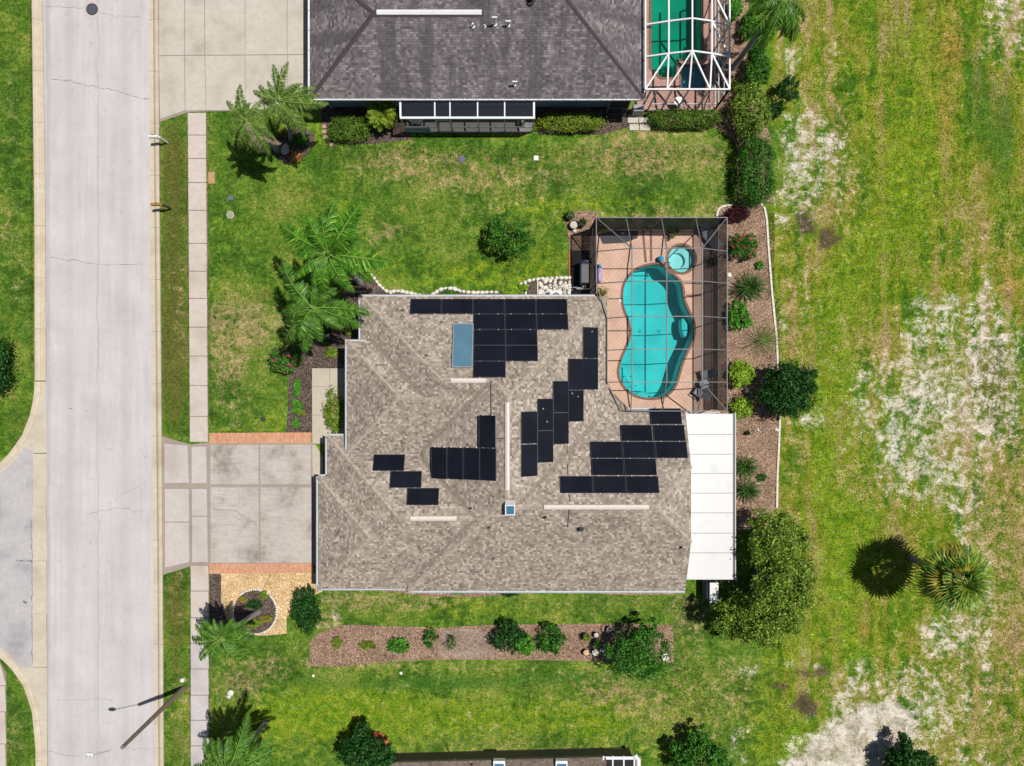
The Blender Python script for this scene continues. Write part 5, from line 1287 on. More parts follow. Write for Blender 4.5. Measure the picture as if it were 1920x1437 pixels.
palm('feather palm leaning over the sidewalk from the round stone ringed bed', (484,1148), (416,1196), 5.6,
     [(150,1.7,.5,1.0),(170,2.2,.3,1.1),(192,2.6,.2,1.1),(215,2.6,.25,1.0),(232,2.4,.2,1.1),(255,1.9,.1,1.4),(285,2.2,.1,1.3),(-50,2.6,.1,1.2),(-68,2.6,.1,1.2),(-20,2.0,.3,1.3),(3,2.2,.4,1.1),(22,2.0,.5,1.1),(60,1.5,.7,1.2),(100,1.4,.8,1.2),(125,1.6,.6,1.2)], 'palm', GPALM, .15, wl=.66)
palm('feather palm at the bottom edge over the sidewalk end', (497,1356), (428,1446), 5.6,
     [(150,2.6,.3,1.1),(128,2.3,.5,1.1),(108,2.2,.6,1.1),(85,2.2,.6,1.1),(62,3.4,.35,1.0),(45,3.2,.3,1.0),(28,3.3,.3,1.0),(8,2.9,.3,1.1),(175,2.7,.3,1.1),(200,2.4,.3,1.2),(-20,2.4,.3,1.2),(-60,2.4,.2,1.2),(240,2.4,.2,1.2)], 'palm', GPALM, .15, wl=.68)
palm('feather palm leaning into the field from beside the emerald pool cage', (1374,128), (1470,-2), 6.6,
     [(205,2.2,.4,1.2),(228,2.8,.2,1.1),(252,3.2,.0,1.1),(275,2.5,-.1,1.3),(298,2.9,-.05,1.2),(318,2.6,.1,1.2),(340,2.2,.2,1.3),(180,2.4,.4,1.2),(150,2.4,.5,1.2),(90,2.5,.5,1.2),(30,2.5,.4,1.2),(265,1.8,.3,1.5),(240,2.0,.6,1.2)], 'palm', 'palms beside the field', .16, wl=.66)

# fan palm standing alone in the field
def fan_np(R_, n=26, seed=0, span=4.6, pet=1.0):
    rg = np.random.default_rng(seed); a = np.linspace(-span/2, span/2, n); vs_, fs = [], []; off = 0
    for i, t in enumerate(a):
        L = R_*(.82+.18*math.cos(t*.7))*rg.uniform(.92, 1.05); d = np.array([math.cos(t), math.sin(t), 0.0]); s_ = np.array([-math.sin(t), math.cos(t), 0.0]); wd = .075
        b0 = np.array([pet, 0, 0]); z = rg.uniform(-.03, .03)
        m_ = b0 + d*L*.55 + np.array([0, 0, .05+z]); e = b0 + d*L + np.array([0, 0, -.22*L*rg.uniform(.6, 1.6)])
        vs_ += [b0, m_ + s_*wd, e, m_ - s_*wd]; fs.append((off, off+1, off+2, off+3)); off += 4
    nq = len(fs); p = [(0,-.015,0),(0,.015,0),(pet,.015,0),(pet,-.015,0),(0,0,-.03),(pet,0,-.03)]
    vs_ += [np.array(q) for q in p]; fs += [(off, off+3, off+2, off+1), (off, off+4, off+5, off+3), (off+1, off+2, off+5, off+4)]
    return np.array(vs_), np.array(fs), np.array([0]*nq + [1]*3)
def fan_palm():
    top = I(1790,1083,4.6); root = thing('fan_palm', 'round headed fan palm standing alone in the patchy field', 'palm tree', (top.x, top.y, 0))
    b = B(); b.tube([(top.x, top.y, 0), (top.x+.03, top.y, 2.2), (top.x, top.y, 4.6)], [.24, .19, .2], 12); b.build('trunk', MAT['palm_bark'], root)
    ms = {}
    for lm in ('sabal', 'sabal_old'):
        for k in range(3):
            v, f, mi = fan_np(1.2, 19, k, 4.4 if lm == 'sabal' else 3.6, 1.15)
            me = bpy.data.meshes.new('fan_frond'); me.from_pydata(v.tolist(), [], f.tolist()); me.materials.append(LEAF[lm]); me.materials.append(MAT['rachis'])
            me.polygons.foreach_set('material_index', mi.astype(np.int32)); ms[(lm, k)] = me
    rg = random.Random(5)
    for i in range(34):
        az = i*137.5 + rg.uniform(-10, 10); el = math.radians(80 - 100*(i/33)**.8)
        west = math.cos(math.radians(az) - 2.6) > .2
        lm = 'sabal_old' if (el < -.15 and west) or (west and rg.random() < .2) else 'sabal'
        o = bpy.data.objects.new('fan_frond', ms[(lm, i % 3)]); link(o, root, (top.x, top.y, 4.6 + .25*math.sin(el)))
        s_ = rg.uniform(.9, 1.08)*(1.0 - .22*max(0, math.sin(el))); o.scale = (s_, s_, s_)
        o.rotation_euler = (rg.uniform(-.3, .3), -el, math.radians(az))
fan_palm()

def rosette(name, label, cat, px, py, r_px, h, mat, n=26, wl=.16, group=None, nl=24, rise=.7, droop=1.1, two=True, width=.018):
    """cycad or fountain-like plant: many small feather fronds from one heart"""
    c = I(px, py, h*.6); root = thing(name, label, cat, (c.x, c.y, 0), group); L = r_px/S*1.08
    SEED[0] += 1; rg = random.Random(SEED[0])
    b = B(); b.lathe((c.x, c.y, 0), [(.12,0),(.14,h*.3),(.08,h*.5)], 10); b.build('trunk', MAT['bark'], root)
    for i in range(n):
        q = i/n; me = frond_mesh(('r', mat, i % 4, wl, nl, rise, droop, width), mat, 'rachis', L=1.0, droop=droop, rise=.0, seed=i % 4, wl=wl, nl=nl, width=width, start=.06, tipw=.25)
        o = bpy.data.objects.new('frond', me); link(o, root, (c.x, c.y, h*.5)); s_ = L*rg.uniform(.85, 1.1)
        o.scale = (s_, s_, s_); o.rotation_euler = (rg.uniform(-.3,.3), -(rise*1.6*(1-q) + .1), math.radians(i*137.5))
    return root

# upper neighbour's planting
GH = 'clipped hedges along the dark roofed house'
def hedge(label, x0, y0, x1, y1, h, mat, group=None, size=.05, dens=1.0):
    return shrub('hedge', label, 'hedge', (x0+x1)/2, (y0+y1)/2, (x1-x0)/2, (y1-y0)/2, h, mat, size=size, group=group, box=True, spread=.13, fill=.2, dens=dens*1.3)
hedge('clipped square green hedge left of the round leafed palm by the dark roofed house', 617,221,692,264, .95, 'hedge', GH)
hedge('clipped two tone hedge right of the screened porch', 1011,214,1127,246, .9, 'hedge2', GH)
hedge('clipped bright hedge below the emerald pool cage', 1223,206,1349,239, 1.0, 'hedge', GH)
hedge('tall wide clipped green hedge at the field edge above the mulch bed', 1387,262,1449,380, 1.9, 'green', None, .06, 1.0)
rosette('cardboard_palm', 'round bright lime cycad between the square hedge and the porch', 'cycad', 715,212,29,2.3,'fern',54,.34,None,24,.75,1.3,width=.035)
shrub('shrub', 'loose olive green shrub mass at the field edge above the tall hedge', 'shrub', 1410,208,38,58,2.3,'olive',size=.07)
shrub('shrub', 'dark green rounded shrub beside the leaning palm trunk', 'shrub', 1424,128,26,42,1.8,'green',size=.07)
shrub('shrub', 'dark spiky shrub leaning into the field right of the loose olive shrubs', 'shrub', 1478,168,27,26,1.7,'dark',size=.08, aspect=.3)
shrub('shrub', 'low dark shrub between the tall hedge and the loose olive shrubs', 'shrub', 1452,205,20,14,1.0,'dark',size=.07)
shrub('shrub', 'bright green shrub at the top edge by the emerald pool cage', 'shrub', 1380,14,17,20,1.0,'bright',size=.06)
shrub('shrub', 'leafy green shrub left of the leaning palm trunk', 'shrub', 1404,50,16,30,1.1,'green',size=.06)
shrub('shrub', 'small yellow green shrub at the lower right corner of the emerald pool cage', 'shrub', 1380,160,9,15,.5,'fern',size=.05)
shrub('shrub', 'small green shrub by the foot of the leaning field palm', 'shrub', 1425,85,12,20,.9,'green',size=.06)
shrub('shrub', 'orange flowering shrub under the twin feather palms', 'shrub', 555,293,16,11,.6,'fern', n=160, size=.05, flowers='orange_flowers', nf=200)
shrub('shrub', 'green shrub behind the orange flowers under the twin palms', 'shrub', 562,262,17,15,.7,'green',size=.06)
shrub('shrub', 'small golden shrub between the twin palm trunks', 'shrub', 530,248,13,10,.5,'fern',size=.05, flowers='orange_flowers', nf=50)
# side lawn tree
e = I(957,436,1.6)
tree('young_tree', 'small rounded dark green tree alone on the side lawn', 'tree', (e.x, e.y), [(e.x,e.y,1.7,1.45,1.45,.95),(e.x+.6,e.y+.3,1.9,.8,.8,.6),(e.x-.7,e.y-.2,1.8,.8,.9,.6),(e.x-.2,e.y-.9,1.6,.8,.7,.6),(e.x+.9,e.y-.6,1.5,.7,.7,.5),(e.x-.8,e.y+.8,1.5,.6,.6,.5)], 4200, .07, 'green', .07, clumps=80, spread=.16, fill=.06)
# front bed
shrub('flowering_shrub', 'pink flowering shrub in the dark mulch by the front lawn', 'shrub', 535,674,37,28,1.2,'green',size=.06,flowers='flowers',nf=230,fsize=.055)
shrub('fern', 'bright yellow green fern mass against the front wall below the path', 'fern', 627,772,25,42,.9,'fern',size=.11,aspect=.22,spread=.3, dens=1.6)
for lab, x, y, rx, ry, mt in [('small lime plant below the leaning palm trunk',690,516,8,11,'fern'),('small olive plant in mulch right of the leaning palm',651,525,9,7,'fern'),('green clump beside the roof corner under the palm fronds',648,599,13,14,'green'),
                         ('small bushy plant in dark mulch by the upper wall step',622,660,15,10,'fern'),('tiny green plant in dark mulch left of the path',608,640,9,8,'bright'),('yellow green clump under the dense palm',566,632,14,10,'fern'),('green clump beside the pale rock under the dense palm',606,620,13,10,'green'),
                         ('golden green plant by the wall step',652,622,8,8,'hedge2'),('low green plant at the top of the ground cover strip',556,728,9,20,'bright'),('low green plant in the middle of the ground cover strip',556,762,11,16,'bright'),('low green plant at the foot of the ground cover strip',556,794,9,11,'bright'),('small reddish plant with a pale flower in the ground cover strip',564,775,9,6,'hedge2'),
                         ('bright lime plant by the white stone border',955,545,24,10,'lime'),('lime plant left of the white rock bed',982,540,10,9,'lime'),('low green plant behind the white stone border',845,550,20,5,'bright')]:
    shrub('small_plant', lab, 'plant', x, y, rx, ry, .35, mt, size=.045, group='small plants in the front bed', dens=1.2)
# pot plants by the cage, then the right-hand bed
shrub('shrub', 'dark burgundy shrub at the top of the right hand mulch bed', 'shrub', 1383,402,26,19,1.0,'burgundy',size=.055)
shrub('flowering_shrub', 'green shrub with red blossoms in the right hand mulch bed', 'shrub', 1396,463,29,26,1.1,'green',size=.055,flowers='red_flowers',nf=170)
shrub('small_plant', 'small bright green plant below the red flowering shrub', 'plant', 1425,497,9,9,.4,'bright',size=.045)
rosette('cycad', 'dark green spiky rosette cycad beside the pool cage', 'cycad', 1407,539,31,1.0,'cycad',44,.13,'cycads in the right hand bed',26,.8,.9)
shrub('shrub', 'bright green leafy shrub below the cycad by the pool cage', 'shrub', 1386,592,23,32,1.1,'bright',size=.08)
rosette('fountain_plant', 'brown green arching fountain plant at the white edging', 'plant', 1436,636,36,1.1,'spiky',48,.06,None,16,.55,1.0,width=.012)
shrub('shrub', 'lime green rounded shrub beside the pool cage, the upper of two', 'shrub', 1391,699,25,30,1.0,'lime',size=.06,box=False, dens=1.3)
shrub('shrub', 'lime green loose shrub at the white patio roof corner, the lower of two', 'shrub', 1393,766,25,24,1.0,'lime',size=.06, dens=1.1)
e = I(1475,730,1.7)
tree('round_tree', 'dense round dark green tree standing at the mulch bed edge', 'tree', (e.x, e.y), [(e.x,e.y,1.75,1.72,1.62,1.3),(e.x+.9,e.y+.5,1.7,.9,.9,.9),(e.x-.8,e.y-.6,1.6,.9,.8,.9),(e.x+.3,e.y-.9,1.6,.9,.8,.9),(e.x-.4,e.y+.9,1.6,.9,.7,.9)], 13000, .08, 'dark', .09, clumps=150, spread=.16, fill=.2)
rosette('cycad', 'dark green cycad by the white patio roof, the upper of the pair', 'cycad', 1398,876,27,1.0,'cycad',40,.13,'cycads in the right hand bed',26,.8,.9)
rosette('cycad', 'dark green cycad by the white patio roof, the lower of the pair', 'cycad', 1403,921,25,.9,'cycad',40,.13,'cycads in the right hand bed',26,.8,.9)
shrub('small_plant', 'small round green plant alone in mulch right of the cycads', 'plant', 1429,896,9,8,.4,'green',size=.045)
shrub('small_plant', 'tiny dark plant in mulch below the lime shrubs', 'plant', 1402,812,5,5,.35,'dark',size=.04)
# big tree at the lower right of the house
e = I(1445,1085,3.2); X0, Y0 = e.x, e.y
el = [(X0+.2,Y0+3.2,3.0,1.35,1.1,1.2),(X0+.9,Y0+2.2,3.3,1.4,1.4,1.4),(X0-.1,Y0+1.8,3.7,1.15,1.4,1.2),(X0+.9,Y0+.5,3.9,1.5,1.5,1.4),(X0+.0,Y0-.1,4.0,1.2,1.4,1.3),(X0+1.1,Y0-1.2,3.6,1.4,1.4,1.3),(X0-.5,Y0-1.9,3.7,1.4,1.2,1.3),(X0-1.9,Y0-2.3,2.7,1.2,1.0,1.0),(X0-.3,Y0-2.9,3.1,1.5,1.2,1.2),(X0+.7,Y0-2.6,3.0,1.2,1.1,1.2),(X0-2.7,Y0-2.9,2.1,.8,.7,.7),(X0-1.3,Y0-3.6,2.3,1.0,.7,.8),(X0+.2,Y0-3.9,2.3,1.0,.6,.8)]
tree('spreading_tree', 'large spreading green tree by the lower right corner of the house', 'tree', (X0+.2, Y0-.5), el, 40000, .08, 'olive', .2, clumps=330, spread=.17, fill=.12, limbs=13)
# lower bed
GL = 'plants in the long lower mulch bed'
shrub('small_plant', 'small round green plant at the left end of the long lower mulch bed', 'plant', 632,1205,11,11,.4,'fern',size=.05,group=GL)
shrub('small_plant', 'low yellow green plant second from the left in the lower mulch bed', 'plant', 689,1210,17,9,.35,'fern',size=.05,group=GL)
shrub('small_plant', 'dark and bright green bush third from the left in the lower mulch bed', 'plant', 746,1211,23,16,.7,'bright',size=.06,group=GL)
shrub('small_plant', 'sparse dark green sapling beside the bare soil patch', 'plant', 806,1198,16,20,.8,'green',size=.07,group=GL,dens=.45)
shrub('small_plant', 'nearly bare twiggy sapling on the bare soil patch', 'plant', 845,1206,13,18,.8,'green',size=.055,group=GL,dens=.18)
shrub('shrub', 'dark green leafy shrub with brighter right side in the lower mulch bed', 'shrub', 954,1194,33,33,1.4,'dark',size=.075,group=GL)
shrub('shrub', 'bright green leafy shrub between two dark ones in the lower mulch bed', 'shrub', 985,1208,22,22,1.1,'bright',size=.075,group=GL)
shrub('shrub', 'dark green upright shrub right of the bright one in the lower mulch bed', 'shrub', 1034,1199,28,32,1.3,'green',size=.075,group=GL)
e = I(1195,1222,2.0)
tree('citrus_tree', 'wide thin leaved citrus tree over the pots in the lower bed', 'tree', (e.x+.1, e.y+.2), [(e.x,e.y-.5,1.9,1.7,1.2,.9),(e.x-1.2,e.y-.2,1.7,.9,.9,.7),(e.x+1.1,e.y+.1,2.0,.9,1.0,.7),(e.x+.4,e.y+.9,2.1,.9,.8,.7),(e.x-.8,e.y+.9,1.7,.7,.6,.6),(e.x+.8,e.y+1.8,1.9,.5,.4,.4),(e.x+.3,e.y-1.2,1.7,1.2,.6,.6)], 7500, .08, 'green', .08, clumps=90, spread=.2, fill=.1, limbs=14)
shrub('shrub', 'dark green bush at the corner of the pebble bed and the house', 'shrub', 574,1147,31,43,1.6,'dark',size=.07,ells=None)
for lab, x, y, rx, ry, mt, fl in [('green ground plant at the top of the round bed',494,1116,10,8,'fern',None),('golden leaved plant at the left of the round bed',455,1124,8,6,'hedge2','orange_flowers'),('dark green plant in the middle of the round bed',476,1135,17,9,'dark',None),('orange flowering plant at the lower right of the round bed',500,1160,13,8,'hedge2','orange_flowers'),('yellow green plant at the foot of the round bed',476,1170,16,10,'fern',None)]:
    shrub('small_plant', lab, 'plant', x, y, rx, ry, .4, mt, size=.05, group='plants in the round stone ringed bed', flowers=fl, nf=40)
for lab, x, y, rx, ry, mt in [('low green plant under the lower eave left of the mulch strip',862,1109,22,6,'bright'),('dark green plant under the lower eave at mid wall',955,1112,20,8,'dark'),('bright green plant under the lower eave right of the dark one',1018,1110,18,7,'bright')]:
    shrub('small_plant', lab, 'plant', x, y, rx, ry, .5, mt, size=.06, group='plants under the lower eave')

for lab, x, y, h, sc, mt, n_, nm in [('dark green broad leaved tree at the bottom edge by terracotta tiles',682,1410,2.6,1.0,'dark',10000,'broadleaf_tree'),('green leafy tree at the bottom edge right of the glazed porch',1312,1422,2.4,1.15,'green',10000,'broadleaf_tree'),('dark leafy tree at the bottom edge over white sand',1706,1432,2.6,.95,'dark',9000,'broadleaf_tree')]:
    e = I(x, y, h*.6); r_ = 1.55*sc
    tree(nm, lab, 'tree', (e.x, e.y), [(e.x,e.y,h*.6,r_*.72,r_*.62,h*.4),(e.x+r_*.6,e.y+.2,h*.55,r_*.45,r_*.4,h*.3),(e.x-r_*.6,e.y-.3,h*.5,r_*.45,r_*.42,h*.3),(e.x-.1,e.y+r_*.75,h*.5,r_*.36,r_*.36,h*.28),(e.x+r_*.85,e.y-.5,h*.5,r_*.34,r_*.34,h*.25),(e.x-r_*.75,e.y+.45,h*.45,r_*.3,r_*.26,h*.22),(e.x+.35,e.y-r_*.7,h*.5,r_*.4,r_*.36,h*.26)], n_, .09, mt, .09, 'broadleaf trees along the bottom edge', 120, .18, .15)
e = I(-14,686,1.6)
tree('broadleaf_tree', 'dark rounded tree cut by the left edge beside the street verge', 'tree', (e.x, e.y), [(e.x,e.y,1.6,.95,1.6,1.2),(e.x+.2,e.y+.9,1.4,.7,.8,.8),(e.x+.1,e.y-.9,1.4,.7,.8,.8)], 6000, .08, 'dark', .09, None, 120)
for lab, x, y, r, mt, p in [('potted plant inside the cage at its upper left corner',1130,424,14,'olive',0),('potted plant inside the cage by its top wall',1262,436,13,'green',0),('dark spiky plant inside the cage right of the round spa',1337,487,15,'dark',0),('leafy plant inside the cage at the roof corner',1131,550,13,'fern',0)]:
    c = G(x, y, .7); cw = W(*c, .06)
    b = B(); b.lathe(cw, [(.10,0),(.16,.28),(.17,.3),(.14,.3)], 14); o = b.build('plant_pot', MAT['terracotta'], None, cw); tag(o, 'terracotta pot under the ' + lab, 'plant pot', 'pots inside the pool cage')
    q = shrub('potted_plant', lab, 'plant', x, y, r, r, .9, mt, size=.07, dens=.55, aspect=.25, group='plants inside the pool cage')

# loose grass blades over the lawns and the field, so the turf has a ragged surface and edges
def grass(name, n, areas, mat, seed, hl, keep_bare):
    rg = np.random.default_rng(seed); A = np.array([(a[2]-a[0])*(a[3]-a[1]) for a in areas], float); ix = rg.choice(len(areas), n, p=A/A.sum())
    ar = np.array(areas, float)[ix]; px = ar[:,0] + rg.random(n)*(ar[:,2]-ar[:,0]); py = ar[:,1] + rg.random(n)*(ar[:,3]-ar[:,1])
    X, Y, sand, dirt, xs, ys = GRID
    i = np.clip(np.searchsorted(xs, px), 0, len(xs)-1); j = np.clip(np.searchsorted(ys, py), 0, len(ys)-1)
    ok = rg.random(n) > (sand[j, i]*1.5 + dirt[j, i]) * keep_bare
    px, py = px[ok], py[ok]; k = len(px)
    P_ = np.stack([(px-CX)/S, (CY-py)/S, rg.uniform(.02, .05, k)], 1)
    T = unit(np.stack([rg.normal(size=k), rg.normal(size=k), rg.uniform(.15, 1.1, k)], 1)); Bn = unit(np.cross(T, rg.normal(size=(k, 3))))
    L = hl * rg.uniform(.5, 1.5, k); v, f = leaf_quads(P_, T, Bn, L, L*.30)
    o = mesh_np(name, v, f, LEAF[mat]); tag(o, kind='stuff'); return o
LAWNS = [(0,0,57,700),(0,700,52,780),(0,780,30,830),(14,1290,48,1437),(14,1340,66,1437),(304,235,350,400),(304,400,353,812),(308,1080,356,1437),(391,212,590,240),(391,240,505,330),(391,330,1056,400),(600,275,1375,330),(600,272,1375,300),(391,400,640,500),(700,400,1056,505),(720,505,1056,520),(391,500,500,805),(500,690,534,805),(640,1122,1300,1166),(394,1255,1290,1380),(394,1200,575,1260),(740,1380,1240,1400),(520,1380,640,1437),(1265,1170,1320,1400),(1060,330,1378,400)]
grass('lawn_grass', 60000, LAWNS, 'grass', 11, .05, .6)
grass('field_grass', 90000, [(1462,0,1960,1500),(1440,960,1480,1500),(1300,1240,1462,1500)], 'field_grass', 12, .06, .95)
rg_ = random.Random(77); edge = []
for x0, y0, x1, y1 in [(351.5,235,353.5,400),(353,400,356,812),(386.5,214,388.5,500),(388,500,391,806),(299,240,301.5,812),(304,1078,306.5,1437),(356,1078,359,1437),(391,1200,394,1437),(57,0,62,700),(394,808,530,812.5),(1454,560,1462,760),(1440,400,1452,560)]: edge.append((x0, y0, x1, y1))
grass('edge_grass', 9000, edge, 'grass', 13, .055, .1)

# ------------------------------------------------------------------ small things
def rock_border(label, pts, step, r, mat='stone', loc=None):
    P_ = [Vector(W2(*p)) for p in pts]; rg = random.Random(len(pts)*13 + int(pts[0][0]))
    root = thing('stone_border', label, 'stone border', (P_[0].x, P_[0].y, 0), 'white stone borders')
    d = 0.0
    for a, b_ in zip(P_, P_[1:]):
        L = (b_-a).length
        while d < L:
            p = a.lerp(b_, d/L); stone(root, p, r*rg.uniform(.85, 1.15), rg, mat, math.atan2(b_.y-a.y, b_.x-a.x)); d += step*rg.uniform(.92, 1.08)
        d -= L
    return root
SM = []
for k in range(6):
    bm = bmesh.new(); bmesh.ops.create_icosphere(bm, subdivisions=1, radius=1.0); rg_ = random.Random(k)
    for v in bm.verts: v.co *= rg_.uniform(.82, 1.12); v.co.z *= .62
    me = bpy.data.meshes.new('stone'); bm.to_mesh(me); bm.free(); SM.append(me)
SMM = {}
def stone(root, p, r, rg, mat='stone', ang=0.0, long=1.2, z=.03):
    k = (rg.randrange(6), mat)
    if k not in SMM:
        me = SM[k[0]].copy(); me.materials.append(MAT[mat]); me.polygons.foreach_set('use_smooth', [True]*len(me.polygons)); SMM[k] = me
    o = bpy.data.objects.new('stone', SMM[k]); link(o, root, (p.x, p.y, z + r*.3)); o.scale = (r*long*rg.uniform(.9,1.1), r*rg.uniform(.85,1.1), r*rg.uniform(.8,1)); o.rotation_euler = (0, 0, ang + rg.uniform(-.3,.3))
rock_border('white stone border curving below the leaning palm', [(696,516),(704,524),(713,537),(724,546),(733,549)], .30, .15)
rock_border('white stone border along the roof edge in the middle of the side lawn bed', [(738,547),(752,546),(768,550),(790,555)], .30, .15)
rock_border('white stone border arching round the low green plant', [(812,553),(822,545),(835,541),(848,541),(862,546),(880,549),(905,549),(932,548)], .31, .15)
rock_border('white stone border along the white rock bed', [(977,533),(988,528),(1003,524),(1030,522),(1069,521)], .30, .15)
rb = thing('rock_bed_stones', 'loose white rocks beside the pool equipment', 'white rocks', W(1045,535,.0)); rg = random.Random(3)
for i in range(95):
    x, y = rg.uniform(1012,1071), rg.uniform(525,560)
    stone(rb, Vector(W2(x,y)), rg.uniform(.07,.17), rg, 'stone' if rg.random() < .75 else 'stone_grey', rg.uniform(0,3), 1.2)
cr = thing('stone_border', 'ring of small white stones round the circular bed', 'stone border', W(478.5,1147), 'white stone borders'); rg = random.Random(8)
for t in np.arange(0, 2*math.pi, .095):
    if 3.5 < t < 3.9: continue
    stone(cr, Vector(W2(478.5 + 41*math.cos(t), 1147 + 42*math.sin(t))), rg.uniform(.075,.10), rg, 'stone', t, 1.1, .04)
rg = random.Random(2)
for lab, pts in [('white concrete edging curving round the top corner of the right hand bed', [(1344,407),(1345,396),(1351,389),(1362,386),(1372,385)]), ('long white concrete edging on the field side of the right hand bed', [(1426,383),(1433,391),(1437,412),(1440,460),(1443,500),(1447,550),(1452,600),(1456,640),(1458,700)]), ('straight white concrete edging below the round tree', [(1462,775),(1460,830),(1457,890),(1456,952)])]:
    root = thing('bed_edging', lab, 'edging', W(*pts[0]), 'white edging of the right hand bed')
    P_ = [Vector(W2(*p)) for p in pts]; d = 0
    for a, c in zip(P_, P_[1:]):
        L = (c-a).length; n = max(1, round(L/.42)); dr = (c-a)/n
        for i in range(n):
            p, q = a + dr*i, a + dr*(i+1); b = B(); e_ = dr.normalized()*.008
            b.beam((p.x+e_.x, p.y+e_.y, .05), (q.x-e_.x, q.y-e_.y, .05), .13, .10); b.build('edging_block', MAT['edging'], root, ((p.x+q.x)/2, (p.y+q.y)/2, .05))
ce = thing('bed_edging', 'brick edging beside the black weed mat', 'edging', W(1068,475)); 
for i in range(16):
    y0 = 472 + i*4.6; b = B(); p, q = W(1066.5,y0+4.2), W(1068.8,y0); b.box((p.x,p.y,0),(q.x,q.y,.06)); b.build('brick', MAT['terracotta'], ce, ((p.x+q.x)/2,(p.y+q.y)/2,0))

# street furniture
def mailbox(label, base, L, col, post):
    b0 = W(*base); root = thing('mailbox', label, 'mailbox', b0, 'kerbside mailboxes')
    b = B(); b.beam(b0, b0 + Vector((0,0,1.05)), .1, .1); b.beam(b0 + Vector((.05,0,.98)), b0 + Vector((-.62,.02,.98)), .09, .08); b.beam(b0 + Vector((-.04,0,.6)), b0 + Vector((-.4,.02,.93)), .06, .06); b.build('post', post, root)
    b = B(); n = 8; x0, x1 = -.62, -.02; pr = [(-.09,1.03),(-.09,1.15)] + [(.09*math.cos(math.pi - math.pi*i/n)*1.0, 1.15 + .09*math.sin(math.pi*i/n)) for i in range(1, n)] + [(.09,1.15),(.09,1.03)]
    k = len(pr); vs_ = [b0 + Vector((x, y+.01, z)) for x in (x0-L, x1) for y, z in pr]
    b.add(vs_, [(i, i+k, (i+1) % k + k, (i+1) % k) for i in range(k)] + [tuple(range(k)), tuple(range(k, 2*k))[::-1]]); b.build('box', col, root)
    b = B(); b.box(b0 + Vector((-.45,.105,1.12)), b0 + Vector((-.30,.115,1.26))); b.build('flag', MAT['terracotta'], root)
mailbox('white kerbside mailbox at the foot of the top driveway', (314,268), .0, MAT['white_metal'], MAT['white_metal'])
mailbox('tan wooden kerbside mailbox on a dark post beside the verge', (320.5,392), .12, MAT['orange_wood'], MAT['iron'])
b0 = W(346,1289); root = thing('street_lamp', 'tall grey wooden street lamp leaning across the photo over the street', 'street lamp', b0)
top = I(229,1402,7.3); b = B(); b.tube([b0, (b0+top)/2, top], [.17,.14,.11], 12); b.build('pole', MAT['wood'], root)
hd = I(167,1415.5,7.5); b = B(); b.tube([top - Vector((0,0,.25)), top.lerp(hd,.35) + Vector((0,0,.05)), hd + Vector((.25,0,.05))], [.025,.022,.022], 8); b.build('arm', MAT['steel'], root)
b = B(); b.lathe(hd, [(.0,-.10),(.10,-.07),(.13,0.0),(.12,.05),(.04,.1)], 14); o = b.build('lamp_head', MAT['white_metal'], root, hd, True); o.scale = (2.1, 1.0, 1.0)
for dx in (-.06, .12):
    b = B(); b.lathe(hd + Vector((dx,0,.09)), [(.03,0),(.03,.06),(.0,.06)], 8); b.build('photocell', MAT['lid'], root)
def lid(name, label, cat, px, py, rx, ry, mat, rnd=True, h=.05, ring_mat=None):
    root = thing(name, label, cat, W(px,py)); c = W(px,py)
    b = B()
    if rnd: b.lathe(c, [(rx/S,0),(rx/S,h*.8),(rx/S*.94,h)], 20)
    else: p, q = W(px-rx,py+ry), W(px+rx,py-ry); b.box((p.x,p.y,0),(q.x,q.y,h*.8))
    b.build('collar', ring_mat or mat, root)
    b = B()
    if rnd: b.lathe(c + Vector((0,0,h)), [(rx/S*.8,0),(rx/S*.78,.012),(.02,.016)], 20)
    else: p, q = W(px-rx*.86,py+ry*.9), W(px+rx*.86,py-ry*.9); b.box((p.x,p.y,h*.8+.001),(q.x,q.y,h))
    b.build('cover', mat, root)
root = thing('manhole', 'round dark cast iron manhole cover in the street near the top', 'manhole cover', W(173,18))
b = B(); b.lathe(W(173,18,.0125), [(.62,0),(.62,.006),(.41,.006)], 28); b.build('collar', MAT['apron'], root)
b = B(); b.lathe(W(173,18,.0195), [(.40,0),(.40,.012),(.35,.016),(.0,.016)], 28, cap=False); b.build('cover', MAT['iron'], root)
b = B()
for i in range(-3,4): c = W(173+i*2.6,18,.037); w_ = math.sqrt(max(.0,.33**2-(i*2.6/S)**2)); b.box((c.x-.02,c.y-w_,.035),(c.x+.02,c.y+w_,.042))
b.build('rib', MAT['lid'], root)
lid('utility_box', 'tan rectangular utility box cover beside the upper sidewalk', 'utility cover', 397,334,6,11,MAT['lid_tan'],False)
lid('utility_box', 'small grey square meter cover on the lawn beside the sidewalk', 'utility cover', 433,372,5,4,MAT['lid'],False)
lid('utility_box', 'round tan concrete valve cover below the grey meter cover', 'utility cover', 432,403.5,7,7,MAT['lid_conc'],True,.05,MAT['stone_grey'])
lid('utility_box', 'round blue grey utility lid in the patchy side lawn', 'utility cover', 866,298.5,6,6,MAT['lid'])
lid('utility_box', 'small white square utility cover in the patchy side lawn', 'utility cover', 1005,297.5,4.5,4.5,MAT['white_plastic'],False,.12)
lid('utility_box', 'small dark round sprinkler lid in the front lawn', 'utility cover', 493,786,4.5,4.5,MAT['iron'])
lid('utility_box', 'white round cap in the verge beside the street lamp', 'utility cover', 344,1274,4,4,MAT['white_plastic'],True,.2)
lid('sprinkler_head', 'pale round sprinkler ring on the lower lawn left', 'sprinkler', 588,1267,3.2,3.2,MAT['white_plastic'],True,.04,MAT['lid_conc'])
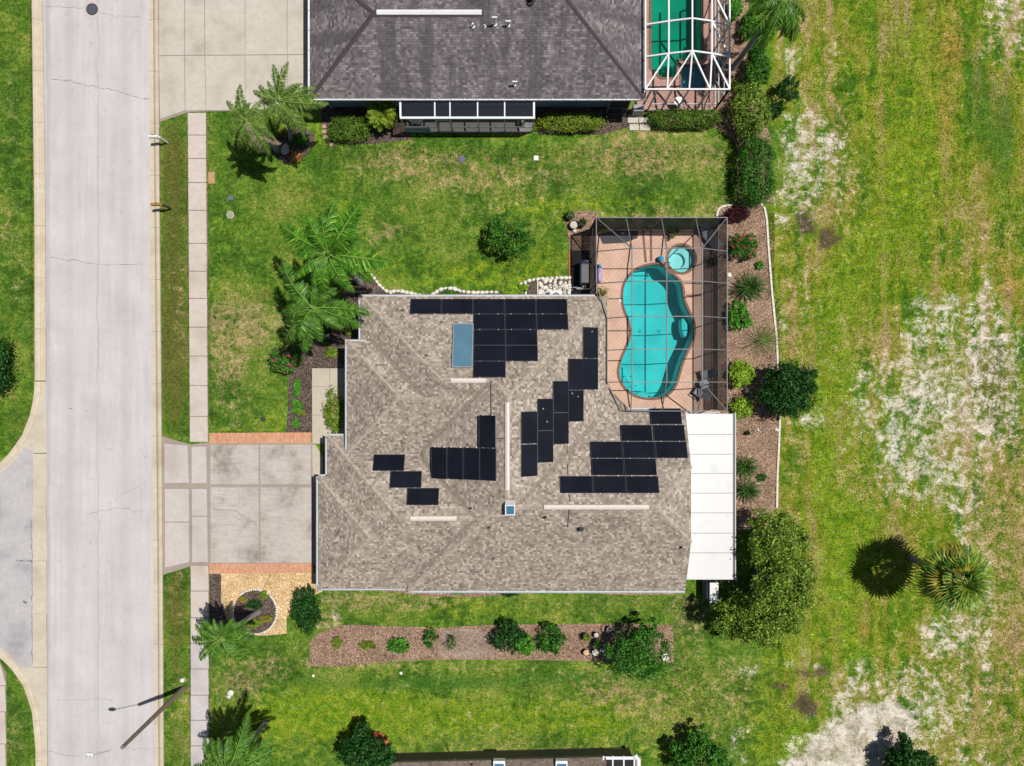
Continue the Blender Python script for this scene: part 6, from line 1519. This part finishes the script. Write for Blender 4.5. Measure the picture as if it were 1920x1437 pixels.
lid('sprinkler_head', 'pale round sprinkler ring on the lower lawn by mid bed', 'sprinkler', 752,1262,3.2,3.2,MAT['white_plastic'],True,.04,MAT['lid_conc'])
rk = thing('white_boulder', 'white angular boulder beside the lower sidewalk', 'boulder', W(432,1300)); rg = random.Random(4)
stone(rk, Vector(W2(433,1298)), .26, rg, 'stone', .6, 1.1); stone(rk, Vector(W2(430,1305)), .18, rg, 'stone', 1.6, 1.1)
rk = thing('stepping_stones', 'pinkish stepping stones left of the square hedge', 'stepping stones', W(609,240)); rg = random.Random(6)
for x, y in [(608,238),(609,248),(611,258),(622,272)]:
    b = B(); c = W(x,y); b.prism([(c.x+.17*math.cos(t)*rg.uniform(.8,1.1), c.y+.15*math.sin(t)*rg.uniform(.8,1.1)) for t in np.linspace(0,2*math.pi,9)[:-1]], 0.03, .07); b.build('paver', MAT['deck_red'], rk, c)
rk = thing('stepping_stones', 'pale paving stones at the side of the emerald pool cage', 'paving stones', W(1195,232))
for x0,y0,x1,y1 in [(1177,216,1197,232),(1198,222,1218,232),(1180,234,1198,246),(1199,234,1219,246)]:
    b = B(); b.prism([W2(x0,y0),W2(x1-.8,y0),W2(x1-.8,y1-.8),W2(x0,y1-.8)], 0, .07); b.build('paver', MAT['stone_grey'], rk, W((x0+x1)/2,(y0+y1)/2,0))
for i, (x, y, r, lab) in enumerate([(612,629,.2,'pale rock in the dark mulch under the dense palm'),(535,282,.35,'dark rock at the foot of the twin palms'),(1421,807,.11,'small white rock on the edging below the round tree'),(1455,806,.14,'white rock beside the straight edging'),(1400,733,.2,'white rock between the two lime shrubs'),(1076,431,.17,'white rock beside the pots by the cage'),(1366,516,.2,'white rock against the right wall of the cage')]):
    rg = random.Random(i+50); rk = thing('rock', lab, 'rock', W(x,y)); stone(rk, Vector(W2(x,y)), r, rg, 'stone' if i != 1 else 'stone_grey', i, 1.2); stone(rk, Vector(W2(x+3,y+2)), r*.5, rg, 'stone', i, 1.2)

# pots
def pot(label, px, py, r, h, mat, fill, plant=None, group='pots and planters'):
    c = W(px,py,.03); root = thing('plant_pot', label, 'plant pot', c, group)
    b = B(); b.lathe(c, [(r*.72,0),(r,h),(r*1.06,h),(r*1.06,h-.04),(r*.9,h-.03),(r*.88,h-.05)], 18, cap=False); b.build('pot_wall', mat, root)
    b = B(); b.lathe(c + Vector((0,0,h-.06)), [(r*.9,0),(r*.5,.02),(0,.02)], 18, cap=False); b.build('soil', fill, root)
    if plant:
        SEED[0] += 1; v, f = leaves([(c.x,c.y,h+.22,r*1.1,r*1.1,.3)], 160, .05, SEED[0], 16, .2); mesh_np('foliage', v, f, LEAF[plant], root)
pot('black pot of dark foliage, topmost of three pots by the cage corner', 1068,407,.27,.4,MAT['black'],MAT['dark_mulch'],'green')
pot('black pot of bare pale gravel, lowest of three pots by the cage corner', 1075,424,.28,.38,MAT['black'],MAT['stone_grey'])
pot('dark pot of green foliage nearest the cage wall', 1091,421,.25,.36,MAT['black'],MAT['dark_mulch'],'dark')
for lab, x, y, r, mt, fl, pl in [('black pot of yellow green foliage left of the citrus tree',1098,1193,.24,'black','dark_mulch','fern'),('small black pot with pale top by the citrus tree',1118,1190,.18,'black','stone_grey',None),('black pot of bright foliage beneath the pale topped pot',1119,1204,.24,'black','dark_mulch','bright'),('black pot with tan top at the left of the pot group',1099,1223,.22,'black','pebbles',None),
                           ('white and grey pot right of the tan topped pot',1116,1222,.2,'white_plastic','stone_grey',None),('grey pot under the left of the citrus tree',1130,1219,.2,'grey_plastic','stone_grey',None),('grey pot half hidden at the top left of the citrus tree',1144,1181,.24,'grey_plastic','dark_mulch',None),('dark brown pot at the upper right of the citrus tree',1226,1186,.3,'bark','dark_mulch',None),('white speckled pot at the right end of the lower bed',1247,1231,.24,'white_plastic','stone',None),('terracotta pot above the citrus tree',1199,1184,.2,'terracotta','dark_mulch',None),('small dark pot with pale top under the citrus tree',1181,1184,.16,'black','stone_grey',None)]:
    pot(lab, G(x,y,.2)[0], G(x,y,.2)[1], r, .34, MAT[mt], MAT[fl], pl)

# pool equipment beside the cage
c = G(1097,510,1.1); root = thing('pool_heater', 'tall grey pool equipment cabinet on the black mat', 'pool equipment', W(*c)); cw = W(*c)
o = B(); o.box((cw.x-.25,cw.y-.72,.03),(cw.x+.25,cw.y+.78,1.1)); bevel(o.build('cabinet', MAT['grey_plastic'], root), .05, 3)
o = B(); o.box((cw.x-.22,cw.y+.50,1.101),(cw.x+.22,cw.y+.75,1.16)); bevel(o.build('hood', MAT['lid'], root), .04, 2)
b = B(); b.tube([W(1080,543,.25),W(1101,543,.25),W(1106,543,.25),W(1106,536,.25),W(1106,536,.05)], .04, 8); b.tube([W(1060,540,.2),W(1076,540,.2),W(1090,541,.2)], .04, 8); b.tube([W(1060,555,.15),W(1060,540,.2),W(1048,539,.2)], .04, 8); tag(b.build('pool_pipes', MAT['white_plastic'], None, W(1080,543)), 'white pool pipes between the rocks and the grey cabinet', 'pipes')
c = W(1100,538,.03); root = thing('pool_pump', 'small black and white pool pump below the grey cabinet', 'pump', c)
b = B(); b.tube([c + Vector((-.1,0,.15)), c + Vector((.22,0,.15))], .11, 12); b.build('motor', MAT['black'], root); b = B(); b.lathe(c + Vector((-.2,0,0)), [(.12,0),(.13,.26),(.11,.3),(0,.32)], 14); b.build('strainer', MAT['white_plastic'], root)
c = W(1041,560,.03); root = thing('air_conditioner', 'pale square air conditioner under the upper eave by the rock bed', 'air conditioner', c)
b = B(); b.box((c.x-.42,c.y-.42,.03),(c.x+.42,c.y+.42,.80)); bevel(b.build('cabinet', MAT['white_plastic'], root), .03)
b = B(); b.lathe(c + Vector((0,0,.775)), [(.33,0),(.33,.02),(.0,.02)], 24, cap=False); b.build('fan_well', MAT['black'], root)
b = B(); b.lathe(c + Vector((0,0,.80)), [(.35,0),(.35,.03),(.31,.03),(.31,0)], 24, cap=False)
for i in range(8): t = i*math.pi/8; b.beam(c + Vector((math.cos(t)*.32, math.sin(t)*.32,.815)), c - Vector((math.cos(t)*.32, math.sin(t)*.32,-.815)), .012, .012)
b.build('fan_guard', MAT['steel'], root)
for i, (x, y) in enumerate([(986,541),(1008,541)]):
    b = B(); b.beam(W(x,526 if i else 530,.06), W(x+.5,560,.06), .08 if i else .12, .07); tag(b.build('timber_edging', MAT['edging'], None, W(x,545,.06)), ['pale timber strip beside the lime plant bed','pale timber strip at the left of the white rocks'][i], 'edging', 'timber strips by the rock bed')

root = thing('dark_deck_patch', 'dark grey flat patch on the deck in the top left corner of the cage', 'mat', W(1165,446))  # flat charcoal patch on the deck with one small paler piece
b = B(); b.prism([W2(*p) for p in [(1122,440),(1150,433),(1196,433),(1195,447),(1172,456),(1130,458)]], .056, .075); b.build('patch_body', MAT['deck_patch'], root)
b = B(); b.prism([W2(*p) for p in [(1164,437),(1171,436),(1170,440),(1165,441)]], .0765, .10); b.build('pale_piece', MAT['lid_conc'], root)
# furniture in the cage
def sling_chair(label, px, py, ang, mat, group, rec=.55):
    c = W(px,py,.055); root = thing('sling_chair', label, 'chair', c, group); R_ = Matrix.Rotation(math.radians(ang), 3, 'Z')
    T_ = lambda x, y, z: c + R_ @ Vector((x, y, z))
    b = B(); b.add([T_(-.26,-.28,.42), T_(.26,-.28,.42), T_(.26,.24,.40), T_(-.26,.24,.40), T_(-.26,-.28,.44), T_(.26,-.28,.44), T_(.26,.24,.42), T_(-.26,.24,.42)], [(0,3,2,1),(4,5,6,7),(0,1,5,4),(1,2,6,5),(2,3,7,6),(3,0,4,7)]); b.build('seat', mat, root)
    y1 = .24 + rec*.75; b = B(); b.add([T_(-.25,.245,.44), T_(.25,.245,.44), T_(.25,y1,1.0), T_(-.25,y1,1.0), T_(-.25,.27,.44), T_(.25,.27,.44), T_(.25,y1+.03,1.0), T_(-.25,y1+.03,1.0)], [(3,2,1,0),(4,5,6,7),(0,1,5,4),(1,2,6,5),(2,3,7,6),(3,0,4,7)]); b.build('backrest', mat, root)
    for sx in (-.3, .3):
        b = B(); b.beam(T_(sx,-.28,.64), T_(sx,.33,.64), .05, .03); b.build('armrest', MAT['bronze'], root)
        for sy in (-.27, .3): b = B(); b.beam(T_(sx,sy,0), T_(sx,sy*.95,.63), .03, .03); b.build('leg', MAT['bronze'], root)
    return root
sling_chair('grey sling chair above the small glass table in the cage', 1318,703,-75,MAT['grey_fabric'],'chairs beside the pool')
sling_chair('grey sling chair below the small glass table in the cage', 1307,735,-125,MAT['grey_fabric'],'chairs beside the pool')
c = W(1316,720,.055); root = thing('side_table', 'small round glass table with plants between the two pool chairs', 'table', c)
b = B(); b.lathe(c + Vector((0,0,.5)), [(.30,0),(.30,.03),(0,.03)], 22, cap=False); b.build('table_top', MAT['thermal'], root)
for i in range(3): t = i*2.09; b = B(); b.beam(c + Vector((math.cos(t)*.25, math.sin(t)*.25,0)), c + Vector((math.cos(t)*.18, math.sin(t)*.18,.5)), .03, .03); b.build('leg', MAT['bronze'], root)
for i in range(2):
    q = c + Vector((-.07+.16*i,.06-.1*i,.531)); b = B(); b.lathe(q, [(.04,0),(.06,.1),(.05,.12)], 10); tag(b.build('table_ornament', MAT['blue_plastic' if i else 'white_plastic'], None, q), ['white','sky blue'][i] + ' cup on the small glass table', 'cup')
c = W(1328,446,.055); root = thing('sun_lounger', 'dark sling lounger in the top right corner of the cage', 'sun lounger', c); R_ = Matrix.Rotation(math.radians(38), 3, 'Z'); T_ = lambda x, y, z: c + R_ @ Vector((x,y,z))
b = B(); b.add([T_(-.33,-.95,.34),T_(.33,-.95,.34),T_(.33,.3,.34),T_(-.33,.3,.34),T_(-.33,-.95,.37),T_(.33,-.95,.37),T_(.33,.3,.37),T_(-.33,.3,.37)], [(0,3,2,1),(4,5,6,7),(0,1,5,4),(1,2,6,5),(2,3,7,6),(3,0,4,7)]); b.build('seat', MAT['grey_fabric'], root)
b = B(); b.add([T_(-.33,.305,.36),T_(.33,.305,.36),T_(.33,.85,.8),T_(-.33,.85,.8),T_(-.33,.33,.36),T_(.33,.33,.36),T_(.33,.88,.8),T_(-.33,.88,.8)], [(3,2,1,0),(4,5,6,7),(0,1,5,4),(1,2,6,5),(2,3,7,6),(3,0,4,7)]); b.build('backrest', MAT['grey_fabric'], root)
for sx in (-.36,.36):
    b = B(); b.beam(T_(sx,-.97,.32), T_(sx,.4,.32), .05, .06); b.build('side_rail', MAT['bronze'], root)
    for sy in (-.85,.3): b = B(); b.beam(T_(sx,sy,0), T_(sx,sy,.29), .05, .05); b.build('leg', MAT['bronze'], root)
c = W(1122,514,.055); root = thing('pool_float', 'purple and blue patterned pool float against the left cage wall', 'pool float', c)
pm_ = M('purple_float'); vo = pm_.noise(9, 4, .7); MAT['float'] = pm_.end(pm_.bsdf(pm_.ramp(vo, [(.35,P('#4a3f8a')),(.47,P('#b58fd0')),(.55,P('#d8c4e4')),(.66,P('#5a90c8'))]), .5))
b = B(); b.box((c.x-.2,c.y-.6,.07),(c.x+.2,c.y+.6,.32)); bevel(b.build('mattress', MAT['float'], root), .09, 3); b = B(); b.box((c.x-.17,c.y+.42,.33),(c.x+.17,c.y+.58,.40)); bevel(b.build('headrest', MAT['blue_plastic'], root), .03, 2)
c = W(1237,487,.055); root = thing('pool_skimmer_float', 'sky blue plastic seat beside the spa spillway', 'pool seat', c)
b = B(); b.lathe(c, [(.16,0),(.2,.3),(.17,.42),(0,.45)], 16, cap=False); o = b.build('seat_shell', MAT['blue_plastic'], root, c, True); b = B(); b.beam(c + Vector((.1,-.25,.35)), c + Vector((.65,-.28,.35)), .05,.05); b.beam(c + Vector((.12,-.25,0)), c + Vector((.12,-.25,.35)), .04,.04); b.build('arm', MAT['bronze'], root)
c = W(1243,500,.06); b = B(); ts = np.linspace(0, math.pi, 9); b.tube([c + Vector((-.02,.15*math.cos(t)*1.2-.05,.5*math.sin(t))) for t in ts], .022, 8); tag(b.build('handrail', MAT['steel'], None, c), 'bent steel handrail at the pool edge beside the spa', 'handrail')
b = B(); c = W(1164,564,.052); b.lathe(c, [(.14,0),(.14,.02),(.11,.03),(0,.03)], 20, cap=False); tag(b.build('skimmer_lid', MAT['white_plastic'], None, c), 'round white skimmer lid at the left edge of the pool', 'skimmer lid')

# porch furniture of the neighbour
for lab, x, ang in [('grey armchair under the porch screen near its left end',790,160),('second grey armchair right of the first under the porch screen',776,200)]:
    sling_chair(lab, x, 225, ang, MAT['grey_fabric'], 'porch chairs')
c = W(977,233,.06); root = thing('porch_table', 'small dark porch table with a white dish near the right end', 'table', c)
b = B(); b.box((c.x-.25,c.y-.22,.42),(c.x+.25,c.y+.22,.45)); b.build('table_top', MAT['bronze'], root); b = B(); b.beam(c, c + Vector((0,0,.42)), .06,.06); b.build('leg', MAT['bronze'], root)
b = B(); b.lathe(c + Vector((0,0,.392)), [(.05,0),(.11,.03),(0,.02)], 14, cap=False); tag(b.build('dish', MAT['white_plastic'], None, c + Vector((0,0,.392))), 'white dish on the small dark porch table', 'dish')
for lab, x, y in [('dark round patio table under the lower beam of the emerald pool cage',1268,199),]:
    c = W(x,y,.055); root = thing('patio_table', lab, 'table', c); b = B(); b.lathe(c + Vector((0,0,.68)), [(.3,0),(.32,.02),(0,.03)], 20, cap=False); b.build('table_top', MAT['steel'], root); b = B(); b.tube([c, c + Vector((0,0,.68))], .05, 8); b.build('leg', MAT['iron'], root)
# gate and side screen between the dark roofed house and its cage
c = W(1175,214); root = thing('side_gate', 'dark framed screen gate right of the two tone hedge', 'gate', c)
for x in (1136,1172): b = B(); b.beam(W(x,214,0), W(x,214,2.2), .06,.06); b.build('post', MAT['grey_frame'], root)
for z in (.1,1.0,2.2): b = B(); b.beam(W(1136,214,z), W(1172,214,z), .05,.05); b.build('rail', MAT['grey_frame'], root)
b = B(); b.poly([W(1137,214,.12), W(1171,214,.12), W(1171,214,2.18), W(1137,214,2.18)]); b.build('screen_panel', MAT['screen_dense'], root)
b = B(); c = W(1193,213); b.box((c.x-.35,c.y-.2,0),(c.x+.35,c.y+.25,.9)); o = b.build('storage_box', MAT['grey_plastic'], None, c); bevel(o, .04); tag(o, 'dark grey storage box beside the paving stones at the emerald pool', 'storage box')
# covered trailer by the patio roof, ladder frame beside it
c = G(1339,1112,1.3); cw = W(*c); root = thing('covered_trailer', 'narrow trailer with white rounded top at the white patio roof corner', 'trailer', cw)
b = B(); b.box((cw.x-.29,cw.y-.66,1.22),(cw.x+.30,cw.y+.66,1.30)); bevel(b.build('top', MAT['white_plastic'], root), .09, 4)
b = B(); n = 8; prof = [(-.28,1.2)] + [(-.28-.42*math.sin(math.pi*.5*i/n)*1.0, 1.2-.75*(1-math.cos(math.pi*.5*i/n))) for i in range(1,n+1)] + [(-.7,.35),(.27,.35),(.27,1.2)]
k = len(prof); b.add([(cw.x+x*.75, cw.y+y, z) for y in (-.58,.58) for x, z in prof], [(i, (i+1) % k, (i+1) % k+k, i+k) for i in range(k)] + [tuple(range(k))[::-1], tuple(range(k,2*k))]); b.build('body', MAT['lid'], root)
for sx in (-.45,.25): b = B(); b.tube([(cw.x+sx-.07,cw.y,.24),(cw.x+sx+.07,cw.y,.24)], .24, 16); b.build('wheel', MAT['black'], root)
b = B(); b.beam((cw.x+.02,cw.y-.66,.42), (cw.x+.05,cw.y-1.5,.42), .07,.07); b.build('drawbar', MAT['steel'], root)
root = thing('timber_rack', 'grey timber rack right of the covered trailer', 'frame', W(1366,1110))
for x in (1362,1376): b = B(); b.beam(W(x,1076,.5), W(x,1116,.5), .07,.05); b.build('rail', MAT['wood'], root)
for y in (1085,1102): b = B(); b.beam(W(1362.8,y,.56), W(1375.2,y,.56), .05,.05); b.build('crossbar', MAT['wood'], root)
for x, y in [(1362,1078),(1376,1078),(1362,1115),(1376,1115)]: b = B(); b.beam(W(x,y,0), W(x,y,.47), .06,.06); b.build('leg', MAT['wood'], root)
b = B(); c = W(1400,813,.03); b.beam(c, c + Vector((.02,0,.75)), .05,.05); b.beam(c + Vector((.02,0,.75)), c + Vector((.85,.35,.7)), .04,.04); tag(b.build('garden_stake', MAT['iron'], None, c), 'thin dark garden stake lying over the mulch near the lime shrubs', 'stake')
b = B(); c = W(1428,780,.03); b.beam(c, c + Vector((-.15,-.3,.05)), .03,.03); b.beam(c, c + Vector((.12,-.35,.05)), .03,.03); b.beam(c, c + Vector((0,0,.5)), .03,.03); tag(b.build('garden_tripod', MAT['iron'], None, c), 'small dark garden tripod in the mulch below the round tree', 'tripod')
for lab, x, y in [('white downspout end below the lower eave at mid wall',826,1110),('white tap pipe below the lower eave near the right',1155,1103)]:
    c = W(G(x,y,.3)[0], G(x,y,.3)[1], 0); b = B(); b.tube([c + Vector((0,.3,.3)), c + Vector((0,.0,.12)), c + Vector((.02,-.22,.06))], .05, 8); tag(b.build('downspout', MAT['white_plastic'], None, c), lab, 'downspout')
